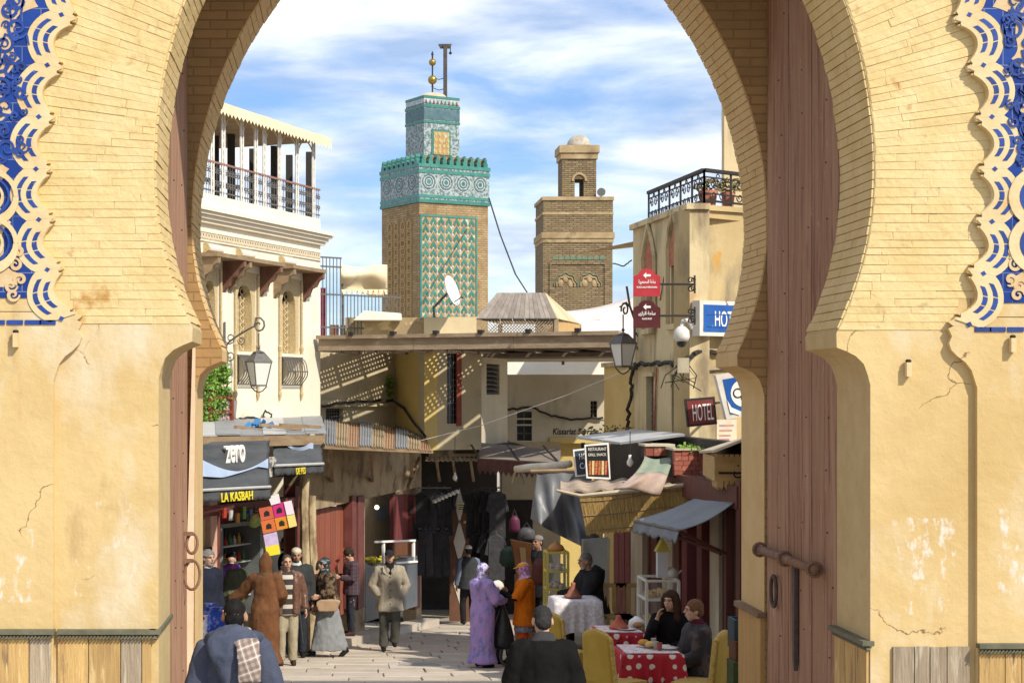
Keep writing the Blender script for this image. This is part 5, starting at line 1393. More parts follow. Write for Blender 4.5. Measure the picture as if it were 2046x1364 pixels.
# ---- direction signs on iron arms
m_paint_w = mat('white_paint', (0.80, 0.78, 0.74), None, .6)
def dir_sign(yc, m, lines, lab, D=25.5):
    c = P(1292.5, yc, D); s_ = D / FPX; t = thing('direction_sign', c, lab, 'sign', 'direction signs on iron arms')
    hw, h0, h1 = 27 * s_, -27 * s_, 17 * s_
    prof = [(-hw, h0), (hw, h0), (hw, h1 - .03)] + [(hw * .72, h1)] + [(hw * .62 * cos(a), h1 + .085 * sin(a)) for a in [pi * k / 8 for k in range(9)]] + [(-hw * .72, h1), (-hw, h1 - .03)]
    MB().prism([c + Vector((x, 0, z)) for x, z in prof], (0, .02, 0)).build('plate', m, t)
    z0 = c.z + h1 + .01
    MB().prism([c + Vector((x, -.004, h1 - .015 + z)) for x, z in ((-.055, 0), (-.01, .045), (-.01, .016), (.055, .016), (.055, -.016), (-.01, -.016), (-.01, -.045))], (0, .003, 0)).build('arrow', m_paint_w, t)
    text(lines[0], c + Vector((0, -.004, .015)), (1, 0, 0), (0, 0, 1), .05, m_paint_w, t, width=.25, bold=.0015)
    text(lines[1], c + Vector((0, -.004, -.065)), (1, 0, 0), (0, 0, 1), .024, m_paint_w, t, width=lines[2], bold=.001)
    e = WJ.pp(1374, yc + 2, .02)
    MB().bar(c + Vector((hw, .01, -.02)), Vector((e.x, c.y + .02, c.z - .02)), .03).build('arm', m_ironb, t)
    b = MB(); ex = Vector((e.x, c.y + .02, c.z - .02))
    for sg in (-1, 1):
        for r, dx in ((.05, -.06), (.035, -.02)): b.tube(scroll(ex + Vector((dx, 0, sg * .06)), (1, 0, 0), (0, 0, sg), r, 1.2, 0, 1, 10), .009, 4)
    b.bar(ex + Vector((0, 0, -.13)), ex + Vector((0, 0, .13)), .025); b.bar(ex, Vector((ex.x + .03, e.y, ex.z)), .02); b.build('arm_scroll', m_ironb, t)
    return t
m_sred = mat('sign_red', (0.40, 0.03, 0.045), (0.46, 0.05, 0.06), .45, 5); m_sbrown = mat('sign_maroon', (0.07, 0.012, 0.016), (0.095, 0.02, 0.022), .45, 5)
AR1, AR2 = '\ufe94\ufef3\u0648\u062f\ufee4\ufea4\ufee4\ufedf\u0627 \ufe94\ufea3\u0627\ufeb3', '\ufe92\ufef3\u0632\u0627\ufeae\ufedf\u0627 \ufe94\ufea3\u0627\ufeb3'
dir_sign(565, m_sred, (AR1, 'PLACE LALLA MEDKOURIA', .30), 'red arched direction sign with white arrow, upper of two')
dir_sign(628, m_sbrown, (AR2, 'PLACE RCIF', .14), 'dark maroon arched direction sign with white arrow, lower of two')
# ---- CCTV camera
cc = P(1362, 660, 25.6); t = thing('security_camera', cc, 'white dome security camera on a curved arm at the hotel corner', 'camera')
MB().lathe([(.09, 0), (.12, .06), (.11, .16), (.05, .22)], cc + Vector((0, 0, -.16)), 14).build('housing', m_whiteiron, t, smooth=True)
MB().ball(cc + Vector((0, 0, -.17)), (.075, .075, .08), 12, 8).build('dome', m_glassd, t, smooth=True)
MB().tube([cc + Vector((0, 0, .05)), cc + Vector((.03, .05, .14)), cc + Vector((.12, .15, .16)), cc + Vector((.2, .3, .05))], .03, 6).build('arm', m_whiteiron, t)
MB().box(cc + Vector((-.05, .05, -.62)), cc + Vector((.12, .2, -.40))).build('junction_box', m_wallH, t)
b = MB()
for k in range(9): b.tube([cc + Vector((rnd(-.1, .2), .12, -.42)), cc + Vector((rnd(-.25, .3), .08, rnd(-.7, -.5))), cc + Vector((rnd(-.3, .35), .14, rnd(-.9, -.7)))], .008, 4)
b.build('loose_wires', m_cable, t)['kind'] = 'stuff'
# ---- hotel signs
m_sblue = mat('sign_blue', (0.015, 0.08, 0.32), (0.02, 0.11, 0.38), .4, 3, stain=((0.25, 0.32, 0.42), 9, .70, .03))
m_rustw = mat('rusty_white', (0.70, 0.67, 0.62), (0.60, 0.55, 0.48), .6, 5, stain=((0.34, 0.15, 0.07), 6, .64, .05))
t = thing('hotel_sign', WK.pp(1398, 672, .2), 'blue hotel sign in a rusty white frame on the hotel side wall', 'sign')
wbox(WK, 'panel', m_rustw, t, 1398, 1524, 602, 672, .04, .20); wbox(WK, 'face', m_sblue, t, 1406, 1516, 610, 664, .20, .206)
tx = text('HOTEL', WK.pp(1454, 640, .21), WK.u, (0, 0, 1), .24, m_paint_w, t, width=.52, bold=.002)
for y_ in (628, 652): wbox(WK, 'stencil_gap', m_sblue, t, 1414, 1502, y_, y_ + 2.2, .2105, .2135)
t = thing('hotel_sign', P(1400, 852, 25.2), 'maroon hotel sign with white condensed lettering hanging from the wall', 'sign')
def tilt_rect(D, pts, out): return [P(x, y, D) + Vector((0, out, 0)) for x, y in pts]
MB().prism(tilt_rect(25.2, ((1368, 797), (1428, 792), (1433, 847), (1374, 853)), 0), (0, .07, 0)).build('panel', m_ironb, t)
MB().prism(tilt_rect(25.2, ((1372, 801), (1424, 797), (1429, 843), (1378, 848)), -.006), (0, .004, 0)).build('face', mat('maroon_face', (0.16, 0.025, 0.03), (0.20, 0.04, 0.04), .5, 4), t)
text('HOTEL', P(1404, 825, 25.2) + Vector((0, -.010, 0)), (1, 0, .08), (-.08, 0, 1), .24, m_paint_w, t, width=.30, shear=.05)
MB().bar(P(1430, 805, 25.24), P(1445, 803, 25.9), .03).build('arm', m_ironb, t)
t = thing('logo_sign', P(1480, 840, 24.6), 'tilted blue lightbox sign with white disc and rings beside the arch', 'sign')
Q = ((1430, 750), (1512, 735), (1530, 822), (1452, 838))
MB().prism(tilt_rect(24.6, Q, 0), (0, .16, 0)).build('panel', m_rustw, t)
MB().prism(tilt_rect(24.6, ((1444, 758), (1507, 747), (1522, 816), (1459, 828)), -.008), (0, .006, 0)).build('face', m_sblue, t)
c = P(1484, 785, 24.6) + Vector((0, -.012, 0))
MB().prism([c + Vector((.17 * cos(a), 0, .19 * sin(a))) for a in [2 * pi * k / 24 for k in range(24)]], (0, .003, 0)).build('disc', m_paint_w, t)
for dx, dz in ((-.07, .0), (.04, .06), (.04, -.06)): MB().tube([c + Vector((dx + .062 * cos(a), -.004, dz + .062 * sin(a))) for a in [2 * pi * k / 18 for k in range(19)]], .009, 4).build('ring', m_black, t)
MB().prism([c + Vector((x, -.001, z)) for x, z in ((-.22, -.10), (-.16, -.20), (-.02, -.26), (-.05, -.31), (-.18, -.27))], (0, .003, 0)).build('swoosh', m_paint_w, t)
t = thing('wall_poster', WK.pp(1450, 884, .03), 'faded paper poster with smudged print below the red hotel sign', 'poster')
wbox(WK, 'sheet', mat('faded_paper', (0.66, 0.58, 0.42), (0.58, 0.46, 0.34), .9, 5), t, 1432, 1472, 838, 884, 0, .015)
for k, y_ in enumerate((848, 858, 868, 876)): wbox(WK, 'print_line', mat('print_purple', (0.25, 0.20, 0.32), (0.55, 0.25, 0.15), .9, 12), t, 1437, 1466 - 3 * k, y_, y_ + 3.5, .015, .018)
# ================================================================ SHOPS ON THE LEFT
m_awn = mat('charcoal_awning', (0.055, 0.06, 0.066), (0.085, 0.09, 0.096), 0.7, 2.0, .25, 9, stretch=(.7, .7, 4), stain=((0.12, 0.115, 0.105), 1.2, .6, .2, (.5, .5, 5)))
m_lblue = mat('pale_blue_print', (0.36, 0.44, 0.58), (0.30, 0.38, 0.52), .7, 3)
m_yel = mat('yellow_letters', (0.80, 0.66, 0.04), None, .6)
m_grey = mat('grey_tin', (0.34, 0.35, 0.36), (0.26, 0.265, 0.27), .55, 3, .2, 12, metal=.25, stain=((0.30, 0.19, 0.11), 2, .62, .1))
m_greyl = mat('pale_tin', (0.55, 0.55, 0.54), (0.46, 0.46, 0.45), .5, 3, .2, 12, metal=.2)
WZ = Wall(384, 24.4, 540, 26.3)
aw = thing('shop_awning', WZ.base(460), 'large charcoal awning with white zero lettering and yellow LA KASBAH valance', 'awning', 'charcoal awnings over the left shop')
def awn(W, px0, px1, yt0, yt1, yb0, yb1, out, yv, t, sc_n):
    """sheet from the upper rail to the front rail, then a hanging scalloped valance"""
    zt = lambda u: W.Z(px0 + (px1 - px0) * u, yt0 + (yt1 - yt0) * u); zb = lambda u: W.Z(px0 + (px1 - px0) * u, yb0 + (yb1 - yb0) * u, out)
    def fn(u, v):
        q0 = W.S(px0 + (px1 - px0) * u); q1 = W.S(px0 + (px1 - px0) * u, out)
        return W.pt(q0 + (q1 - q0) * v, zt(u) + (zb(u) - zt(u)) * v, out * v ** 1.2 + .012 * sin(v * 22 + 3 * u) * (1 - v) + .008 * sin(u * 19))
    b = MB(); b.grid(fn, 24, 14, W.n * -.012); b.build('sheet', m_awn, t, smooth=True)
    def val(u, v):
        px = px0 + (px1 - px0) * u; y0 = yb0 + (yb1 - yb0) * u
        yl = y0 + yv + 3.5 * abs(sin(u * sc_n * pi))
        return W.pt(W.S(px, out), W.Z(px, y0 + (yl - y0) * v, out), out + .015 * sin(u * 26) * v + .002)
    b = MB(); b.grid(val, 60, 3, W.n * -.008); b.build('valance', m_awn, t, smooth=True)
    b = MB(); b.tube([W.pp(px0, yb0, out + .015), W.pp(px1, yb1, out + .015)], .022, 8); b.build('front_rail', m_greyl, t)
    for px, y0, y1 in ((px0 + 3, yt0, yb0), (px1 - 3, yt1, yb1)): b = MB(); b.tube([W.pp(px, y1, out), W.pp(px, y1 - 12, -.9)], .015, 5); b.build('arm', m_irong, t)
    return fn
awn(WZ, 384, 540, 884, 879, 980, 972, .30, 22, aw, 13)
o1 = .135
text('zero', WZ.pp(469, 901, .10), WZ.u, (0, 0, 1), .36, m_paint_w, aw, width=.54, bold=.007, extrude=.02)
V = []
for k in range(21):
    u = k / 20; px = 402 + 134 * u; ya = 917 + 24 * sin(u * pi * .9) ** 1.0 - 14 * max(0, u - .55) * 1.5; yb_ = 951 + 3 * sin(u * pi) - (26 * max(0, u - .32) / .68 if u > .32 else 0) + (10 * max(0, u - .85) / .15)
    V.append((px, ya, yb_))
b = MB()
vv = []
def sheet_out(py): v = (py - 880) / 96; return .30 * max(0, v) ** 1.2 + .035
for px, ya, yb_ in V: vv += [tuple(WZ.pp(px, ya, sheet_out(ya))), tuple(WZ.pp(px, yb_, sheet_out(yb_)))]
b.add(vv, [(2 * k, 2 * k + 2, 2 * k + 3, 2 * k + 1) for k in range(20)]); b.build('wave_print', m_lblue, aw)
up = Vector((0, 0, 1)); xd = (WZ.pp(535, 984, .33) - WZ.pp(413, 992, .33))
text('LA KASBAH', WZ.pp(474, 992, .335), xd, up, .125, m_yel, aw, width=.86, bold=.002, extrude=.006)
WY = Wall(545, 27.0, 648, 28.6)
aw2 = thing('shop_awning', WY.base(596), 'smaller charcoal awning with yellow DE FES valance', 'awning', 'charcoal awnings over the left shop')
awn(WY, 549, 646, 880, 876, 930, 926, .30, 17, aw2, 9)
text('DE FES', WY.pp(601, 941, .33), WY.u, up, .10, m_yel, aw2, width=.31, bold=.0, extrude=.006)
V = []
for k in range(13): u = k / 12; px = 566 + 60 * u; V += [tuple(WY.pp(px, 880 + 14 * sin(u * pi), .06 + .06 * sin(u * pi))), tuple(WY.pp(px, 886 + 16 * sin(u * pi * .8), .10))]
b = MB(); b.add(V, [(2 * k, 2 * k + 2, 2 * k + 3, 2 * k + 1) for k in range(12)]); b.build('wave_print', m_lblue, aw2)
wbox(WY, 'side_flap', mat('patched_cloth', (0.50, 0.47, 0.42), (0.12, 0.11, 0.10), .9, 12, lo=.45, hi=.55), aw2, 538, 552, 912, 952, .24, .26)
# tin roof over the shop, from the cream wall to the awning rail
rf = thing('tin_roof', WZ.pt(1.0, 1.5, -.5), 'patched grey tin roof with loose battens above the charcoal awnings', 'roof')
A_, B_, C_, D_ = WZ.pp(380, 872, .05), WY.pp(650, 868, .05), FA.pt(FA.S(640, .02), FA.Z(640, 848, .02) + .15, .02), FA.pt(FA.S(380, .02), FA.Z(380, 842, .02), .02)
n = 6
for k in range(n):
    t0, t1 = k / n, (k + 1) / n
    q = [A_.lerp(B_, t0), A_.lerp(B_, t1 + .01), D_.lerp(C_, t1 + .01), D_.lerp(C_, t0)]
    b = MB(); b.prism([v + Vector((0, 0, .012 * (k % 2))) for v in q], (0, 0, .02)); b.build('tin_sheet', m_grey if k % 3 else m_greyl, rf)
for a, c in (((400, 866), (450, 872)), ((470, 862), (560, 872)), ((520, 858), (600, 866)), ((560, 858), (640, 862))):
    b = MB(); b.bar(P(a[0], a[1] - 3, 27.5) + Vector((0, 0, .05)), P(c[0], c[1] - 3, 28.8) + Vector((0, 0, .05)), .05); b.build('batten', m_wood, rf)
b = MB(); b.hexa([A_ + Vector((0, 0, -.16)), B_ + Vector((0, 0, -.16)), B_ + Vector((0, .05, -.16)), A_ + Vector((0, .05, -.16)), A_ + Vector((0, 0, -.005)), B_ + Vector((0, 0, -.005)), B_ + Vector((0, .05, -.005)), A_ + Vector((0, .05, -.005))]); b.build('edge_board', m_wood, rf)
b = MB(); leaves(b, P(520, 860, 28.5) + Vector((0, 0, .1)), (.16, .1, .05), 30, .14); tag(b.build('blue_bag', mat('blue_plastic', (0.06, 0.22, 0.48), None, .4), None), 'scrap of blue plastic lying on the tin roof', 'plastic bag')

# ---- the shop under the awnings
WS = Wall(384, 26.6, 604, 29.6)
ks = thing('corner_shop', WS.base(480), 'open corner shop with red woodwork under the charcoal awnings', 'shop')
m_shopred = mat('shop_red', (0.13, 0.038, 0.033), (0.17, 0.055, 0.046), .6, 4, .2, 14)
m_pinkp = mat('pink_plaster', (0.60, 0.40, 0.31), (0.54, 0.33, 0.25), .85, 4, .2, 20)
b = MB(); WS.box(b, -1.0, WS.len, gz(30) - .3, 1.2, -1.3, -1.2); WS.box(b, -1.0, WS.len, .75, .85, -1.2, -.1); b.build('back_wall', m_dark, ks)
for (a, c, y0, y1, m) in ((396, 404, 1005, 1330, m_pinkp), (421, 434, 1000, 1330, m_pinkp), (434, 440, 1000, 1330, m_shopred), (590, 602, 970, 1220, m_shopred)): wbox(WS, 'pillar', m, ks, a, c, y0, y1, -.2, 0)
wbox(WS, 'lintel', m_shopred, ks, 396, 600, 1002, 1022, -.2, .02)
wbox(WS, 'wall_panel', mat('yellow_panel', (0.62, 0.52, 0.30), (0.54, 0.44, 0.24), .8, 4), ks, 404, 421, 1036, 1090, -.2, -.1)
for k in range(5): wbox(WS, 'shelf_box', mat('box_%d' % (k % 3), ((0.30, 0.04, 0.05), (0.10, 0.10, 0.12), (0.45, 0.30, 0.08))[k % 3], None, .7), ks, 440 + 27 * k, 462 + 27 * k, 1024, 1046, -.7, -.3)
mb_ = thing('menu_board', WS.pp(410, 1130, .0), 'black chalk menu board in a wooden frame on the shop pillar', 'menu board')
wbox(WS, 'board', m_black, mb_, 396, 424, 1094, 1134, .01, .03)
for k in range(5): wbox(WS, 'chalk_line', m_paint_w, mb_, 399, 420 - (k % 3) * 3, 1099 + 7 * k, 1101 + 7 * k, .03, .032)
# drinks fridge
fr = thing('drinks_fridge', WS.base(480, -.3), 'glass fronted drinks fridge full of bottles in the corner shop', 'fridge')
wbox(WS, 'cabinet', mat('fridge_grey', (0.20, 0.22, 0.22), (0.15, 0.17, 0.17), .5, 4), fr, 440, 526, 1042, 1050, -.9, -.22)
for a, c in ((440, 446), (520, 526)): wbox(WS, 'side', mat('fridge_grey', (0, 0, 0)), fr, a, c, 1050, 1225, -.9, -.22)
b = MB(); WS.box(b, WS.S(446), WS.S(520), WS.Z(480, 1225), WS.Z(480, 1050), -.9, -.86); b.build('back', mat('fridge_light', (0.45, 0.50, 0.45), None, .6), fr)
bcols = [(0.45, 0.05, 0.04), (0.10, 0.22, 0.06), (0.60, 0.55, 0.50), (0.55, 0.30, 0.05), (0.08, 0.06, 0.05), (0.70, 0.68, 0.62)]
for r in range(4):
    y_ = 1086 + 34 * r
    wbox(WS, 'shelf', m_greyl, fr, 446, 520, y_, y_ + 3, -.85, -.4)
    for k in range(8):
        px = 450 + 9 * k; p = WS.pt(WS.S(px, -.5), WS.Z(480, y_, -.5), -.5); h = rnd(.14, .20)
        MB().lathe([(.030, 0), (.032, h * .6), (.012, h * .8), (.012, h)], p, 7).build('bottle', mat('bottle_%d' % ((k * 7 + r * 3) % 6), bcols[(k * 7 + r * 3) % 6], None, .3), fr)
# hanging crisp boxes and packets
bx = thing('hanging_boxes', WS.pp(555, 1060, .4), 'cluster of orange and magenta snack boxes hanging at the shop corner', 'snack boxes')
def hbox(q, col, colside):
    c4 = [P(x, y, 26.9) for x, y in q]
    n_ = (c4[1] - c4[0]).cross(c4[2] - c4[0]).normalized(); n_ = n_ if n_.y > 0 else -n_
    o = MB().prism(c4, n_ * .16).build('box', mat('snack_%g_%g' % (col[0], col[1]), col, tuple(v * .85 for v in col), .6, 4), bx)
    c = sum(c4, Vector()) / 4; r = .045
    MB().prism([c + (c4[1] - c4[0]).normalized() * r * x + (c4[0] - c4[3]).normalized() * r * y - n_ * .004 for x, y in ((-1, -.9), (.9, -1), (1, .3), (.2, 1), (-.8, .5))], n_ * .003).build('tear', m_dark, o)
for q, col in ((((517, 1016), (543, 1010), (548, 1034), (522, 1040)), (0.62, 0.13, 0.07)), (((544, 1009), (566, 1003), (572, 1029), (549, 1034)), (0.62, 0.03, 0.22)), (((521, 1041), (547, 1035), (553, 1060), (526, 1066)), (0.66, 0.17, 0.05)), (((548, 1035), (572, 1030), (577, 1054), (554, 1059)), (0.70, 0.26, 0.03))): hbox(q, col, None)
for q, col in ((((567, 1003), (582, 1000), (588, 1026), (573, 1029)), (0.80, 0.66, 0.74)), (((573, 1030), (588, 1027), (593, 1050), (578, 1054)), (0.80, 0.62, 0.20)), (((536, 992), (556, 986), (560, 1004), (542, 1009)), (0.78, 0.72, 0.74))):
    MB().prism([P(x, y, 26.88) for x, y in q], (0, .12, 0)).build('box', mat('pale_%g' % col[1], col, None, .6), bx)
pk = thing('snack_packet', P(543, 1108, 26.8), 'lilac and yellow snack packet hanging below the boxes', 'packet')
MB().prism([P(x, y, 26.8) for x, y in ((526, 1068), (553, 1062), (560, 1104), (534, 1110))], (0, .03, 0)).build('sleeve', mat('lilac', (0.50, 0.38, 0.62), (0.60, 0.50, 0.70), .5, 14), pk)
MB().prism([P(x, y, 26.79) for x, y in ((530, 1092), (557, 1086), (560, 1106), (534, 1111))], (0, .005, 0)).build('band', m_yel, pk)
bl = thing('hanging_ball', WS.pp(508, 1040, .1), 'round yellow and green ball in a net hanging in the shop', 'ball'); MB().ball(WS.pp(508, 1040, .1), .11, 12, 8).build('ball', mat('ball_col', (0.60, 0.52, 0.12), (0.25, 0.40, 0.12), .5, 12, lo=.48, hi=.52), bl, smooth=True)
MB().tube([WS.pp(508, 1026, .1), WS.pp(508, 1008, .1)], .006, 4).build('string', m_cable, bl)
t = thing('packet_string', WS.pp(512, 1022, .06), 'string of coloured snack packets hanging under the shop lintel', 'packets')
MB().tube([WS.pp(440, 1012, .075), WS.pp(512, 1016, .075), WS.pp(584, 1012, .075)], .006, 4).build('string', m_cable, t)
for k in range(11):
    c = WS.pp(447 + 13 * k, 1024 + 5 * (k % 3), .06); w, h = rnd(.04, .06), rnd(.07, .1)
    MB().prism([c + WS.u * x + Vector((0, 0, z)) for x, z in ((-w, -h), (w, -h), (w * .9, 0), (w, h), (-w, h), (-w * .9, 0))], WS.n * .03).build('packet', mat('packet_%d' % (k % 5), ((0.40, 0.04, 0.03), (0.50, 0.50, 0.50), (0.55, 0.22, 0.03), (0.08, 0.26, 0.07), (0.05, 0.12, 0.36))[k % 5], None, .35), t)
# goods piled at the foot of the left jamb
gp = [('blue', (0.02, 0.06, 0.36), (432, 1250, .20, .34)), ('white', (0.70, 0.70, 0.72), (418, 1262, .16, .30)), ('red', (0.50, 0.03, 0.05), (402, 1244, .13, .12)), ('green', (0.14, 0.34, 0.08), (398, 1300, .15, .24)), ('striped blue', (0.04, 0.10, 0.45), (440, 1290, .2, .3)), ('cream', (0.68, 0.62, 0.50), (412, 1312, .17, .22))]
gp += [('navy', (0.015, 0.03, 0.20), (420, 1236, .16, .30)), ('pale blue', (0.30, 0.40, 0.62), (405, 1275, .14, .28)), ('pink', (0.55, 0.20, 0.28), (428, 1310, .14, .2))]
for i, (nm, col, (px, py, r, h)) in enumerate(gp):
    D_ = 22.6 + .1 * i; p = P(px, py, D_)
    t = thing('goods_sack', Vector((p.x, p.y, gz(p.y))), '%s %s stacked in the goods pile by the left jamb' % (nm, 'sack' if i % 2 else 'packet'), 'sack', 'goods piled by the left jamb')
    b = MB(); r *= .62; b.lathe([(r * .7, 0), (r, h * .2), (r * .95, h * .8), (r * .55, h), (r * .9, h * 1.12)], (p.x, p.y, p.z - h * .4), 9, 1, .5); b.build('bag', mat('sack_' + nm.replace(' ', '_'), col, tuple(min(1, v * 1.3 + .15) for v in col), .5, 9, .4, 12, lo=.5, hi=.56), t, smooth=True)
    if p.z - h * .4 - gz(p.y) > .05: MB().box((p.x - r * .8, p.y - r * .6, gz(p.y)), (p.x + r * .8, p.y + r * .6, p.z - h * .4 + .01)).build('crate', m_wood, t)

# ---- doorways further down on the left
WC = Wall(600, 29.6, 842, 38.2)
m_hdr = mat('header_mud', (0.42, 0.33, 0.20), (0.28, 0.21, 0.13), .95, 2, .4, 12, stain=((0.16, 0.12, 0.08), 2, .55, .1))
m_door2 = mat('red_plank', (0.24, 0.07, 0.042), (0.30, 0.10, 0.06), .65, 3, .3, 12, stretch=(6, 6, .4), objrand=.12)
rw = thing('shop_row', WC.base(), 'row of mud plastered shop fronts with red plank doors below the dappled wall', 'building')
WC.panel(WC.S(600), WC.len, gz(38) - .3, WC.Z(720, 890), [(WC.S(628), WC.S(703), gz(38) - .3, WC.Z(665, 1010)), (WC.S(729), WC.S(832), gz(38) - .3, WC.Z(780, 985))], .3, 'wall', m_hdr, rw)
for k in range(7):
    a, c = 629 + 10.4 * k, 629 + 10.4 * (k + 1) - .6
    wbox(WC, 'door_plank', m_door2, rw, a, c, 1012, 1226, -.2, -.12 + .006 * (k % 2))
b = MB(); b.bar(WC.pp(634, 1180, -.10), WC.pp(698, 1080, -.10), .09, .03); b.build('door_brace', m_redwood, rw)
for a, c in ((704, 712), (716, 728), (830, 840)): wbox(WC, 'door_post', m_shopred, rw, a, c, 990, 1215, -.1, .06)
for k in range(4): wbox(WC, 'door_plank', mat('maroon_plank', (0.15, 0.035, 0.035), (0.19, 0.05, 0.045), .6, 3, .3, 12, stretch=(6, 6, .4)), rw, 786 + 11 * k, 796.4 + 11 * k, 988, 1140, -.18, -.10 - .006 * (k % 2))
wbox(WC, 'tiled_back', mat('beige_tile', (0.58, 0.49, 0.34), (0.50, 0.41, 0.27), .5, 5), rw, 729, 790, 985, 1110, -1.2, -1.1)
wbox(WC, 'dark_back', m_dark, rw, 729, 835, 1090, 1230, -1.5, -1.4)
wbox(WC, 'notice', m_lblue, rw, 752, 772, 1012, 1036, -1.1, -1.08)
tl = thing('strip_light', WC.pp(745, 990, -.8), 'lit white strip light in the tiled snack stall', 'lamp'); wbox(WC, 'tube', mat('lit_tube', (0.9, 0.9, 0.85), None, .4, emit=((1.0, 0.96, 0.85), 1.6)), tl, 731, 759, 985, 992, -.85, -.8)
lbu = thing('light_bulb', WC.pp(753, 1012, -.75), 'glowing bare bulb hanging below the strip light', 'lamp'); p = WC.pp(753, 1013, -.75); MB().ball(p, .05, 10, 7).build('bulb', mat('lit_bulb', (0.9, 0.8, 0.55), None, .4, emit=((1.0, 0.85, 0.55), 1.5)), lbu, smooth=True); MB().tube([p + Vector((0, 0, .04)), WC.pp(753, 994, -.75)], .006, 4).build('cord', m_cable, lbu)
b = MB()
q0_, q1_ = WC.S(600), WC.len
b.hexa([WC.pt(q, gz(WC.pt(q, 0).y) + dz, o) for dz in (-.1, .15) for q, o in ((q0_, .0), (q1_, .0), (q1_, .40), (q0_, .40))]); tag(b.build('stone_step', m_pave, None), 'low worn stone step running along the red door row', 'step')
# glass snack counter standing in front of the stall
ct = thing('snack_counter', WC.base(782, .5), 'grey snack counter with white framed glass case and yellow produce', 'counter')
zc0 = WC.base(782, .5).z
WC2 = Wall(728, 33.6, 838, 36.4)
wbox(WC2, 'base', mat('counter_grey', (0.085, 0.095, 0.11), (0.12, 0.13, 0.145), .4, 3), ct, 730, 834, 1122, 1226, -.5, .0)
for a in (768, 828): wbox(WC2, 'frame_post', m_paint_w, ct, a - 1.5, a + 1.5, 1080, 1124, -.04, 0)
b = MB(); b.bar(WC2.pp(750, 1082, 0), WC2.pp(829, 1079, 0), .04); b.build('frame_rail', m_paint_w, ct)
b = MB(); b.bar(WC2.pp(790, 1124, .01), WC2.pp(833, 1121, .01), .04); b.build('frame_rail', m_paint_w, ct)
wbox(WC2, 'glass_back', mat('brown_back', (0.16, 0.07, 0.04), None, .3), ct, 785, 826, 1083, 1122, -.45, -.42)
b = MB()
for k in range(60): p = WC2.pp(rnd(732, 808), rnd(1112, 1123), rnd(-.4, -.1)); b.ball(p, (rnd(.05, .09), .04, .035), 7, 4)
o = b.build('produce', mat('banana_yellow', (0.55, 0.45, 0.03), (0.40, 0.36, 0.04), .6, 5), ct, smooth=True); o['kind'] = 'stuff'
# timber posts propping the tin canopy
for px, y0, y1, D, lab in ((609, 955, 1205, 29.2, 'rough pale timber post with flaking lime beside the red plank door'), (624, 990, 1195, 29.8, 'slim lime flaked post right of the rough timber post')):
    t = thing('timber_post', Vector((XW(px, D), D, gz(D))), lab, 'post'); xs = XW(px, D)
    MB().tube([(xs + rnd(-.02, .02), D + rnd(-.02, .02), gz(D) + (ZW(y0, D) - gz(D)) * k / 7) for k in range(8)], [.09, .085, .09, .08, .085, .075, .08, .075], 7).build('post', mat('flaked_post', (0.50, 0.40, 0.24), (0.22, 0.15, 0.085), .9, 5, .5, 14, stretch=(1, 1, .4), lo=.42, hi=.58), t)
# tin canopy over the row
WQ = Wall(648, 31.0, 862, 37.6)
tc_ = thing('tin_canopy', WQ.pt(2, 1.3), 'rusty corrugated tin canopy over the red door row', 'canopy')
n = 9
for k in range(n):
    u0, u1 = k / n, (k + 1) / n
    def fn(u, v, u0=u0, u1=u1, k=k):
        px = 646 + 216 * (u0 + (u1 - u0) * u * 1.03); f = WQ.pp(px, 886 + 10 * (px - 646) / 216 + (k % 3) * 2, .9)
        bk = WD.pt(WD.S(min(max(px, 634), 846)), f.z + .28, .02); r_ = f.lerp(bk, v); r_.z += .018 * sin(u * 30); return r_
    b = MB(); b.grid(fn, 30, 2, (0, 0, -.008)); b.build('tin_sheet', (m_grey, m_hdr, mat('rust_tin', (0.32, 0.17, 0.09), (0.42, 0.30, 0.19), .7, 4, .3, 12))[k % 3], tc_)
for px in (660, 740, 820): b = MB(); b.bar(WQ.pp(px, 894, .8), WC.pp(px + 4, 960, .02), .06); b.build('prop', m_wood, tc_)
b = MB(); b.bar(WQ.pp(646, 892, .85), WQ.pp(862, 902, .85), .07); b.build('edge_beam', m_wood, tc_)
# bulb hanging below the canopy
def hang_bulb(p, L_, lab):
    t = thing('light_bulb', p, lab, 'lamp', 'unlit bulbs hanging in the street'); MB().lathe([(.01, 0), (.045, .03), (.05, .07), (.025, .12), (.022, .17)], Vector(p) + Vector((0, 0, -.1)), 10).build('bulb', m_glassl, t, smooth=True); MB().tube([Vector(p) + Vector((0, 0, .06)), Vector(p) + Vector((0, 0, L_))], .006, 4).build('cord', m_cable, t)
hang_bulb(P(657, 912, 30.5), .5, 'unlit bulb hanging right of the DE FES awning'); hang_bulb(P(909, 950, 36), .8, 'unlit bulb hanging before the alley of dark clothes'); hang_bulb(P(1259, 918, 25), .4, 'unlit bulb hanging under the grey tin roof on the right')

# ================================================================ ALLEY OF CLOTHES
AY = 43.0
al = thing('covered_alley', Vector((XW(925, AY), AY, gz(AY))), 'dark covered alley at the end of the street', 'alley')
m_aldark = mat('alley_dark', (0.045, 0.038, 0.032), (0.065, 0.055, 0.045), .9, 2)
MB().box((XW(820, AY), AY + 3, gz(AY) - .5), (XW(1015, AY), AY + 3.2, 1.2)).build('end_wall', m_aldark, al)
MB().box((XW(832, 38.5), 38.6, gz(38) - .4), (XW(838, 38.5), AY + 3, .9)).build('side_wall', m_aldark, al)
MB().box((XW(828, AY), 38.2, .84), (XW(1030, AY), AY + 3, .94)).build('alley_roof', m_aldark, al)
WA = Wall(845, 37.8, 985, 38.6)
ca = thing('tin_canopy', WA.pt(.8, .9), 'small tin canopy on boards above the alley mouth', 'canopy')
wbox(WA, 'board', m_hdr, ca, 858, 958, 886, 912, -.1, -.05)
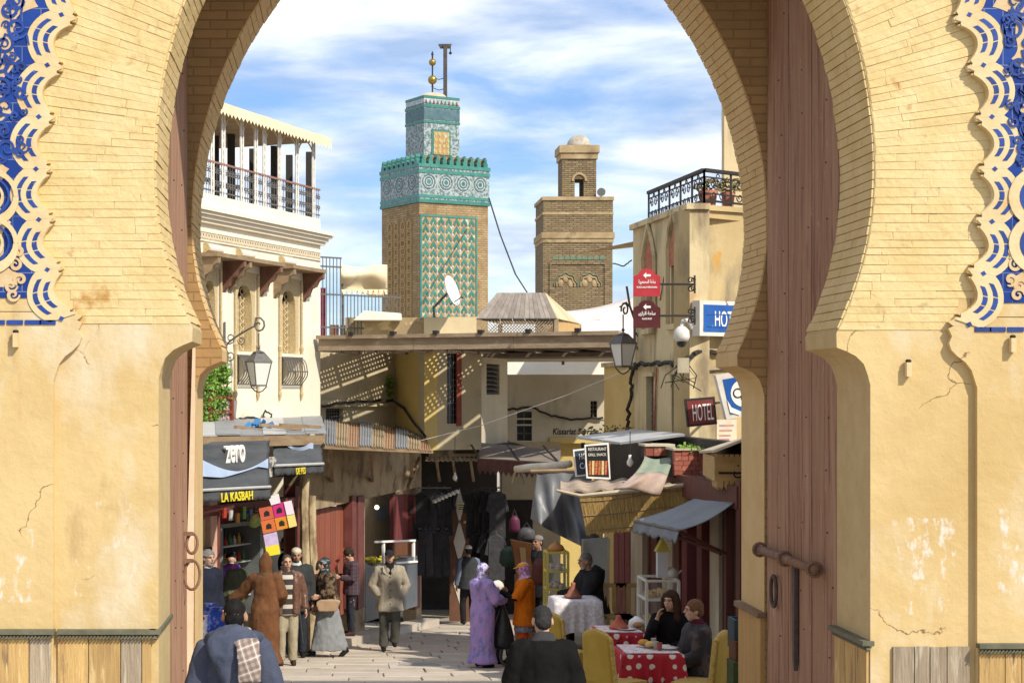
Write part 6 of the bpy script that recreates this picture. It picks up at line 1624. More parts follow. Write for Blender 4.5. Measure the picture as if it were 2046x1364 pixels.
b = MB(); b.grid(lambda u, v: WA.pp(850 + 135 * u, 912 + 8 * v, .6 * v) + Vector((0, 0, .015 * sin(u * 90))), 60, 2, (0, 0, -.01)); b.build('tin_sheet', m_hdr, ca)
for px in (872, 905, 940): b = MB(); b.bar(WA.pp(px, 918, .5), WA.pp(px + 6, 960, -.1), .05); b.build('prop', m_wood, ca)
b = MB(); b.bar(P(815, 975, 36.5), P(838, 915, 37.5), .07); tag(b.build('wooden_strut', m_wood, None), 'slanting wooden strut under the canopy by the alley', 'strut')
wd = thing('diamond_door', Vector((XW(918, 39.5), 39.5, gz(39.5))), 'brown door inlaid with white diamonds at the alley mouth', 'door')
m_bdoor = mat('brown_door', (0.11, 0.05, 0.028), (0.15, 0.07, 0.04), .6, 3, .2, 10)
MB().box((XW(898, 39.5), 39.5, gz(39.5)), (XW(940, 39.5), 39.56, ZW(1000, 39.5))).build('leaf', m_bdoor, wd)
for (yc, hh, ww) in ((1010, 36, 9), (1082, 45, 12), (1165, 40, 12)): MB().prism([P(918 + x, yc + y, 39.5) + Vector((0, -.012, 0)) for x, y in ((0, -hh), (ww, 0), (0, hh), (-ww, 0))], (0, .008, 0)).build('diamond', mat('diamond_white', (0.62, 0.58, 0.50), (0.55, 0.50, 0.43), .7, 4), wd)
MB().ball(P(928, 1042, 39.4), .035).build('knob', m_brass, wd)
t = thing('paper_notice', P(922, 1012, 39.3), 'small yellow paper notice pinned on the diamond door', 'notice'); MB().box(P(914, 1020, 39.42), P(930, 1004, 39.44)).build('sheet', mat('notice_yellow', (0.72, 0.66, 0.38), None, .8), t)
for k, y_ in enumerate((1007.5, 1012, 1016)): MB().box(P(916, y_ + 1.5, 39.41), P(928, y_, 39.418)).build('print_line', m_black, t)
def garment(px, py, D, w, h, col, lab, kind=0):
    p = P(px, py, D); t = thing('hanging_garment', p, lab, 'garment', 'dark garments hanging in the alley')
    m = mat('cloth_%g_%g' % (round(col[0], 3), round(col[2], 3)), col, tuple(v * 1.6 for v in col), .9, 8, .3, 12)
    b = MB(); prof = [(-w * .12, 0), (-w * .5, -.06), (-w * .72, -h * .42), (-w * .5, -h * .45), (-w * .46, -h * .2), (-w * .50, -h), (w * .50, -h), (w * .46, -h * .2), (w * .5, -h * .45), (w * .72, -h * .42), (w * .5, -.06), (w * .12, 0)]
    if kind: prof = [(-w * .4, 0), (-w * .5, -h), (-w * .06, -h), (0, -h * .35), (w * .06, -h), (w * .5, -h), (w * .4, 0)]
    b.prism([p + Vector((x, rnd(-.03, .03), z)) for x, z in prof], (0, .10, 0)); b.build('cloth', m, t)
    MB().tube([p + Vector((-w * .4, .05, -.05)), p + Vector((0, .05, .03)), p + Vector((w * .4, .05, -.05))], .008, 4).build('hanger', m_irong, t); MB().tube([p + Vector((0, .05, .03)), p + Vector((0, .05, .09)), p + Vector((.03, .05, .11))], .006, 4).build('hook', m_irong, t)
gs = [(842, 985, 37.4, 'black jacket hanging leftmost at the alley mouth'), (857, 978, 37.7, 'charcoal coat hanging second from the alley left'), (872, 982, 38, 'black coat hanging third from the alley left'), (888, 978, 38.3, 'charcoal jacket hanging just left of the diamond door'), (850, 1060, 37.3, 'black trousers hanging below the leftmost jacket'), (866, 1065, 37.6, 'dark trousers hanging below the third coat'), (884, 1062, 37.9, 'black trousers hanging left of the white diamonds'),
      (948, 985, 38.6, 'black kaftan hanging just right of the diamond door'), (963, 980, 38.4, 'charcoal kaftan hanging second right of the diamond door'), (979, 984, 38.2, 'black robe hanging third right of the diamond door'), (994, 982, 38, 'dark robe hanging rightmost in the alley'), (956, 1068, 38.3, 'dark skirt hanging low right of the diamond door'), (975, 1066, 38.1, 'black skirt hanging low in the alley middle'), (992, 1070, 37.9, 'charcoal skirt hanging low at the alley right')]
for i, (px, py, D, lab) in enumerate(gs):
    c = ((.018, .018, .02), (.03, .03, .033), (.022, .02, .02))[i % 3]; garment(px, py, D, .36, 1.0 if i < 4 or i in (7, 8, 9, 10) else .95, c, lab, 1 if 'trousers' in lab else 0)
for a, c, D0, D1, nm in ((836, 900, 37.3, 38.4, 'left'), (942, 1002, 38.8, 38.0, 'right')):
    for y_, w in ((974, 'upper'), (1056, 'lower')): b = MB(); b.tube([P(a, y_, D0), P(c, y_, D1)], .015, 5); tag(b.build('clothes_rail', m_irong, None), '%s clothes rail of the %s garment row in the alley' % (w, nm), 'rail')
t = thing('row_of_caps', P(890, 990, 37.2), 'string of pale knitted caps hanging before the dark garments', 'caps')
for k in range(7): p = P(868 + 7.4 * k, 1004 - 3.2 * k, 37.2); MB().lathe([(.05, 0), (.055, .02), (.045, .06), (.01, .08)], p, 8).build('cap', mat('cap_pale', (0.62, 0.60, 0.56), (0.50, 0.48, 0.45), .8, 9), t, smooth=True)
MB().tube([P(864, 1006, 37.2), P(918, 982, 37.2)], .006, 4).build('string', m_cable, t)
# ================================================================ SHOPS AND CAFE ON THE RIGHT
TZ = -1.42                                              # level of the cafe terrace
m_terr = mat('terrace_stone', (0.42, 0.36, 0.28), (0.34, 0.28, 0.21), .85, 2, .3, 14)
b = MB(); b.hexa([(XW(1085, 26.5), 26.5, -2.2), (5.2, 26.5, -2.2), (5.2, 15.5, -2.2), (2.55, 15.5, -2.2), (XW(1085, 26.5), 26.5, TZ), (5.2, 26.5, TZ), (5.2, 15.5, TZ), (2.55, 15.5, TZ)])
tag(b.build('cafe_terrace', m_terr, None), 'raised stone cafe terrace along the right side of the street', 'terrace')
WR = Wall(1222, 29.0, 1500, 20.6)
m_maroon = mat('maroon_plank', (0.15, 0.035, 0.035)); m_oldred = mat('old_red_paint', (0.15, 0.05, 0.036), (0.10, 0.035, 0.027), .65, 3, .3, 12, stretch=(6, 6, .4))
m_palepl = mat('pale_pillar', (0.58, 0.49, 0.36), (0.44, 0.35, 0.23), .9, 3, .4, 14, stretch=(1, 1, .4))
rs = thing('red_shopfront', WR.base(), 'dark red timber shopfront with pale pillars behind the cafe tables', 'shop')
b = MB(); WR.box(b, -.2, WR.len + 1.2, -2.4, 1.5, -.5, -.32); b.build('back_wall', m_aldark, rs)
zt_ = lambda px, y: WR.Z(px, y)
for a, c, m, o, y0 in ((1226, 1236, m_maroon, .0, 1000), (1237, 1247, m_maroon, .01, 1000), (1248, 1258, m_maroon, .0, 1000), (1260, 1283, m_palepl, .1, 960), (1285, 1297, m_oldred, .02, 980), (1299, 1312, m_oldred, .0, 980), (1323, 1343, m_palepl, .05, 980), (1346, 1356, m_oldred, .03, 980), (1362, 1372, m_maroon, .0, 980), (1392, 1402, m_maroon, .02, 980), (1418, 1436, m_palepl, .0, 980), (1442, 1451, m_oldred, .06, 960), (1470, 1478, m_oldred, .06, 960)):
    q0, q1 = WR.S(a, o), WR.S(c, o); b = MB(); WR.box(b, q0, q1, -2.2, WR.Z((a + c) / 2, y0, o), -.3, o); b.build('pillar' if m is m_palepl else 'door_panel', m, rs)
b = MB(); WR.box(b, WR.S(1226), WR.S(1485), WR.Z(1350, 985), WR.Z(1350, 945), -.3, .08); b.build('beam', m_oldred, rs)
# board leaning against the front
t = thing('leaning_board', Vector((XW(1188, 27.2), 27.2, TZ)), 'tall pale grey board leaning beside the maroon doors', 'board')
MB().hexa([(XW(1160, 26.4), 26.4, TZ - .2), (XW(1212, 26.4), 26.4, TZ - .2), (XW(1212, 26.4), 26.45, TZ - .2), (XW(1160, 26.4), 26.45, TZ - .2), P(1163, 1076, 26.7), P(1216, 1072, 26.7), P(1216, 1072, 26.75), P(1163, 1076, 26.75)]).build('panel', mat('board_grey', (0.42, 0.42, 0.38), (0.34, 0.34, 0.30), .6, 3, .2, 10), t)
for a, c in ((1159, 1163), (1211, 1216)): MB().hexa([(XW(a, 26.3), 26.34, TZ - .2), (XW(c, 26.3), 26.34, TZ - .2), (XW(c, 26.3), 26.39, TZ - .2), (XW(a, 26.3), 26.39, TZ - .2), P(a + 3, 1076, 26.6), P(c + 3, 1076, 26.6), P(c + 3, 1076, 26.66), P(a + 3, 1076, 26.66)]).build('edge_strip', m_palepl, t)
# tin roof and its signs
t = thing('tin_roof', P(1260, 880, 27), 'bent grey tin roof sheet with wooden fringe above the food signs', 'roof')
Q = [P(1150, 876, 28.2), P(1240, 888, 25.4), P(1368, 871, 24.8), P(1268, 861, 28.8)]
MB().prism(Q, (0, 0, .035)).build('tin_sheet', m_greyl, t)
for k in range(13):
    a = Q[1].lerp(Q[2], .02 + .028 * k); c_ = a + Vector((0, 0, -.22 - .02 * (k % 2) - .004 * k)); MB().hexa([a + Vector((-.02, .03, -.02)), a + Vector((.035, .02, -.02)), a + Vector((.035, .035, -.02)), a + Vector((-.02, .045, -.02)), c_ + Vector((-.02, .03, 0)), c_ + Vector((.035, .02, 0)), c_ + Vector((.035, .035, 0)), c_ + Vector((-.02, .045, 0))]).build('fringe_board', mat('fringe_wood', (0.46, 0.30, 0.14), (0.36, 0.22, 0.10), .8, 5, objrand=.15), t)
for px, D in ((1165, 27.8), (1300, 26.2)): MB().bar(P(px, 884, D), Vector((XW(px, D), D, TZ)), .06).build('prop', m_ironb, t)
b = MB(); b.hexa([P(1218, 1000, 25.6), P(1300, 1000, 24.9), P(1320, 1000, 27.5), P(1240, 1000, 28.2), P(1218, 888, 25.6), P(1300, 884, 24.9), P(1320, 876, 27.5), P(1240, 876, 28.2)]); b.build('interior_shade_block', m_aldark, t)  # solid dark block added for the shaded interior under the tin roof
m_navy = mat('navy_sign', (0.03, 0.045, 0.07), (0.045, 0.06, 0.09), .5, 3)
t = thing('cafe_sign', P(1160, 950, 25.4), 'navy sign with white letters H and CA half hidden by the food sign', 'sign')
MB().prism(tilt_rect(25.4, ((1145, 898), (1190, 893), (1196, 947), (1150, 952)), 0), (0, .04, 0)).build('panel', m_paint_w, t)
MB().prism(tilt_rect(25.4, ((1148, 901), (1188, 896), (1193, 944), (1153, 949)), -.005), (0, .004, 0)).build('face', m_navy, t)
text('HOTEL', P(1172, 911, 25.4) + Vector((0, -.009, 0)), (1, 0, .08), (-.08, 0, 1), .085, m_paint_w, t, width=.22, align='CENTER'); text('CAFE', P(1172, 930, 25.4) + Vector((0, -.009, 0)), (1, 0, .08), (-.08, 0, 1), .085, m_paint_w, t, width=.20)
t = thing('food_sign', P(1194, 960, 25.2), 'black food sign with rows of grilled skewers in a white frame', 'sign')
MB().prism(tilt_rect(25.2, ((1168, 888), (1216, 884), (1220, 957), (1172, 955)), 0), (0, .04, 0)).build('panel', m_paint_w, t)
MB().prism(tilt_rect(25.2, ((1171, 891), (1213, 888), (1217, 953), (1175, 951)), -.005), (0, .004, 0)).build('face', m_black, t)
text('RESTAURANT', P(1193, 897, 25.2) + Vector((0, -.008, 0)), (1, 0, .04), (0, 0, 1), .045, m_paint_w, t, width=.26); text('GRILL SNACK', P(1193, 908, 25.2) + Vector((0, -.008, 0)), (1, 0, .04), (0, 0, 1), .04, m_paint_w, t, width=.26)
for k in range(6): c = P(1178.5 + 6.4 * k, 934, 25.2) + Vector((0, -.006, 0)); MB().prism([c + Vector((x, 0, z)) for x, z in ((-.018, -.10), (.016, -.10), (.02, .10), (-.015, .10))], (0, -.004, 0)).build('skewer_picture', mat('skewer_%d' % (k % 3), ((0.55, 0.20, 0.05), (0.60, 0.42, 0.15), (0.45, 0.05, 0.04))[k % 3], ((0.30, 0.09, 0.03), (0.65, 0.55, 0.35), (0.60, 0.22, 0.08))[k % 3], .6, 60, lo=.45, hi=.55), t)
# brick cornice with weeds
t = thing('brick_cornice', P(1350, 950, 24), 'stepped red brick cornice with weeds growing on top', 'cornice')
for a, c, y0, y1, D in ((1290, 1347, 892, 911, 24.6), (1347, 1412, 900, 950, 24.0)):
    n = max(1, int((y1 - y0) / 10))
    for j in range(n):
        x = a
        while x < c - 3:
            w = min(rnd(13, 18), c - x); MB().box((XW(x + .5, D), D - rnd(0, .01), ZW(y0 + (j + 1) * (y1 - y0) / n - .8, D)), (XW(x + w - .5, D), D + .14, ZW(y0 + j * (y1 - y0) / n, D))).build('brick', mat('cornice_brick', (0.36, 0.12, 0.08), (0.28, 0.085, 0.06), .85, 6, .4, 20, stain=((0.46, 0.34, 0.22), 7, .6, .1), objrand=.2), t); x += w
    MB().box((XW(a - 2, D), D - .03, ZW(y0 - .5, D)), (XW(c + 1, D), D + .6, ZW(y0 - 5, D))).build('capping', m_wallH, t)
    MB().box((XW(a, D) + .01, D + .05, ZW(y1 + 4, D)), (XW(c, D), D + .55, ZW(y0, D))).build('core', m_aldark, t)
b = MB(); leaves(b, P(1372, 894, 24.1), (.16, .1, .05), 120, .07); leaves(b, P(1395, 897, 24), (.12, .1, .04), 80, .06); b.build('weeds', m_leaf, t, fixn=False)
# stiff canvas flap
t = thing('canvas_flap', P(1290, 985, 24), 'stiff faded canvas flap, green above and rust below, draped over the reed roof', 'canvas')
def flap(u, v):
    xl, xr = 1288 - 62 * v ** 1.3, 1345 - 26 * v; px = xl + (xr - xl) * u; py = 910 + 66 * v ** .85 + 8 * u + 4 * sin(u * 5 + v * 3)
    return P(px, py, 24.4 - 1.0 * v - .3 * sin(v * pi) + .05 * sin(u * 11 + v * 2))
for v0, v1, m, nm in ((0, .42, mat('faded_green', (0.22, 0.27, 0.20), (0.30, 0.32, 0.24), .8, 4, .3, 10), 'green_cloth'), (.42, 1, mat('faded_rust', (0.36, 0.25, 0.20), (0.46, 0.36, 0.30), .85, 4, .4, 10), 'rust_cloth')):
    b = MB(); b.grid(lambda u, v: flap(u, v0 + (v1 - v0) * v), 14, 8, (0, .02, -.015)); b.build(nm, m, t, smooth=True)
# reed mat hanging from a ragged roof edge
t = thing('reed_mat', P(1280, 1060, 23.5), 'golden reed mat hanging as a screen below the canvas flap', 'reed mat')
def reed(u, v):
    D = 24.1 - .5 * u; x0 = 1157 + 253 * u; x = x0 + 15 * (1 - u) * v; yt = 992 - 26 * u + 3 * sin(u * 7); yb_ = 1068 - 20 * u
    return P(x, yt + (yb_ - yt) * v, D)
b = MB(); n = 110
for k in range(n):
    u = (k + .5) / n; a, c = reed(u, -.02 + rnd(-.02, .02)), reed(u, 1 + rnd(-.03, .03)); b.tube([a + Vector((0, rnd(-.006, .006), 0)), a.lerp(c, .5) + Vector((rnd(-.004, .004), rnd(-.006, .006), 0)), c], .0105, 4, cap=False)
o = b.build('reeds', mat('reed', (0.50, 0.35, 0.13), (0.35, 0.23, 0.08), .75, 9, .3, 14, stretch=(5, 5, 1)), t); o['kind'] = 'stuff'
for v in (.12, .5, .88):
    b = MB(); b.tube([reed(k / 20, v) + Vector((0, -.014, 0)) for k in range(21)], .007, 4); b.build('binding_cord', m_wood, t)
b = MB(); b.tube([P(1112, 979, 24.2), P(1160, 990, 24.1), P(1250, 981, 23.9), P(1330, 972, 23.7), P(1408, 964, 23.55)], [.02, .03, .035, .03, .03], 6); b.build('roof_pole', m_palepl, t)
b = MB(); b.grid(lambda u, v: P(1120 + 290 * u, 981 - 15 * u - 22 * v * (1 - .4 * u) + 3 * sin(u * 40), 24.2 - .5 * u + 1.4 * v), 50, 4, (0, 0, -.03)); b.build('ragged_roof', mat('ragged_roof', (0.30, 0.23, 0.17), (0.44, 0.35, 0.27), .9, 6, .5, 14), t)
# grey tarpaulin curtain
t = thing('tarp_curtain', P(1130, 1100, 26.8), 'creased grey tarpaulin hanging beside the reed mat', 'tarpaulin')
def tarp2(u, v):
    xl = 1072 - 12 * v * (1 if v > .5 else v * 2) ; xr = 1180 + 22 * v; yb_ = 1036 + 74 * u ** .9
    py = 940 + (yb_ - 940) * v; px = xl + (xr - xl) * u
    return P(px, py, 26.9 + .16 * sin(u * 11 + v * 3) * v + .08 * sin(u * 23 - v * 5) * v)
b = MB(); b.grid(tarp2, 40, 26, (0, .012, 0)); b.build('sheet', mat('grey_tarp', (0.15, 0.155, 0.165), (0.20, 0.205, 0.215), .45, 3, .15, 10, spec=.5), t, smooth=True)
b = MB(); b.tube([P(1060, 941, 26.9), P(1185, 938, 26.9)], .03, 6); b.build('pole', m_wood, t)
# rolled white awning and the brown awning behind it
t = thing('rolled_awning', P(1080, 935, 29.5), 'rolled white awning on a pole left of the navy sign', 'awning')
b = MB(); b.tube([P(1030, 937, 30.0), P(1060, 934, 29.8), P(1100, 932, 29.5), P(1140, 926, 29.2)], [.06, .075, .08, .06], 10); b.build('roll', mat('white_canvas', (0.72, 0.66, 0.54), (0.62, 0.54, 0.42), .8, 5, .3, 12), t, smooth=True)
b = MB(); b.tube([P(1031, 938, 30), P(1024, 965, 30.1)], .02, 5); b.build('tie', m_palepl, t)
for px, D in ((1040, 30), (1130, 29.3)): b = MB(); b.bar(P(px, 936, D), P(px + 8, 965, D + 3.2), .03); b.build('arm', m_irong, t)
t = thing('brown_awning', P(1030, 930, 35), 'dusty brown awning with pale zigzag trim over the alley shops', 'awning')
def bra(u, v): return P(962 + 158 * u - 8 * v * (1 - u), 884 + 14 * u + 30 * v - 4 * u * v, 38.5 - 3.2 * v - 2.0 * u)
b = MB(); b.grid(bra, 12, 5, (0, 0, -.02)); b.build('sheet', mat('dusty_brown', (0.20, 0.165, 0.14), (0.26, 0.22, 0.18), .9, 3, .3, 10), t)
V = []
for k in range(33): p = bra(k / 32, 1); V += [tuple(p), tuple(p + Vector((0, 0, -.34 if k % 2 else -.24)))]
b = MB(); b.add(V, [(2 * k, 2 * k + 2, 2 * k + 3, 2 * k + 1) for k in range(32)]); b.build('trim', mat('trim_maroon', (0.10, 0.045, 0.04), (0.14, 0.07, 0.06), .9, 6), t)
for u in (.02, .5, .98): a = bra(u, 1); b = MB(); b.bar(a, a + Vector((0, 2.6, .25)), .03); b.build('arm', m_ironb, t)
# wall and dark doorway behind
MB(); t = thing('back_shop', Vector((XW(1040, 44), 44, gz(44))), 'beige back shop with a dark doorway right of the alley', 'shop')
D = 43.5
MB().box((XW(1003, D), D, gz(D) - .2), (XW(1120, D), D + .2, .95)).build('wall', mat('back_beige', (0.44, 0.37, 0.25), (0.36, 0.29, 0.19), .9, 2), t)
MB().box((XW(1008, D), D - .03, gz(D) - .1), (XW(1064, D), D + .0, ZW(998, D))).build('doorway', m_dark, t)
# grey slanting awning
t = thing('grey_awning', P(1360, 1060, 23), 'plain blue grey awning slanting out over the cafe tables', 'awning')
FL_, FN_, AN_, AF_ = P(1268, 1038, 23.2), P(1357, 1056, 21.2), P(1466, 1003, 21.0), P(1428, 973, 23.0)
def ga(u, v): p = FL_.lerp(FN_, u).lerp(AF_.lerp(AN_, u), v); p.z += -.05 * sin(v * pi) + .012 * sin(u * 17) * (1 - v); return p
m_ga = mat('blue_grey_canvas', (0.19, 0.205, 0.222), (0.24, 0.255, 0.272), .75, 2, .2, 8)
b = MB(); b.grid(ga, 20, 10, (0, 0, -.012)); b.build('sheet', m_ga, t, smooth=True)
def gv(u, v): p = FL_.lerp(FN_, u); return p + Vector((-.03 * v + .02 * sin(u * 24) * v, 0, -(.16 + .02 * sin(u * 40)) * v))
b = MB(); b.grid(gv, 60, 4, (.01, 0, 0)); b.build('valance', m_ga, t, smooth=True)
for u in (.05, .95): a = ga(u, .02); b = MB(); b.bar(a + Vector((0, 0, -.03)), WR.pt(WR.S(1440 + 20 * u), a.z - .35, 0), .035); b.build('arm', m_oldred, t)
b = MB(); b.tube([FL_ + Vector((0, 0, -.02)), FN_ + Vector((0, 0, -.02))], .02, 6); b.build('front_rail', m_irong, t)
# carved yellow shop sign with a small roof
t = thing('carved_sign', P(1450, 985, 21.6), 'carved yellow wooden shop sign with arabic letters and scalloped edge', 'sign')
m_cs = mat('honey_wood', (0.52, 0.35, 0.15), (0.44, 0.28, 0.11), .7, 3, .3, 12, stretch=(1, 1, 4)); Dn, Dfar = 21.4, 23.0
A1, A2, A3 = P(1412, 915, Dfar), P(1436, 912, Dn), P(1530, 880, Dn - .1)
zlo = A2.z - 68 * Dn / FPX
for p, q in ((A1, A2), (A2, A3)):
    b = MB(); d_ = (q - p).normalized(); nn = Vector((d_.y, -d_.x, 0)); nn = nn if nn.y < 0 else -nn
    zt0 = min(p.z, q.z); b.hexa([Vector((p.x, p.y, zlo + .12)), Vector((q.x, q.y, zlo + .12)), Vector((q.x, q.y, zlo + .12)) - nn * .05, Vector((p.x, p.y, zlo + .12)) - nn * .05, Vector((p.x, p.y, A2.z)), Vector((q.x, q.y, A2.z)), Vector((q.x, q.y, A2.z)) - nn * .05, Vector((p.x, p.y, A2.z)) - nn * .05]); b.build('board', m_cs, t)
    b = MB(); b.bar(Vector((p.x, p.y, zlo + .22)) + nn * .01, Vector((q.x, q.y, zlo + .22)) + nn * .01, .02, .025); b.build('dark_line', m_black, t)
    L_ = (Vector((q.x, q.y, 0)) - Vector((p.x, p.y, 0))).length; n = max(3, int(L_ / .06))
    for k in range(n):
        for zz_, hh_ in ((A2.z + .03, .10), (zlo + .12, .11)):
            c = Vector((p.x, p.y, 0)).lerp(Vector((q.x, q.y, 0)), (k + .5) / n); w = L_ / n * .42; dd2 = Vector((d_.x, d_.y, 0)).normalized()
            b = MB(); b.prism([c + dd2 * x + Vector((0, 0, zz_ + z)) + nn * .012 for x, z in ((-w, 0), (w, 0), (w, -hh_ * .6), (0, -hh_), (-w, -hh_ * .6))], nn * -.03); b.build('fringe', m_cs, t)
text('\ufe8e\ufed7', P(1424, 938, 22.2) + Vector((-.03, -.06, 0)), (A2 - A1).normalized(), up, .12, m_black, t, width=.2); text('\u0646\u0627', P(1478, 935, Dn - .06) + Vector((0, -.03, 0)), (1, 0, .0), up, .16, m_black, t, width=.16)
b = MB(); b.prism([P(1397, 905, 23.2), P(1430, 903, 21.0), P(1540, 860, 20.8), P(1500, 872, 23.2)], (0, 0, .03)); b.build('roof_sheet', m_palepl, t)
for px, D in ((1448, 21.6), (1472, 21.3)): b = MB(); b.tube([P(px, 985, D), Vector((XW(px, D), D, TZ))], .025, 6); b.build('post', m_ironb, t)
# ---- cafe furniture
m_wframe = mat('white_frame', (0.72, 0.70, 0.62), None, .5); m_yframe = mat('yellow_frame', (0.62, 0.50, 0.10), None, .5)
m_glass = mat('clear_glass', (0.85, 0.9, 0.88), None, .05, spec=.5, alpha=.16)
def vitrine(lab, px0, px1, yt, yb_, D, dep, m, shelves, food, nf):
    x0, x1 = XW(px0, D), XW(px1, D); zt, zb = ZW(yt, D), ZW(yb_, D)
    t = thing('glass_showcase', Vector(((x0 + x1) / 2, D + dep / 2, TZ)), lab, 'showcase')
    for x in (x0, x1):
        for y in (D, D + dep): MB().box((x - .018, y - .018, TZ if True else zb), (x + .018, y + .018, zt)).build('post', m, t)
    for z in [zt] + [zb + (zt - zb) * s for s in shelves]:
        for y in (D, D + dep): MB().bar((x0, y, z), (x1, y, z), .03).build('rail', m, t)
        for x in (x0, x1): MB().bar((x, D, z), (x, D + dep, z), .03).build('rail', m, t)
    for i, s in enumerate(shelves):
        z = zb + (zt - zb) * s; MB().box((x0 + .02, D + .02, z - .008), (x1 - .02, D + dep - .02, z + .008)).build('shelf', m_greyl, t)
        b = MB()
        for k in range(nf): b.ball((rnd(x0 + .06, x1 - .06), rnd(D + .05, D + dep - .08), z + .03 + rnd(0, .05)), (rnd(.03, .06), rnd(.03, .05), rnd(.02, .035)), 7, 4)
        o = b.build('pastries', food, t, smooth=True); o['kind'] = 'stuff'
    for (q, nm) in (([(x0, D, zb), (x1, D, zb), (x1, D, zt), (x0, D, zt)], 'glass_pane'), ([(x0, D, zb), (x0, D + dep, zb), (x0, D + dep, zt), (x0, D, zt)], 'glass_pane')): MB().add(q, [(0, 1, 2, 3)]).build(nm, m_glass, t)
    return t, x0, x1, zt
m_past = mat('pastry', (0.50, 0.27, 0.07), (0.62, 0.42, 0.15), .6, 14)
v1, xa, xb, zv = vitrine('tall narrow yellow framed glass showcase beside the white table', 1094, 1135, 1104, 1215, 25.3, .40, m_yframe, (.02, .34, .66), mat('sweets', (0.62, 0.52, 0.44), (0.40, 0.30, 0.24), .6, 20), 22)
v2, xa2, xb2, zv2 = vitrine('white framed glass showcase of pastries behind the seated woman', 1292, 1356, 1160, 1250, 22.6, .62, m_wframe, (.03, .58), m_past, 34)
t = thing('tagine_pot', Vector(((xa + xb) / 2, 25.5, zv)), 'orange clay dish on top of the yellow framed showcase', 'pot'); MB().lathe([(.10, .015), (.13, .03), (.12, .05), (.10, .09), (.03, .13), (.025, .15)], t.location, 12).build('dish', mat('orange_clay', (0.50, 0.22, 0.07), None, .6), t, smooth=True)
t = thing('lantern_house', P(1322, 1160, 22.9), 'white and yellow house shaped lantern on the pastry showcase', 'lantern')
c = P(1323, 1160, 22.9); c.z = zv2 + .015
MB().box((c.x - .07, c.y - .06, c.z), (c.x + .07, c.y + .06, c.z + .34)).build('body', mat('milky_glass', (0.66, 0.68, 0.70), None, .4), t); MB().prism([(c.x - .095, c.y - .08, c.z + .34), (c.x + .095, c.y - .08, c.z + .34), (c.x, c.y - .08, c.z + .52)], (0, .16, 0)).build('roof', m_yframe, t)
t = thing('kettle', Vector((XW(1342, 22.9), 22.9, zv2)), 'white enamel kettle beside the house shaped lantern', 'kettle'); MB().lathe([(.06, .016), (.085, .04), (.08, .10), (.04, .14), (.012, .16)], t.location, 12).build('body', m_wframe, t, smooth=True); MB().tube([t.location + Vector((.07, 0, .05)), t.location + Vector((.13, 0, .11))], .012, 5).build('spout', m_wframe, t)

def table_cloth(t, x0, x1, y0, y1, z, drop, m, wav=.03):
    def fn(u, v):      # polar drape: v<=.5 the flat top, beyond it the hanging skirt
        a = 2 * pi * u; cx_, cy_ = (x0 + x1) / 2, (y0 + y1) / 2; ex, ey = (x1 - x0) / 2, (y1 - y0) / 2
        ca, sa = cos(a), sin(a); k = 1 / max(abs(ca), abs(sa)); k = min(k, 1.38)
        if v <= .4: s_ = v / .4; return Vector((cx_ + ca * k * ex * s_, cy_ + sa * k * ey * s_, z + .004))
        s_ = (v - .4) / .6; crn = (k - 1) / .38
        fl = wav * sin(a * 17) * s_ + .05 * s_ * crn
        return Vector((cx_ + ca * k * (ex + .012 + fl), cy_ + sa * k * (ey + .012 + fl), z + .004 - drop * s_ * (1 + .30 * crn)))
    b = MB(); b.grid(fn, 96, 12); return b.build('cloth', m, t, smooth=True, fixn=True)
def cafe_table(lab, x0, x1, y0, y1, h):
    t = thing('cafe_table', Vector(((x0 + x1) / 2, (y0 + y1) / 2, TZ)), lab, 'table')
    MB().box((x0 + .01, y0 + .01, TZ + h - .03), (x1 - .01, y1 - .01, TZ + h)).build('table_top', m_wood, t)
    for x in (x0 + .06, x1 - .06):
        for y in (y0 + .06, y1 - .06): MB().box((x - .02, y - .02, TZ), (x + .02, y + .02, TZ + h - .03)).build('leg', m_ironb, t)
    return t
def dots_mat():
    m = bpy.data.materials.new('red_spotted_cloth'); m.use_nodes = True; N, L = m.node_tree.nodes, m.node_tree.links; b = N['Principled BSDF']; b.inputs['Roughness'].default_value = .75
    geo = N.new('ShaderNodeNewGeometry'); vo = N.new('ShaderNodeTexVoronoi'); vo.inputs['Scale'].default_value = 8.5; vo.inputs['Randomness'].default_value = .45; L.new(geo.outputs['Position'], vo.inputs['Vector'])
    r = N.new('ShaderNodeMapRange'); r.inputs['From Min'].default_value = .30; r.inputs['From Max'].default_value = .32; L.new(vo.outputs['Distance'], r.inputs['Value'])
    sx = N.new('ShaderNodeSeparateColor'); L.new(vo.outputs['Color'], sx.inputs['Color']); g = N.new('ShaderNodeMath'); g.operation = 'GREATER_THAN'; g.inputs[1].default_value = .68; L.new(sx.outputs['Red'], g.inputs[0])
    c = N.new('ShaderNodeMix'); c.data_type = 'RGBA'; c.inputs['A'].default_value = (.78, .74, .68, 1); c.inputs['B'].default_value = (.02, .015, .015, 1); L.new(g.outputs[0], c.inputs['Factor'])
    x = N.new('ShaderNodeMix'); x.data_type = 'RGBA'; L.new(r.outputs['Result'], x.inputs['Factor']); L.new(c.outputs['Result'], x.inputs['A']); x.inputs['B'].default_value = (.46, .012, .03, 1); L.new(x.outputs['Result'], b.inputs['Base Color']); return m
m_dots = dots_mat()
m_lace = mat('lace_cloth', (0.74, 0.70, 0.70), (0.60, 0.55, 0.58), .85, 22, .3, 40, lo=.46, hi=.54)
cafe_table('cafe table under the white lace cloth', XW(1104, 24.0), XW(1196, 24.0), 23.7, 24.4, .74); x0, x1 = XW(1104, 24.0), XW(1196, 24.0)
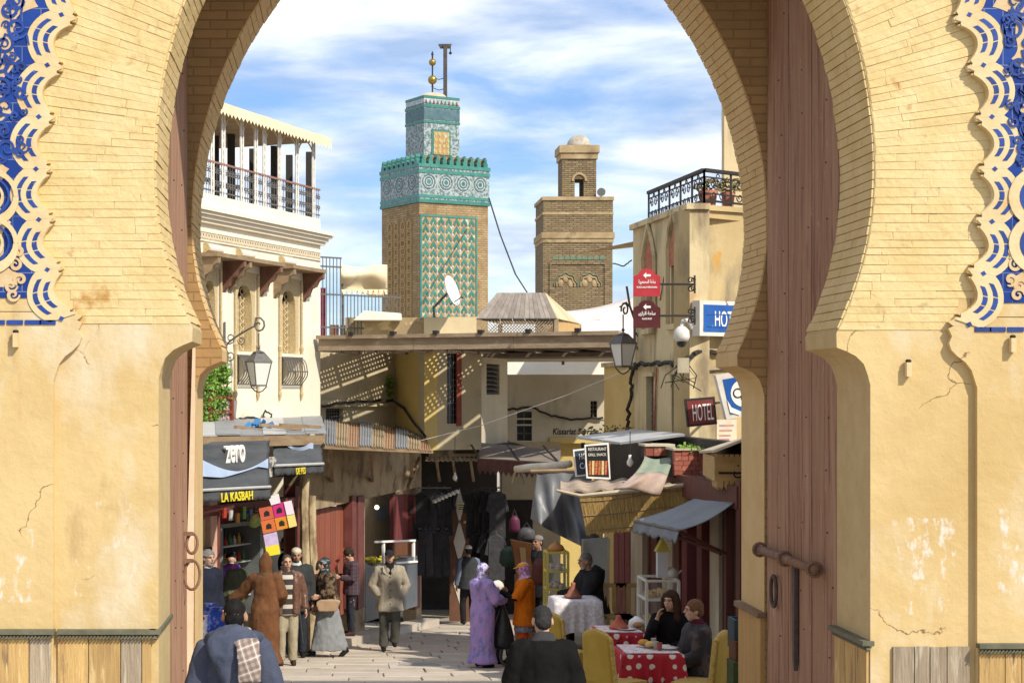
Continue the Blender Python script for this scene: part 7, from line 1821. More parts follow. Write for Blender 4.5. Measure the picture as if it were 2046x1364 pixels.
t = thing('tablecloth', Vector(((x0 + x1) / 2, 24.05, TZ + .74)), 'white lace tablecloth on the cafe table of the old man', 'tablecloth'); table_cloth(t, x0, x1, 23.7, 24.4, TZ + .745, .42, m_lace)
bt = thing('tagine_pot', Vector((XW(1145, 24.0), 24.0, TZ + .755)), 'brown clay tagine on the white lace tablecloth', 'pot'); MB().lathe([(.11, 0), (.13, .02), (.12, .035), (.09, .05), (.03, .17), (.035, .2), (.02, .21)], bt.location, 14).build('tagine', mat('brown_clay', (0.24, 0.08, 0.05), (0.30, 0.12, 0.07), .5, 5), bt, smooth=True)
TBL = [('rear', 1196, 1290, 20.3, 20.95), ('front', 1246, 1366, 18.65, 19.35)]
for nm, pa, pb_, y0, y1 in TBL:
    x0, x1 = XW(pa, y0), XW(pb_, y0)
    cafe_table('%s cafe table under the red spotted cloth' % nm, x0, x1, y0, y1, .76)
    t = thing('tablecloth', Vector(((x0 + x1) / 2, (y0 + y1) / 2, TZ + .76)), 'red tablecloth with white and black dots on the %s cafe table' % nm, 'tablecloth'); table_cloth(t, x0, x1, y0, y1, TZ + .765, .30, m_dots)
    ct_ = thing('table_topper', Vector(((x0 + x1) / 2, (y0 + y1) / 2, TZ + .775)), 'pale patterned topper laid across the %s red table' % nm, 'cloth'); MB().box((x0 + .03, y0 + .03, TZ + .773), (x1 - .03, y1 - .03, TZ + .779)).build('cloth', mat('topper', (0.74, 0.66, 0.62), (0.60, 0.34, 0.34), .8, 14, lo=.5, hi=.6), ct_)
def small(name, lab, px, y, cat, prof, m, z=TZ + .78):
    t = thing(name, Vector((XW(px, y), y, z)), lab, cat); MB().lathe(prof, t.location, 12).build('body', m, t, smooth=True); return t
m_plate = mat('plate_white', (0.78, 0.76, 0.72), None, .3); plate_p = [(.05, 0), (.06, .005), (.11, .018), (.112, .022), (.055, .01), (.01, .01)]; glass_p = [(.022, 0), (.03, .08), (.031, .085), (.026, .085), (.02, .01), (.002, .008)]
for px, y, n_ in ((1252, 20.5, 'rear of the red table'), (1296, 19.1, 'middle of the front red table'), (1335, 18.95, 'right of the front red table')):
    small('plate', 'white plate of food at the ' + n_, px, y, 'plate', plate_p, m_plate)
for i, (px, y, n_) in enumerate(((1286, 19.15, 'orange bread'), (1300, 19.0, 'golden bread'), (1275, 20.6, 'brown bread'))): small('bread', 'round %s on the %s table' % (n_, 'front' if i < 2 else 'rear'), px, y, 'bread', [(.02, 0), (.06, .012), (.065, .03), (.04, .055), (.005, .06)], mat('bread_%d' % i, ((0.62, 0.30, 0.05), (0.64, 0.44, 0.14), (0.40, 0.20, 0.08))[i], None, .7), TZ + .80)
for i, (px, y) in enumerate(((1310, 18.95), (1318, 18.85), (1306, 19.2))): small('tea_glass', ('clear tea glass in front on the red table', 'red tea glass beside the clear one', 'clear tea glass behind the others on the red table')[i], px, y, 'glass', glass_p, mat('tea_%d' % i, ((0.5, 0.5, 0.46), (0.35, 0.06, 0.04), (0.45, 0.42, 0.36))[i], None, .1, spec=.6))
small('tagine_pot', 'small red clay tagine at the back of the red tables', 1236, 20.6, 'pot', [(.10, 0), (.12, .02), (.11, .035), (.08, .06), (.03, .13), (.03, .16), (.01, .165)], mat('red_clay', (0.42, 0.09, 0.05), (0.50, 0.14, 0.08), .5, 6))
small('napkin_heap', 'crumpled white napkin heap on the rear red table', 1272, 20.75, 'napkins', [(.07, 0), (.10, .03), (.09, .08), (.06, .10), (.02, .13)], m_plate)
# chairs under yellow covers
m_ycov = mat('yellow_cover', (0.52, 0.335, 0.05), (0.42, 0.26, 0.03), .75, 2.5, .25, 10)
m_ytrim = mat('yellow_lace', (0.66, 0.48, 0.16), (0.44, 0.28, 0.06), .8, 30, .5, 40)
def cover_chair(lab, px, D, face, k=1.0, zf=TZ):
    """chair in a floor length cover; face +1 looks to the right, -1 to the left, 0 away from the viewer"""
    c = Vector((XW(px, D), D, zf)); t = thing('covered_chair', c, lab, 'chair', 'yellow covered cafe chairs')
    fx = Vector((face * .86, .51, 0)); sx = Vector((-.51 * face, .86, 0))
    W2, Dp, Hs, Hb = .23 * k, .23 * k, .47 * k, 1.05 * k
    def skirt(u, v):
        a = 2 * pi * u; ca, sa = cos(a), sin(a); q = 1 / max(abs(ca), abs(sa)); q = min(q, 1.3)
        r_ = 1 + .16 * (1 - v) + .05 * sin(a * 11) * (1 - v)
        return c + fx * (ca * q * Dp * r_) + sx * (sa * q * W2 * r_) + Vector((0, 0, .01 + Hs * v))
    b = MB(); b.grid(skirt, 66, 8); b.build('skirt', m_ycov, t, smooth=True)
    b = MB(); b.obox(c + Vector((0, 0, Hs + .02)), fx * Dp * 1.02, sx * W2 * 1.02, Vector((0, 0, .03))); b.build('seat', m_ytrim, t)
    def back(u, v):
        a = pi * (u - .5); wv = W2 * (1.04 - .10 * v); arch_ = Hs + (Hb - Hs) * v * (1 - .12 * (2 * u - 1) ** 2)
        return c + fx * (-Dp - .05 * v - .02 * cos(a)) + sx * ((2 * u - 1) * wv) + Vector((0, 0, arch_))
    b = MB(); b.grid(back, 14, 12, fx * .07); b.build('backrest', m_ycov, t, smooth=True)
    b = MB(); pts = [back(0, v / 8) + fx * .035 for v in range(9)] + [back(u / 10, 1) + fx * .035 for u in range(1, 11)] + [back(1, 1 - v / 8) + fx * .035 for v in range(1, 9)]
    b.tube(pts, .026, 6); b.build('lace_trim', m_ytrim, t)
    b = MB(); b.grid(lambda u, v: back(.12 + .76 * u, .05 + .8 * v) + fx * .082, 10, 8); b.build('lace_panel', m_ytrim, t)
    return t
cover_chair('yellow covered chair on the left of the front red table', 1230, 18.55, 1)
cover_chair('yellow covered chair on the right of the front red table', 1398, 18.45, -1)
cover_chair('yellow covered chair behind the man in the black coat', 1132, 23.0, 1, .95, gz(23.0))
for i, px in enumerate((1232, 1254)):
    D = 24.5; c = Vector((XW(px, D), D, TZ)); t = thing('wooden_chair', c, 'slatted yellow wooden chair %s by the maroon door' % ('nearest' if i else 'furthest left'), 'chair', 'slatted chairs by the maroon door')
    for sx_ in (-.17, .17):
        MB().bar(c + Vector((sx_, .0, 0)), c + Vector((sx_, .10, .88)), .04).build('back_post', m_cs, t); MB().bar(c + Vector((sx_, -.36, 0)), c + Vector((sx_, -.36, .45)), .04).build('leg', m_cs, t)
    MB().box(c + Vector((-.19, -.38, .44)), c + Vector((.19, .06, .47))).build('seat', m_cs, t)
    for k in range(4): MB().bar(c + Vector((-.12 + .08 * k, .06, .5)), c + Vector((-.12 + .08 * k, .095, .86)), .035, .015).build('slat', m_cs, t)
    MB().bar(c + Vector((-.18, .1, .86)), c + Vector((.18, .1, .86)), .03, .06).build('top_rail', m_cs, t)
t = thing('old_man_stool', Vector((XW(1185, 24.75), 24.75, TZ)), 'dark wooden stool beneath the old man at the white table', 'stool')
MB().lathe([(.17, .42), (.19, .44), (.19, .47)], t.location, 14).build('seat', m_wood, t)
for a in (0.6, 2.2, 3.8, 5.4): MB().bar(t.location + Vector((.15 * cos(a), .15 * sin(a), 0)), t.location + Vector((.12 * cos(a), .12 * sin(a), .42)), .035).build('leg', m_wood, t)
# goods at the lower right behind the rear jamb
for i, (px, y_, D, col, lab) in enumerate(((1500, 1262, 17.6, (0.035, 0.07, 0.09), 'blue plastic crate stacked highest beside the rear jamb'), (1503, 1305, 17.5, (0.12, 0.045, 0.02), 'rusty orange crate in the middle of the stack by the rear jamb'), (1499, 1346, 17.4, (0.045, 0.08, 0.025), 'green crate near the foot of the stack by the rear jamb'))):
    p = P(px, y_, D); zb = TZ if i == 2 else p.z - .16; t = thing('plastic_crate', Vector((p.x, p.y, zb)), lab, 'crate', 'crates stacked by the rear jamb'); m = mat('crate_%d' % i, col, tuple(v * .7 for v in col), .5, 5); zt = p.z + .14
    for a, c in (((-.2, -.15), (.2, -.12)), ((-.2, .12), (.2, .15)), ((-.2, -.12), (-.17, .12)), ((.17, -.12), (.2, .12))): MB().box((p.x + a[0], p.y + a[1], zb), (p.x + c[0], p.y + c[1], zt)).build('side', m, t)
    MB().box((p.x - .17, p.y - .12, zb), (p.x + .17, p.y + .12, zt - .04)).build('contents', mat('crate_fill', (0.20, 0.22, 0.20), (0.35, 0.33, 0.28), .6, 20), t)
# leather goods shown beside the alley
t = thing('leather_chair', Vector((XW(1042, 33), 33, gz(33))), 'tan leather armchair back shown upright by the alley shops', 'chair'); D = 32.6
MB().prism([P(x, y, D) for x, y in ((1022, 1078), (1040, 1082), (1064, 1086), (1060, 1110), (1066, 1150), (1034, 1152), (1028, 1110))], (0, .25, 0)).build('backrest', mat('tan_leather', (0.30, 0.12, 0.04), (0.22, 0.085, 0.03), .55, 3), t)
MB().prism([P(x, y, D - .01) for x, y in ((1038, 1092), (1050, 1094), (1052, 1130), (1042, 1132))], (0, .008, 0)).build('panel', mat('suede', (0.40, 0.26, 0.12), None, .9), t)
MB().box((XW(1032, D), D - .1, gz(D)), (XW(1068, D), D + .4, ZW(1150, D))).build('seat', mat('tan_leather', (0, 0, 0)), t)
for i, (px, y_, D, col, w, h) in enumerate(((1028, 1045, 34, (0.10, 0.015, 0.045), .22, .34), (1052, 1065, 33.5, (0.07, 0.07, 0.075), .34, .26), (1018, 1110, 33, (0.05, 0.09, 0.06), .4, .4), (1078, 1140, 31, (0.16, 0.05, 0.04), .3, .5))):
    p = P(px, y_, D); t = thing('hanging_bag', p, ('crimson leather bag hanging at the back shop', 'grey case stacked right of the crimson bag', 'dark green cloth bundle left of the tan chair', 'rust coloured bag right of the tan chair')[i], 'bag'); b = MB(); b.lathe([(w * .35, -h / 2), (w * .5, -h * .3), (w * .45, h * .2), (w * .2, h * .45)], p, 10, 1, .5); b.build('body', mat('bag_%d' % i, col, tuple(v * .6 for v in col), .5, 6), t, smooth=True); MB().tube([p + Vector((-w * .2, 0, h * .42)), p + Vector((0, 0, h * .8)), p + Vector((w * .2, 0, h * .42))], .012, 5).build('strap', m_ironb, t)
# ================================================================ PEOPLE
REMESH = []          # (object, voxel, fold amplitude, fold scale) turned into plain meshes at the end
def skin(i):
    c = ((0.54, 0.32, 0.215), (0.43, 0.24, 0.15), (0.60, 0.38, 0.27), (0.33, 0.17, 0.105))[i]
    return mat('skin_%d' % i, c, tuple(v * .88 for v in c), .55, 14, .1, 60, spec=.35)
def fabric(name, c1, c2=None, rough=.9, scale=10, **k): return mat('fabric_' + name, c1, c2 or tuple(v * .8 for v in c1), rough, scale, .25, 60, spec=.08, **k)
class Fig:
    def __init__(s, label, px, D, top, face, h=None, zf=None, cat='person', lean=0.0, seat=False):
        z0 = gz(D) if zf is None else zf
        s.D = D; s.h = h or (ZW(top, D) - z0); s.k = s.h / 1.75
        s.o = Vector((XW(px, D), D, z0)); s.a = face
        s.f = Vector((sin(face), -cos(face), 0)); s.r = s.f.cross(Vector((0, 0, 1))); s.lean = lean
        s.t = thing('person', s.o, label, cat); s.body = MB(); s.J = {}
    def w(s, x, y, z):
        """local point (right, forward, up) in metres for a 1.75 m figure; lean tips everything above the hip forward"""
        if s.lean and z > .92:
            d = z - .92; y, z = y * cos(s.lean) + d * sin(s.lean), .92 + d * cos(s.lean) - y * sin(s.lean)
        return s.o + (s.r * x + s.f * y + Vector((0, 0, z))) * s.k
    def loft(s, b, rings, n=16, side=None):
        """rings (x,y,z,rx,ry): ellipses whose wide axis lies along the figure's right"""
        P_ = [s.w(*q[:3]) for q in rings]; o = len(b.v); m = len(P_)
        sd0 = side or s.r
        for i, q in enumerate(rings):
            d = P_[min(i + 1, m - 1)] - P_[max(i - 1, 0)]; d.normalize()
            a = sd0 - d * sd0.dot(d)
            if a.length < .15: a = s.f - d * s.f.dot(d)
            a.normalize(); c = d.cross(a)
            for k in range(n):
                t = 2 * pi * k / n; b.v.append(tuple(P_[i] + a * (cos(t) * q[3] * s.k) + c * (sin(t) * q[4] * s.k)))
        for i in range(m - 1):
            for k in range(n): b.f.append((o+i*n+k, o+i*n+(k+1) % n, o+(i+1)*n+(k+1) % n, o+(i+1)*n+k)); b.mi.append(0)
        b.f.append(tuple(o + k for k in range(n))[::-1]); b.mi.append(0); b.f.append(tuple(o + (m - 1) * n + k for k in range(n))); b.mi.append(0)
    def limb(s, b, pts, rs, n=10): b.tube([s.w(*p) for p in pts], [r * s.k for r in rs], n)
    def blob(s, b, c, r, n=14, m=10):
        """ellipsoid with radii along right, forward, up"""
        o = len(b.v); up_ = Vector((0, 0, 1))
        hr, hf, hu = getattr(s, 'hd', (s.r, s.f, up_)); C = c if isinstance(c, Vector) else s.w(*c)
        for i in range(m + 1):
            ph = pi * i / m; rr = max(1e-3, sin(ph))
            for k in range(n): t = 2 * pi * k / n; b.v.append(tuple(C + (hr * (rr * cos(t) * r[0]) + hf * (rr * sin(t) * r[1]) + hu * (-cos(ph) * r[2])) * s.k))
        for i in range(m):
            for k in range(n): b.f.append((o+i*n+k, o+i*n+(k+1) % n, o+(i+1)*n+(k+1) % n, o+(i+1)*n+k)); b.mi.append(0)
    def head(s, turn=0.0, nod=0.0, at=None, size=1.0):
        """head with jaw, nose and ears, turned on the neck"""
        f = s.f * cos(turn) + s.r * sin(turn); u = Vector((0, 0, 1)); f2 = (f * cos(nod) - u * sin(nod)).normalized(); r2 = f2.cross(u).normalized(); u2 = r2.cross(f2)
        c = s.w(*(at or (0, .03, 1.625))); s.hc = c; s.hd = (r2, f2, u2); s.hs = size; b = s.body
        s.H = lambda x, y, z: c + (r2 * x + f2 * y + u2 * z) * s.k * size
        B = lambda x, y, z, q: s.blob(b, s.H(x, y, z), tuple(v * size for v in q))
        B(0, -.012, .025, (.074, .094, .090)); B(0, .022, -.035, (.060, .066, .078)); B(0, .035, -.085, (.036, .036, .030)); B(0, .068, .032, (.048, .022, .022))
        b.tube([s.H(0, .080, .028), s.H(0, .098, -.004), s.H(0, .108, -.022)], [.009 * s.k, .013 * s.k, .015 * s.k], 8); B(0, .084, -.055, (.022, .012, .010))
        for sg in (-1, 1): B(sg * .076, -.012, -.008, (.010, .020, .032)); B(sg * .036, .060, -.018, (.022, .018, .018))
        nb_ = s.w(0, -.005, 1.43); b.tube([nb_, nb_.lerp(s.H(0, -.02, -.06), .6), s.H(0, -.012, -.03)], [.062 * s.k, .052 * s.k, .05 * s.k], 12)
        return s
    def face_marks(s, brow=(0.03, 0.022, 0.018), beard=None, lip=(0.30, 0.10, 0.08)):
        e = MB()
        for sg in (-1, 1): s.blob(e, s.H(sg * .030, .082, .010), (.0085, .004, .0042), 8, 6)
        e.build('eyes', mat('eye_dark', (0.025, 0.018, 0.015), None, .25), s.t, smooth=True)
        e = MB()
        for sg in (-1, 1): e.tube([s.H(sg * .014, .094, .027), s.H(sg * .032, .092, .034), s.H(sg * .050, .076, .027)], .0045 * s.k, 5)
        e.build('eyebrows', fabric('brow_%g_%g' % (brow[0], brow[2]), brow), s.t)
        e = MB(); e.tube([s.H(-.022, .086, -.054), s.H(0, .097, -.052), s.H(.022, .086, -.054)], [.003 * s.k, .006 * s.k, .003 * s.k], 6); e.build('lips', mat('lips_%g' % lip[0], lip, None, .5), s.t)
        if beard:
            e = MB(); s.blob(e, s.H(0, .036, -.080), (.050, .048, .042)); s.blob(e, s.H(0, .078, -.040), (.030, .020, .009)); s.rem(e, 'beard', fabric('beard_%g' % beard[0], beard), .010, .002, 60)
    def hair(s, col, style='short', vol=0.0):
        b = MB(); m = fabric('hair_%g_%g' % (col[0], col[2]), col, tuple(min(1, v * 1.4 + .002) for v in col), .7, 40)
        s.blob(b, s.H(0, -.022, .040), (.080 + vol, .094 + vol, .088 + vol)); s.blob(b, s.H(0, -.060, -.010), (.072 + vol, .056 + vol, .070))
        if style == 'long':
            for sg in (-1, 1): b.tube([s.H(sg * .05, .02, .09), s.H(sg * .085, .015, .02), s.H(sg * .092, .02, -.08), s.H(sg * .10, .03, -.2), s.H(sg * .10, .03, -.32)], [.03 * s.k, .034 * s.k, .04 * s.k, .045 * s.k, .02 * s.k], 8)
            b.tube([s.H(0, -.06, .05), s.H(0, -.095, -.1), s.H(0, -.11, -.3)], [.08 * s.k, .085 * s.k, .05 * s.k], 10)
        if style == 'curly':
            for k in range(26): a = rnd(0, 2 * pi); e = rnd(-.1, 1.2); s.blob(b, s.H(.082 * cos(a) * cos(e), -.02 + .09 * sin(a) * cos(e) - .01, .045 + .08 * sin(e)), (.024, .024, .022), 8, 6)
        s.rem(b, 'hair', m, .010, .004, 55)
    def rem(s, b, name, m, vox=.014, amp=0.0, fs=8.0, parent=None):
        o = b.build(name, m, parent or s.t, smooth=True); REMESH.append((o, vox, amp, fs)); return o
    def hand(s, wr, d, nrm, curl=.5, sg=1):
        """palm, four unequal fingers and a thumb; wr wrist, d direction, nrm palm normal (local vectors)"""
        b = s.body; W_ = s.w(*wr); lv = lambda v: (s.r * v[0] + s.f * v[1] + Vector((0, 0, v[2]))).normalized()
        d, nrm = lv(d), lv(nrm); nrm = (nrm - d * nrm.dot(d)).normalized(); sd = d.cross(nrm) * sg; k = s.k
        for i in range(5): q = (i - 2) * .014; b.tube([W_ + sd * q * k * .8, W_ + d * .045 * k + sd * q * k * 1.1, W_ + d * .088 * k + sd * q * k * 1.2], [.016 * k, .015 * k, .012 * k], 6)
        for i, L_ in enumerate((.062, .075, .080, .070)):
            q = (i - 1.5) * .021; a0 = W_ + d * .085 * k + sd * q * k; d1 = (d * cos(curl * .6) + nrm * sin(curl * .6)); d2 = (d * cos(curl * 1.7) + nrm * sin(curl * 1.7)); d3 = (d * cos(curl * 2.5) + nrm * sin(curl * 2.5))
            p1 = a0 + d1 * L_ * .45 * k; p2 = p1 + d2 * L_ * .32 * k; b.tube([a0, p1, p2, p2 + d3 * L_ * .25 * k], [.0098 * k, .0092 * k, .0085 * k, .007 * k], 6)
        a0 = W_ + d * .03 * k + sd * .032 * k; b.tube([a0, a0 + (d * .6 + sd * .6 + nrm * .4).normalized() * .035 * k, a0 + (d * .9 + sd * .35 + nrm * .6).normalized() * .065 * k], [.013 * k, .011 * k, .008 * k], 6)
    def arm(s, sg, el, wr, hd=None, nrm=None, curl=.5, sho=None):
        """bare arm under the sleeve; sg +1 the figure's right"""
        sh_ = sho or (sg * .185, -.01, 1.41); s.J['sh%d' % sg], s.J['el%d' % sg], s.J['wr%d' % sg] = sh_, el, wr
        s.limb(s.body, [sh_, el, wr], [.050, .040, .028]); d = hd or tuple(a - c for a, c in zip(wr, el)); s.hand(wr, d, nrm or (-sg, .2, 0), curl, sg)
    def sleeve(s, b, sg, r=(.075, .062, .050), end=.93):
        a, e, w_ = (Vector(s.J[q + str(sg)]) for q in ('sh', 'el', 'wr')); we = e.lerp(w_, end); mid = a.lerp(e, .5)
        s.limb(b, [tuple(a + Vector((-sg * .05, 0, .01))), tuple(a), tuple(mid), tuple(e), tuple(e.lerp(we, .5)), tuple(we)], [r[0] * .9, r[0], (r[0] + r[1]) / 2, r[1], (r[1] + r[2]) / 2, r[2]], 12)
    def legs(s, kR=(.095, .03, .50), aR=(.10, 0, .075), kL=(-.095, .03, .50), aL=(-.10, 0, .075)):
        s.L = {1: (kR, aR), -1: (kL, aL)}
        for sg, (kn, an) in s.L.items():
            s.limb(s.body, [(sg * .09, 0, .93), tuple(Vector((sg * .09, 0, .93)).lerp(Vector(kn), .5)), kn, tuple(Vector(kn).lerp(Vector(an), .4)), an], [.085, .072, .052, .050, .034])
    def trousers(s, m, r=(.105, .088, .075, .072, .066), end=.02):
        b = MB(); s.loft(b, [(0, 0, 1.06, .155, .115), (0, 0, .98, .165, .125), (0, -.005, .90, .165, .125), (0, 0, .85, .13, .10)])
        for sg, (kn, an) in s.L.items():
            h_ = Vector((sg * .085, 0, .92)); K, A = Vector(kn), Vector(an); A = A + (K - A) * end
            s.limb(b, [tuple(h_), tuple(h_.lerp(K, .5)), kn, tuple(K.lerp(A, .5)), tuple(A)], list(r), 12)
        s.rem(b, 'trousers', m, .016, .010, 9)
    def shoes(s, m, dirs=None):
        for sg, (kn, an) in s.L.items():
            b = MB(); A = Vector(an); dv = (dirs or {}).get(sg, (0, 1, 0)); d = Vector(dv).normalized()
            h_, t_ = A - d * .06, A + d * .165
            pts = [tuple(h_ + Vector((0, 0, -.035))), tuple(A + Vector((0, 0, -.02))), tuple(A + d * .08 + Vector((0, 0, -.035))), tuple(t_ + Vector((0, 0, -.045)))]
            s.limb(b, pts, [.042, .050, .045, .030], 10); s.limb(b, [tuple(A + Vector((0, 0, .05))), tuple(A + Vector((0, 0, -.02)))], [.046, .05], 10); s.rem(b, 'shoe', m, .012)
    def torso(s, rings=None):
        s.loft(s.body, rings or [(0, 0, .90, .150, .105), (0, 0, 1.0, .145, .105), (0, .005, 1.12, .135, .100), (0, .01, 1.26, .155, .110), (0, 0, 1.37, .165, .105), (0, -.01, 1.44, .130, .085), (0, -.01, 1.475, .075, .065)])
    def coat(s, m, hem=.72, w=0.03, flare=.03, name='coat', sl=(.078, .066, .056), end=.95, amp=.010, fs=7, sleeves=True, top=1.49, extra=None):
        b = MB(); rg = [(0, 0, hem, .170 + w + flare, .125 + w + flare), (0, 0, hem + .06, .168 + w + flare * .9, .124 + w + flare * .8)]
        z = hem + .18
        while z < 1.0: rg.append((0, 0, z, .160 + w + flare * .4, .118 + w + flare * .3)); z += .14
        rg += [(0, .0, 1.12, .150 + w, .112 + w), (0, .005, 1.27, .168 + w, .120 + w), (0, 0, 1.38, .178 + w, .112 + w), (0, -.012, 1.445, .135 + w, .088 + w), (0, -.012, top, .072 + w * .5, .066 + w * .5)]
        s.loft(b, rg, 20)
        if sleeves:
            for sg in (-1, 1): s.sleeve(b, sg, sl, end)
        if extra: extra(b)
        return s.rem(b, name, m, .014, amp, fs)
    def done(s, sk=0): s.rem(s.body, 'body', skin(sk), .0095, 0); return s.t
AD = lambda sg, y=.04, x=.25, z=.86: ((sg * .235, -.03, 1.14), (sg * x, y, z))
def std_arms(s):
    for sg in (-1, 1): e, w_ = AD(sg); s.arm(sg, e, w_)
black_sh = fabric('black_leather', (0.02, 0.018, 0.017), rough=.45)
def cap_hat(s, m, peak=True, name='cap'):
    b = MB(); s.blob(b, s.H(0, -.015, .062), (.086, .104, .066)); 
    if peak: b.add([s.H(-.07, .07, .060), s.H(.07, .07, .060), s.H(.055, .155, .040), s.H(-.055, .155, .040), s.H(-.07, .07, .048), s.H(.07, .07, .048), s.H(.055, .155, .030), s.H(-.055, .155, .030)], [(0, 1, 2, 3), (7, 6, 5, 4), (0, 4, 5, 1), (1, 5, 6, 2), (2, 6, 7, 3), (3, 7, 4, 0)])
    s.rem(b, name, m, .010)
def headscarf(s, m, drop=.12):
    b = MB(); s.blob(b, s.H(0, -.020, .030), (.092, .108, .100)); s.blob(b, s.H(0, -.035, -.06), (.085, .085, .08)); s.limb_w(b, [s.H(0, -.02, -.05), s.H(0, -.02, -.12), s.H(0, -.03, -.12 - drop)], [.085, .10, .13]) ; s.rem(b, 'headscarf', m, .011, .006, 16)
Fig.limb_w = lambda s, b, pts, rs, n=12: b.tube(pts, [r * s.k for r in rs], n)

# --- man in blue hooded cloak, nearest, seen from behind
p = Fig('man in slate blue hooded cloak with plaid scarf seen from behind, nearest', 468, 11.5, 1197, pi, lean=.05)
p.head(size=1.1); p.torso(); p.legs(kL=(-.095, .10, .50), aL=(-.10, .02, .075)); 
for sg in (-1, 1): p.arm(sg, (sg * .265, -.02, 1.14), (sg * .24, .14, .92))
def hood(b):
    p.loft(b, [(0, -.10, 1.53, .13, .07), (0, -.185, 1.47, .185, .08), (0, -.22, 1.37, .165, .065), (0, -.225, 1.26, .115, .05), (0, -.21, 1.15, .06, .04), (0, -.19, 1.05, .02, .02)], 18)
    p.loft(b, [(-.17, .02, 1.47, .05, .05), (-.14, -.09, 1.49, .06, .05), (0, -.14, 1.485, .07, .05), (.14, -.09, 1.49, .06, .05), (.17, .02, 1.47, .05, .05)], 10, side=p.f)
p.coat(fabric('slate_blue', (0.075, 0.086, 0.125), (0.06, 0.07, 0.105), scale=6), .45, .045, .06, 'hooded_cloak', (.098, .095, .085), amp=.014, fs=6)
b = MB(); hood(b); p.rem(b, 'hood', fabric('slate_blue', (0, 0, 0)), .011, .012, 9)
p.hair((0.010, 0.009, 0.009)); p.trousers(fabric('dark_grey', (0.05, 0.05, 0.055))); p.shoes(black_sh); p.done(1)
m_plaid = mat('plaid_wool', (0.42, 0.36, 0.32), (0.24, 0.19, 0.16), .9, 8)
def plaid(name, base, stripe, dark, scale, zrot=0.0):
    m = bpy.data.materials.new(name); m.use_nodes = True; N, L = m.node_tree.nodes, m.node_tree.links; b = N['Principled BSDF']; b.inputs['Roughness'].default_value = .9
    geo = N.new('ShaderNodeNewGeometry'); mp = N.new('ShaderNodeMapping'); mp.inputs['Rotation'].default_value = (0, zrot, 0); L.new(geo.outputs['Position'], mp.inputs['Vector']); col = None
    for ax, sc_, cc, th in (('X', scale, dark, .05), ('Z', scale, dark, .05), ('X', scale * .5, stripe, .765), ('Z', scale * .5, stripe, .765)):
        wv = N.new('ShaderNodeTexWave'); wv.bands_direction = ax; wv.inputs['Scale'].default_value = sc_; L.new(mp.outputs['Vector'], wv.inputs['Vector'])
        r = N.new('ShaderNodeMapRange'); r.inputs['From Min'].default_value = th + (.5 if cc is dark else .2); r.inputs['From Max'].default_value = th + (.6 if cc is dark else .24); r.inputs['To Max'].default_value = .55 if cc is dark else .8; L.new(wv.outputs['Fac'], r.inputs['Value'])
        x = N.new('ShaderNodeMix'); x.data_type = 'RGBA'; L.new(r.outputs['Result'], x.inputs['Factor'])
        if col is None: x.inputs['A'].default_value = (*base, 1)
        else: L.new(col, x.inputs['A'])
        x.inputs['B'].default_value = (*cc, 1); col = x.outputs['Result']
    L.new(col, b.inputs['Base Color']); return m
b = MB(); p.loft(b, [(.02, -.05, 1.535, .095, .03), (.06, -.13, 1.50, .10, .03), (.11, -.29, 1.46, .09, .022), (.12, -.335, 1.35, .085, .02), (.125, -.325, 1.20, .085, .018)], 14)
p.loft(b, [(-.08, .06, 1.50, .03, .05), (-.095, -.02, 1.51, .03, .05), (-.05, -.09, 1.52, .04, .05), (.03, -.1, 1.52, .04, .05), (.09, -.02, 1.51, .03, .05), (.08, .06, 1.50, .03, .05)], 10, side=p.f)
p.rem(b, 'scarf', plaid('plaid_scarf', (0.34, 0.28, 0.245), (0.62, 0.57, 0.52), (0.16, 0.10, 0.075), 8.0, .35), .011, .003, 12)

# --- man in black coat at the front, seen from behind
p = Fig('man in black coat seen from behind before the cafe tables', 1087, 12.5, 1211, pi, lean=.12)
p.head(nod=.25, size=1.06); p.torso(); p.legs()
for sg in (-1, 1): p.arm(sg, (sg * .265, .02, 1.15), (sg * .16, .27, 1.13))
p.coat(fabric('black_wool', (0.008, 0.0078, 0.0078), (0.012, 0.0115, 0.011), scale=8), .55, .04, .05, 'coat', (.092, .088, .076), amp=.014, fs=7)
b = MB(); p.loft(b, [(0, -.04, 1.45, .13, .08), (0, -.03, 1.50, .095, .075), (0, -.02, 1.53, .08, .07)], 14); p.rem(b, 'collar', fabric('charcoal_collar', (0.05, 0.05, 0.052)), .011)
p.hair((0.026, 0.025, 0.026)); p.trousers(fabric('black_cotton', (0.02, 0.02, 0.022))); p.shoes(black_sh); p.done(2)

# --- grey haired man in navy coat by the shop
p = Fig('grey haired man in navy overcoat standing at the shop pillar', 414, 25.6, 1097, .85)
p.head(turn=.15); p.torso(); p.legs(); std_arms(p)
p.coat(fabric('navy_wool', (0.022, 0.026, 0.042)), .50, .05, .03, 'overcoat', (.092, .08, .07)); p.hair((0.15, 0.14, 0.135), 'curly', .006); p.face_marks((0.12, 0.11, 0.10), (0.30, 0.28, 0.26)); p.trousers(fabric('dark_grey', (0.05, 0.05, 0.055))); p.shoes(black_sh)
b = MB(); p.loft(b, [(0, .05, 1.40, .05, .05), (0, .01, 1.50, .065, .06)], 10); p.rem(b, 'shirt_collar', fabric('white_shirt', (0.55, 0.55, 0.55)), .010); p.done(0)

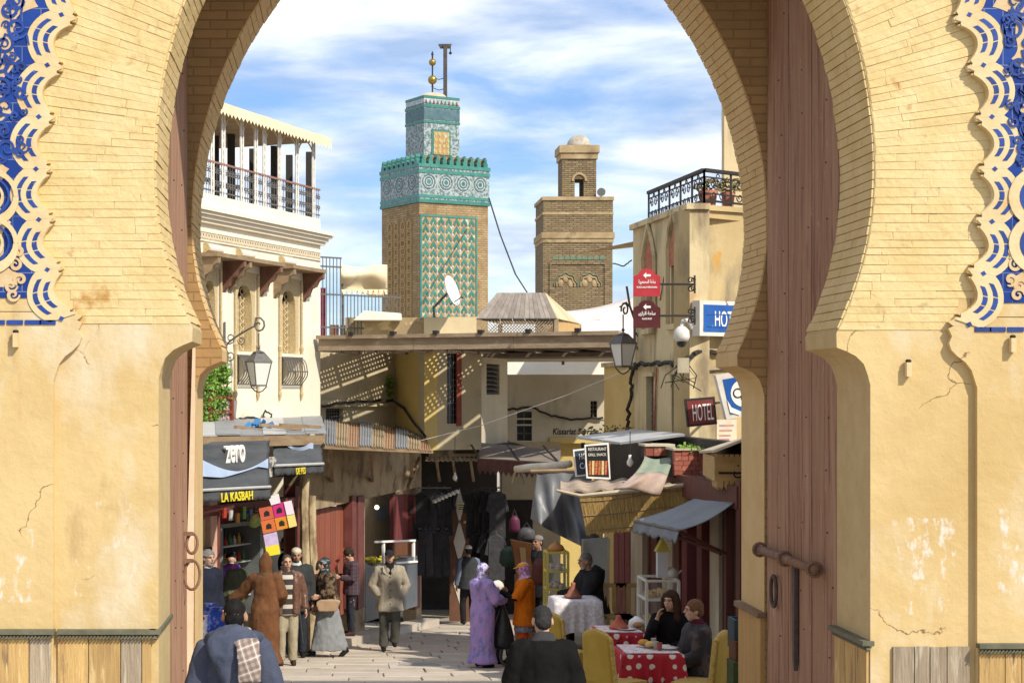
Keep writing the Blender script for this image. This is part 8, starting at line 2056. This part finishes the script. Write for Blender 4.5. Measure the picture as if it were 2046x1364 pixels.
# --- stooping person in quilted green jacket with purple scarf
p = Fig('person in quilted green jacket, black beanie and long purple scarf, back turned', 463, 27.9, 1120, pi + .15, h=1.72, lean=.22)
p.head(nod=.3); p.torso(); p.legs()
for sg in (-1, 1): p.arm(sg, (sg * .27, .08, 1.16), (sg * .16, .30, 1.10))
p.coat(mat('quilted_green', (0.070, 0.078, 0.040), (0.055, 0.062, 0.032), .55, 3, .5, 9), .62, .055, .04, 'jacket', (.10, .09, .075), amp=.012, fs=9); cap_hat(p, fabric('black_knit', (0.016, 0.016, 0.018)), False, 'beanie')
b = MB(); p.loft(b, [(-.08, .07, 1.49, .03, .06), (-.11, -.03, 1.49, .045, .06), (0, -.11, 1.50, .05, .06), (.11, -.03, 1.49, .045, .06), (.08, .07, 1.49, .03, .06)], 12, side=p.f)
p.loft(b, [(-.10, -.08, 1.48, .06, .03), (-.19, -.16, 1.36, .075, .03), (-.25, -.15, 1.12, .085, .028), (-.29, -.12, .88, .085, .025), (-.31, -.10, .72, .09, .02)], 12)
p.rem(b, 'scarf', mat('purple_print', (0.13, 0.075, 0.33), (0.34, 0.06, 0.24), .85, 12, .2, 30, lo=.5, hi=.56, stain=((0.12, 0.28, 0.42), 9, .64, .04)), .012, .008, 9); p.trousers(fabric('black_cotton', (0.02, 0.02, 0.022))); p.shoes(black_sh); p.done(2)

# --- man in brown djellaba with pointed hood, arm held out to the left
p = Fig('man in long brown djellaba with pointed hood reaching out an arm', 530, 26.6, 1112, pi - .25, lean=.05)
p.head(); p.torso(); p.legs(); p.arm(-1, (-.40, .10, 1.18), (-.62, .14, 1.02), nrm=(0, 0, -1)); p.arm(1, (.25, .05, 1.15), (.18, .25, 1.05))
m_djb = mat('brown_wool', (0.16, 0.068, 0.028), (0.12, 0.05, 0.02), .95, 5, .35, 50, stain=((0.20, 0.09, 0.04), 3, .55, .15))
def dj(b):
    p.loft(b, [(0, -.01, 1.44, .12, .11), (0, -.015, 1.52, .098, .105), (0, -.01, 1.62, .108, .125), (0, -.02, 1.70, .098, .115), (.01, -.05, 1.775, .055, .07), (.03, -.08, 1.83, .016, .02)], 18)
p.coat(m_djb, .06, .045, .075, 'djellaba', (.098, .10, .095), amp=.016, fs=4.5, extra=dj); p.shoes(black_sh)
b = MB(); p.loft(b, [(0, -.02, 1.46, .105, .10), (0, -.02, 1.495, .10, .10)], 14); p.rem(b, 'hood_band', fabric('olive_trim', (0.10, 0.10, 0.06)), .010); p.done(1)

# --- man in brown leather jacket facing the street
p = Fig('man in brown leather jacket and striped jumper facing forward', 573, 26.9, 1107, .15)
p.head(turn=-.1); p.torso(); p.legs(); p.arm(-1, (-.26, -.03, 1.14), (-.29, .05, .88)); p.arm(1, (.24, -.05, 1.15), (.22, .10, .95))
def stripes(name, c1, c2, scale):
    m = bpy.data.materials.new(name); m.use_nodes = True; N, L = m.node_tree.nodes, m.node_tree.links; b = N['Principled BSDF']; b.inputs['Roughness'].default_value = .9
    geo = N.new('ShaderNodeNewGeometry'); wv = N.new('ShaderNodeTexWave'); wv.bands_direction = 'Z'; wv.inputs['Scale'].default_value = scale; L.new(geo.outputs['Position'], wv.inputs['Vector'])
    r = N.new('ShaderNodeMapRange'); r.inputs['From Min'].default_value = .60; r.inputs['From Max'].default_value = .66; L.new(wv.outputs['Fac'], r.inputs['Value']); x = N.new('ShaderNodeMix'); x.data_type = 'RGBA'; L.new(r.outputs['Result'], x.inputs['Factor']); x.inputs['A'].default_value = (*c1, 1); x.inputs['B'].default_value = (*c2, 1); L.new(x.outputs['Result'], b.inputs['Base Color']); return m
p.coat(stripes('striped_knit', (0.04, 0.032, 0.03), (0.50, 0.46, 0.40), 2.1), .80, .015, .0, 'jumper', sleeves=False, amp=.004)
m_leather = mat('brown_leather', (0.15, 0.075, 0.05), (0.11, 0.052, 0.034), .42, 6, .3, 24, spec=.5)
b = MB()       # open jacket: two fronts, a back and the sleeves
for sg in (-1, 1):
    p.loft(b, [(sg * .125, .06, .82, .075, .10), (sg * .13, .06, 1.0, .075, .09), (sg * .125, .06, 1.15, .075, .085), (sg * .135, .06, 1.3, .075, .085), (sg * .12, .03, 1.42, .07, .08), (sg * .08, .0, 1.49, .035, .06)], 12); p.sleeve(b, sg, (.088, .078, .062))
p.loft(b, [(0, -.06, .82, .19, .085), (0, -.06, 1.0, .18, .08), (0, -.05, 1.15, .175, .08), (0, -.05, 1.3, .185, .085), (0, -.04, 1.42, .15, .08), (0, -.05, 1.50, .08, .05)], 16); p.rem(b, 'leather_jacket', m_leather, .012, .010, 10)
p.hair((0.05, 0.048, 0.045)); p.face_marks((0.04, 0.035, 0.03)); p.trousers(fabric('khaki', (0.38, 0.33, 0.23)), r=(.11, .092, .08, .078, .074)); p.shoes(fabric('brown_shoe', (0.05, 0.03, 0.02), rough=.5)); p.done(0)

# --- man in white skull cap
p = Fig('moustached man in cream skull cap and charcoal jacket', 592, 28.6, 1093, .1)
p.head(nod=.12); p.torso(); p.legs(); std_arms(p)
p.coat(fabric('charcoal', (0.045, 0.048, 0.05)), .74, .05, .02, 'jacket', (.095, .085, .07)); p.hair((0.05, 0.048, 0.045)); cap_hat(p, fabric('cream_knit', (0.60, 0.54, 0.42)), False, 'skull_cap'); p.face_marks((0.03, 0.03, 0.03), (0.10, 0.09, 0.085))
b = MB(); p.loft(b, [(0, .03, 1.42, .12, .09), (0, .0, 1.50, .085, .08), (0, .0, 1.54, .07, .07)], 14); p.rem(b, 'fleece_collar', fabric('white_fleece', (0.55, 0.54, 0.52)), .012); p.trousers(fabric('dark_denim', (0.03, 0.035, 0.05))); p.shoes(black_sh); p.done(1)
# cane and dark bag by his side
t = thing('walking_stick', Vector((XW(604, 27.9), 27.9, gz(27.9))), 'pair of thin black sticks leaning before the man in the skull cap', 'stick'); MB().tube([P(594, 1282, 27.9), P(598, 1205, 28.1)], .014, 6).build('stick', m_ironb, t); MB().tube([P(605, 1284, 27.9), P(597, 1205, 28.1)], .014, 6).build('stick', m_ironb, t)

# --- bearded man in the shop doorway, in profile
p = Fig('dark bearded man standing in the shop doorway in profile', 574, 29.9, 1071, -1.2, h=1.80, zf=ZW(1071, 29.9) - 1.80)
p.head(); p.torso(); p.legs(); std_arms(p); p.coat(fabric('near_black', (0.02, 0.02, 0.024)), .8, .03, .0, 'jacket'); p.hair((0.016, 0.014, 0.013), 'short', .008); p.face_marks((0.02, 0.018, 0.016), (0.05, 0.03, 0.022)); p.trousers(fabric('dark_denim', (0.03, 0.035, 0.05))); p.shoes(black_sh); p.done(0)
b = MB(); c = p.o; b.box((c.x - .35, c.y - .3, gz(c.y) - .05), (c.x + .35, c.y + .3, c.z)); tag(b.build('door_step', m_hdr, None), 'stone doorstep beneath the dark bearded man', 'step')

# --- person half hidden behind the woman in grey
p = Fig('person in maroon jacket and olive trousers half hidden behind the walking woman', 632, 29.8, 1118, pi - .6)
p.head(); p.torso(); p.legs(kL=(-.09, .06, .5), aL=(-.1, -.02, .08)); std_arms(p); p.coat(fabric('maroon_knit', (0.075, 0.030, 0.030)), .78, .04, .0, 'jacket', (.09, .08, .068)); p.hair((0.02, 0.017, 0.015)); p.trousers(fabric('olive', (0.10, 0.085, 0.055))); p.shoes(black_sh); p.done(1)

# --- woman in long grey skirt walking
p = Fig('woman in long grey skirt, striped headscarf and patterned shawl walking', 655, 28.7, 1112, -1.25, lean=.06)
p.head(turn=-.25); p.torso(); p.legs(kR=(.09, .16, .52), aR=(.09, .26, .085), kL=(-.09, -.06, .50), aL=(-.09, -.30, .12)); p.arm(-1, (-.26, .02, 1.16), (-.20, .22, 1.10)); p.arm(1, (.24, .05, 1.16), (.14, .26, 1.12))
b = MB(); p.loft(b, [(0, 0, 1.08, .15, .13), (0, 0, .95, .18, .155), (0, 0, .72, .20, .20), (0, -.01, .45, .21, .27), (0, -.02, .22, .21, .33), (0, -.02, .12, .20, .34)], 26)
p.rem(b, 'skirt', fabric('grey_jersey', (0.25, 0.26, 0.27), (0.21, 0.22, 0.23), scale=5), .014, .022, 5)
m_leo = mat('leopard_shawl', (0.16, 0.105, 0.06), (0.022, 0.016, 0.012), .9, 16, .3, 40, lo=.46, hi=.54)
p.coat(m_leo, .92, .055, .06, 'shawl', (.115, .105, .08), .8, amp=.014, fs=8); headscarf(p, mat('striped_scarf', (0.025, 0.03, 0.036), (0.30, 0.33, 0.34), .8, 9, .2, 30, stretch=(1, 1, 3), lo=.56, hi=.60), .05); p.face_marks()
p.shoes(black_sh, {1: (0, 1, 0), -1: (0, .8, -.55)})
hbg = thing('handbag', p.w(-.30, .10, .95), 'tan leather handbag on the arm of the woman in the grey skirt', 'handbag'); q = p.w(-.30, .10, .96)
b = MB(); b.prism([q + Vector((x, 0, z)) for x, z in ((-.15, -.12), (.15, -.12), (.22, .06), (.12, .08), (-.12, .08), (-.20, .02))], (0, .12, 0)); REMESH.append((b.build('body', mat('tan_bag', (0.42, 0.29, 0.18), (0.34, 0.23, 0.14), .5, 5), hbg), .02, .006, 9)); MB().tube([q + Vector((-.12, .06, .06)), q + Vector((-.05, .06, .24)), q + Vector((.08, .06, .24)), q + Vector((.13, .06, .07))], .012, 6).build('strap', mat('tan_bag', (0, 0, 0)), hbg); p.done(0)

# --- youth in plaid shirt looking down
p = Fig('curly haired youth in purple plaid shirt looking down by the red door', 702, 31.9, 1093, -1.35, zf=gz(31.9) + .15)
p.head(nod=.55, at=(0, .06, 1.61)); p.torso(); p.legs()
for sg in (-1, 1): p.arm(sg, (sg * .23, .03, 1.14), (sg * .12, .27, 1.17))
p.coat(plaid('plum_plaid', (0.065, 0.038, 0.055), (0.17, 0.11, 0.12), (0.03, 0.02, 0.03), 9), .82, .04, .0, 'shirt', (.085, .075, .06), .9); p.hair((0.035, 0.024, 0.018), 'curly', .012); p.face_marks(); p.trousers(fabric('dark_denim', (0.03, 0.035, 0.05)), r=(.095, .075, .06, .056, .05)); p.shoes(fabric('maroon_boot', (0.07, 0.03, 0.028), rough=.6)); p.done(0)

# --- man walking in a beige jacket, hands in pockets
p = Fig('man in beige jacket and dark flat cap walking with hands in pockets', 778, 30.0, 1098, .05)
p.head(); p.torso(); p.legs(kR=(.095, .04, .50), aR=(.10, -.02, .075), kL=(-.10, .14, .52), aL=(-.085, .02, .16)); 
for sg in (-1, 1): p.arm(sg, (sg * .30, -.03, 1.13), (sg * .17, .05, .96), hd=(-sg * .8, -.2, -.5))
m_beige = fabric('beige_twill', (0.34, 0.30, 0.235), (0.30, 0.26, 0.20), scale=7)
p.coat(m_beige, .70, .05, .03, 'jacket', (.088, .085, .078), 1.0, amp=.012, fs=7)
b = MB()
for k in range(5): p.blob(b, (0.0, .19 - .004 * k, .84 + .115 * k), (.011, .008, .011), 8, 6)
b.build('buttons', m_black, p.t)
b = MB(); p.loft(b, [(0, .125, 1.22, .035, .03), (0, .12, 1.36, .065, .05), (0, .06, 1.46, .085, .07), (0, .01, 1.535, .075, .075)], 14); p.rem(b, 'black_scarf', fabric('black_knit', (0.016, 0.016, 0.018)), .010)
for sg in (-1, 1): b = MB(); b.hexa([p.w(sg * .035, .155, 1.32), p.w(sg * .12, .145, 1.40), p.w(sg * .115, .11, 1.49), p.w(sg * .07, .13, 1.49)] + [p.w(sg * .035, .175, 1.31), p.w(sg * .125, .165, 1.39), p.w(sg * .12, .12, 1.50), p.w(sg * .07, .15, 1.50)]); b.build('lapel', m_beige, p.t)
p.hair((0.10, 0.095, 0.09)); cap_hat(p, fabric('dark_cap', (0.025, 0.026, 0.03))); p.face_marks((0.08, 0.07, 0.06)); p.trousers(fabric('grey_slacks', (0.105, 0.105, 0.09)), r=(.115, .098, .088, .085, .080)); p.shoes(black_sh); p.done(0)

# --- man in waistcoat far down the alley
p = Fig('man in charcoal waistcoat and white skull cap entering the alley', 936, 38.0, 1088, pi + .2)
p.head(); p.torso(); p.legs(kL=(-.095, .12, .5), aL=(-.1, .05, .09)); std_arms(p); p.coat(fabric('blue_shirt', (0.16, 0.19, 0.27)), .86, .02, .0, 'shirt', (.078, .07, .06)); p.coat(fabric('charcoal', (0.045, 0.048, 0.05)), .80, .05, .02, 'waistcoat', sleeves=False); p.hair((0.02, 0.02, 0.02)); cap_hat(p, fabric('cream_knit', (0.60, 0.54, 0.42)), False, 'skull_cap'); p.trousers(fabric('black_cotton', (0.02, 0.02, 0.022))); p.shoes(black_sh); p.done(1)

# --- woman in lilac djellaba
p = Fig('woman in long lilac djellaba and flowered headscarf talking', 964, 26.5, 1124, 2.15)
p.head(turn=.35); p.torso(); p.legs(); p.arm(1, (.24, .10, 1.16), (.16, .33, 1.12)); p.arm(-1, (-.25, .06, 1.15), (-.16, .28, 1.05))
m_lil = mat('lilac_print', (0.46, 0.29, 0.58), (0.36, 0.26, 0.56), .85, 7, .2, 30, stain=((0.22, 0.23, 0.48), 14, .54, .05, (1, 1, .5)))
def hd2(b): p.loft(b, [(0, -.11, 1.46, .115, .055), (0, -.165, 1.40, .135, .05), (0, -.16, 1.30, .09, .04), (0, -.14, 1.20, .03, .02)], 16)
p.coat(m_lil, .08, .045, .075, 'djellaba', (.10, .10, .09), .9, amp=.016, fs=5, extra=hd2); headscarf(p, mat('flower_scarf', (0.50, 0.44, 0.62), (0.13, 0.12, 0.32), .8, 22, .2, 40, lo=.53, hi=.58, stain=((0.70, 0.66, 0.72), 18, .58, .03)), .06); p.face_marks(); p.shoes(fabric('brown_shoe', (0.05, 0.03, 0.02))); p.done(0)
bg = thing('shopping_bag', p.w(.12, .32, .5), 'full black plastic bag held by the woman in lilac', 'bag'); q = p.w(.12, .34, .72)
b = MB(); b.lathe([(.02, .30), (.05, .22), (.11, .05), (.17, -.18), (.18, -.30), (.14, -.37), (.04, -.39)], q, 16, 1.0, .75); o = b.build('bag', mat('black_plastic', (0.012, 0.013, 0.016), (0.02, 0.022, 0.026), .3, 4, .6, 12, spec=.6), bg, smooth=True)
MB().tube([q + Vector((-.03, 0, .28)), q + Vector((0, 0, .40)), q + Vector((.03, 0, .28))], .010, 5).build('handle', mat('black_plastic', (0, 0, 0)), bg)
# --- child with white knitted hat and a push chair beside them
p = Fig('small child in white knitted hat and black coat between the two women', 994, 27.2, 1158, 1.8)
p.head(size=1.35, at=(0, .02, 1.57)); p.torso(); p.legs(); std_arms(p); p.coat(fabric('black_wool', (0.016, 0.015, 0.015)), .45, .07, .05, 'coat', (.10, .095, .08)); p.face_marks()
b = MB(); p.blob(b, p.H(0, -.02, .035), (.125, .145, .13)); p.blob(b, p.H(0, -.03, -.03), (.118, .115, .09)); p.rem(b, 'knitted_hat', fabric('cream_wool', (0.66, 0.62, 0.55)), .010, .003, 40); p.trousers(fabric('black_cotton', (0.02, 0.02, 0.022))); p.shoes(black_sh); p.done(2)
pc = thing('push_chair', Vector((XW(1004, 27.0), 27.0, gz(27))), 'folded black push chair with grey wheels behind the shopping bag', 'push chair'); c = pc.location
for dx, dy in ((0.05, -.2), (.02, .2)): 
    a = c + Vector((dx, dy, .17)); MB().tube([a + Vector((.10 * cos(t), .10 * sin(t) * .9 * 0 + .0, .15 * sin(t))) for t in [2 * pi * k / 18 for k in range(19)]], .025, 6).build('wheel', mat('grey_tyre', (0.20, 0.18, 0.15), None, .7), pc)
    MB().bar(a, a + Vector((-.08, .05, .80)), .025).build('frame_tube', m_ironb, pc)
MB().bar(c + Vector((-.05, -.17, .95)), c + Vector((-.07, .27, .95)), .03).build('handle_bar', m_ironb, pc); MB().box(c + Vector((-.10, -.16, .35)), c + Vector((.02, .2, .42))).build('seat', fabric('black_cotton', (0, 0, 0)), pc)

# --- street cleaner in orange
p = Fig('woman in orange tunic with orange cap over a pink headscarf', 1048, 26.6, 1123, -1.65)
p.head(nod=.1); p.torso(); p.legs(); p.arm(1, (.24, .10, 1.15), (.10, .30, 1.26), curl=.9); p.arm(-1, (-.24, .16, 1.17), (-.12, .42, 1.28), curl=.4)
p.coat(fabric('black_knit', (0.016, 0.016, 0.018)), .86, .0, .0, 'black_sleeves', (.066, .058, .05), .95); p.coat(fabric('grey_print', (0.30, 0.29, 0.32), (0.14, 0.13, 0.16), scale=26), .60, .03, .03, 'tunic_hem', sleeves=False)
m_or = fabric('orange', (0.70, 0.18, 0.012), (0.62, 0.15, 0.01), scale=6)
p.coat(m_or, .70, .05, .03, 'orange_tunic', (.10, .095, .09), .0, amp=.012, fs=7); p.trousers(fabric('orange_red', (0.66, 0.10, 0.02)), r=(.115, .10, .09, .088, .085)); p.shoes(black_sh)
headscarf(p, mat('pink_scarf', (0.45, 0.16, 0.42), (0.66, 0.50, 0.62), .8, 26, .2, 40, lo=.47, hi=.53), .03); cap_hat(p, mat('orange_cap', (0.75, 0.25, 0.02), (0.78, 0.50, 0.12), .8, 5)); p.face_marks(); p.done(0)

# --- seated figures
def seated(p, zs=.47, spread=.12, knee_y=.44, foot_y=.40):
    """hips lowered to the seat: figure coordinates shift down, thighs go forward"""
    dz = .93 - zs / p.k - .06; p.o = p.o - Vector((0, 0, dz * p.k)); g = dz
    p.legs(kR=(spread, knee_y, .95), aR=(spread, foot_y, g + .08), kL=(-spread, knee_y, .95), aL=(-spread, foot_y, g + .08))
p = Fig('old bearded man in dark hooded coat seated at the white lace table', 1186, 24.72, 1158, -1.35, h=1.70, zf=TZ, lean=.12); seated(p)
p.head(nod=.15, at=(0, .05, 1.62)); p.torso(); p.arm(1, (.26, .16, 1.16), (.14, .46, 1.14)); p.arm(-1, (-.26, .20, 1.16), (-.12, .48, 1.14))
def hd3(b): p.loft(b, [(0, -.08, 1.50, .12, .06), (0, -.15, 1.44, .15, .07), (0, -.15, 1.34, .11, .06), (0, -.12, 1.26, .04, .03)], 16)
p.coat(fabric('dark_coat', (0.030, 0.030, 0.032)), .82, .075, .05, 'hooded_coat', (.11, .10, .085), amp=.014, extra=hd3); p.hair((0.14, 0.135, 0.13)); p.face_marks((0.10, 0.09, 0.09), (0.42, 0.40, 0.38)); p.trousers(fabric('black_cotton', (0, 0, 0))); p.shoes(black_sh); p.done(1)
p = Fig('long haired woman in black top seated at the red table', 1342, 20.0, 1186, -.45, h=1.66, zf=TZ); seated(p)
p.head(turn=.25, nod=.05, at=(.0, .05, 1.62)); p.torso(); p.arm(1, (.22, .25, 1.16), (.13, .16, 1.42), hd=(-.25, -.05, .9), nrm=(-1, 0, .2), curl=.6); p.arm(-1, (-.24, .14, 1.14), (-.10, .36, 1.10))
p.coat(fabric('black_top', (0.012, 0.012, 0.013)), .86, .03, .02, 'top', (.075, .066, .055), .9); p.hair((0.045, 0.022, 0.014), 'long', .01); p.face_marks((0.03, 0.018, 0.012)); p.trousers(fabric('black_cotton', (0, 0, 0))); p.shoes(black_sh); p.done(2)
t = thing('red_shawl', p.w(.22, .1, 1.05), 'red shawl hanging from the arm of the seated woman', 'shawl'); b = MB(); b.grid(lambda u, v: p.w(.16 + .12 * u, .10 + .10 * sin(u * 3) + .02 * sin(u * 20), 1.20 - .34 * v), 12, 6, Vector((0, .02, 0))); b.build('cloth', mat('red_cloth', (0.46, 0.06, 0.03), None, .9), t, smooth=True)
st = thing('cafe_stool', Vector((p.o.x, p.o.y, TZ)), 'dark stool beneath the woman at the red table', 'stool'); MB().lathe([(.16, .40), (.18, .42), (.18, .45)], st.location, 14).build('seat', m_wood, st)
for a in (0.6, 2.2, 3.8, 5.4): MB().bar(st.location + Vector((.15 * cos(a), .15 * sin(a), 0)), st.location + Vector((.12 * cos(a), .12 * sin(a), .40)), .035).build('leg', m_wood, st)
p = Fig('fair haired man in dark jacket seated in profile at the red table', 1392, 18.95, 1190, -1.45, h=1.68, zf=TZ); seated(p)
p.head(at=(0, .04, 1.625)); p.torso(); p.arm(1, (.24, .08, 1.14), (.14, .32, 1.05)); p.arm(-1, (-.24, .08, 1.14), (-.12, .32, 1.02))
p.coat(mat('dark_patterned', (0.030, 0.026, 0.03), (0.085, 0.06, 0.055), .7, 7, .2, 30, lo=.5, hi=.58), .84, .055, .03, 'jacket', (.095, .085, .07)); b = MB(); p.loft(b, [(0, -.02, 1.43, .12, .085), (0, 0, 1.50, .085, .08), (0, 0, 1.54, .07, .07)], 14); p.rem(b, 'maroon_collar', fabric('maroon_collar', (0.11, 0.02, 0.04)), .011)
p.hair((0.14, 0.075, 0.04), 'short', .008); p.face_marks((0.14, 0.08, 0.05)); p.trousers(fabric('black_cotton', (0, 0, 0))); p.shoes(black_sh); p.done(2)
# --- vendor beside the leather goods
p = Fig('vendor in dark clothes standing behind the tan leather chair', 1076, 33.6, 1068, -.8)
p.head(); p.torso(); p.legs(); std_arms(p); p.coat(fabric('near_black', (0.02, 0.02, 0.024)), .7, .04, .0, 'jacket'); p.hair((0.016, 0.014, 0.013)); cap_hat(p, fabric('grey_knit', (0.20, 0.18, 0.17)), False, 'knitted_cap'); p.face_marks(); p.trousers(fabric('black_cotton', (0, 0, 0))); p.shoes(black_sh); p.done(3)
# ================================================================ finish: lettering and figures to plain meshes, in one pass
def finish():
    for o, vox, amp, fs in REMESH:
        m = o.modifiers.new('remesh', 'REMESH'); m.mode = 'VOXEL'; m.voxel_size = vox; m.use_smooth_shade = True
        sm = o.modifiers.new('smooth', 'SMOOTH'); sm.factor = .5; sm.iterations = 2 if vox < .011 else 4
    dg = bpy.context.evaluated_depsgraph_get()
    for o, w in TEXTS:
        me = bpy.data.meshes.new_from_object(o.evaluated_get(dg))
        if w:
            xs = [v.co.x for v in me.vertices]
            if xs:
                k = w / max(1e-6, max(xs) - min(xs))
                for v in me.vertices: v.co.x *= k
        n = bpy.data.objects.new('lettering', me); COL.objects.link(n)
        n.parent = o.parent; n.matrix_local = o.matrix_local
        bpy.data.objects.remove(o)
    new = [(o, bpy.data.meshes.new_from_object(o.evaluated_get(dg)), amp, fs) for o, vox, amp, fs in REMESH]
    for o, me, amp, fs in new:
        o.modifiers.clear(); old = o.data; o.data = me; bpy.data.meshes.remove(old)
        if amp:          # folds: mostly vertical creases
            off = base_of(o) * 1.0; vn = [v.normal.copy() for v in me.vertices]
            for v, n in zip(me.vertices, vn):
                q = v.co + off; d = noise.noise(Vector((q.x * fs * 1.6, q.y * fs * 1.6, q.z * fs * .55))) + .45 * noise.noise(Vector((q.x * fs * 3.6, q.y * fs * 3.6, q.z * fs * 2.4)))
                v.co += n * (d * amp)
        me.polygons.foreach_set('use_smooth', [True] * len(me.polygons))
finish()
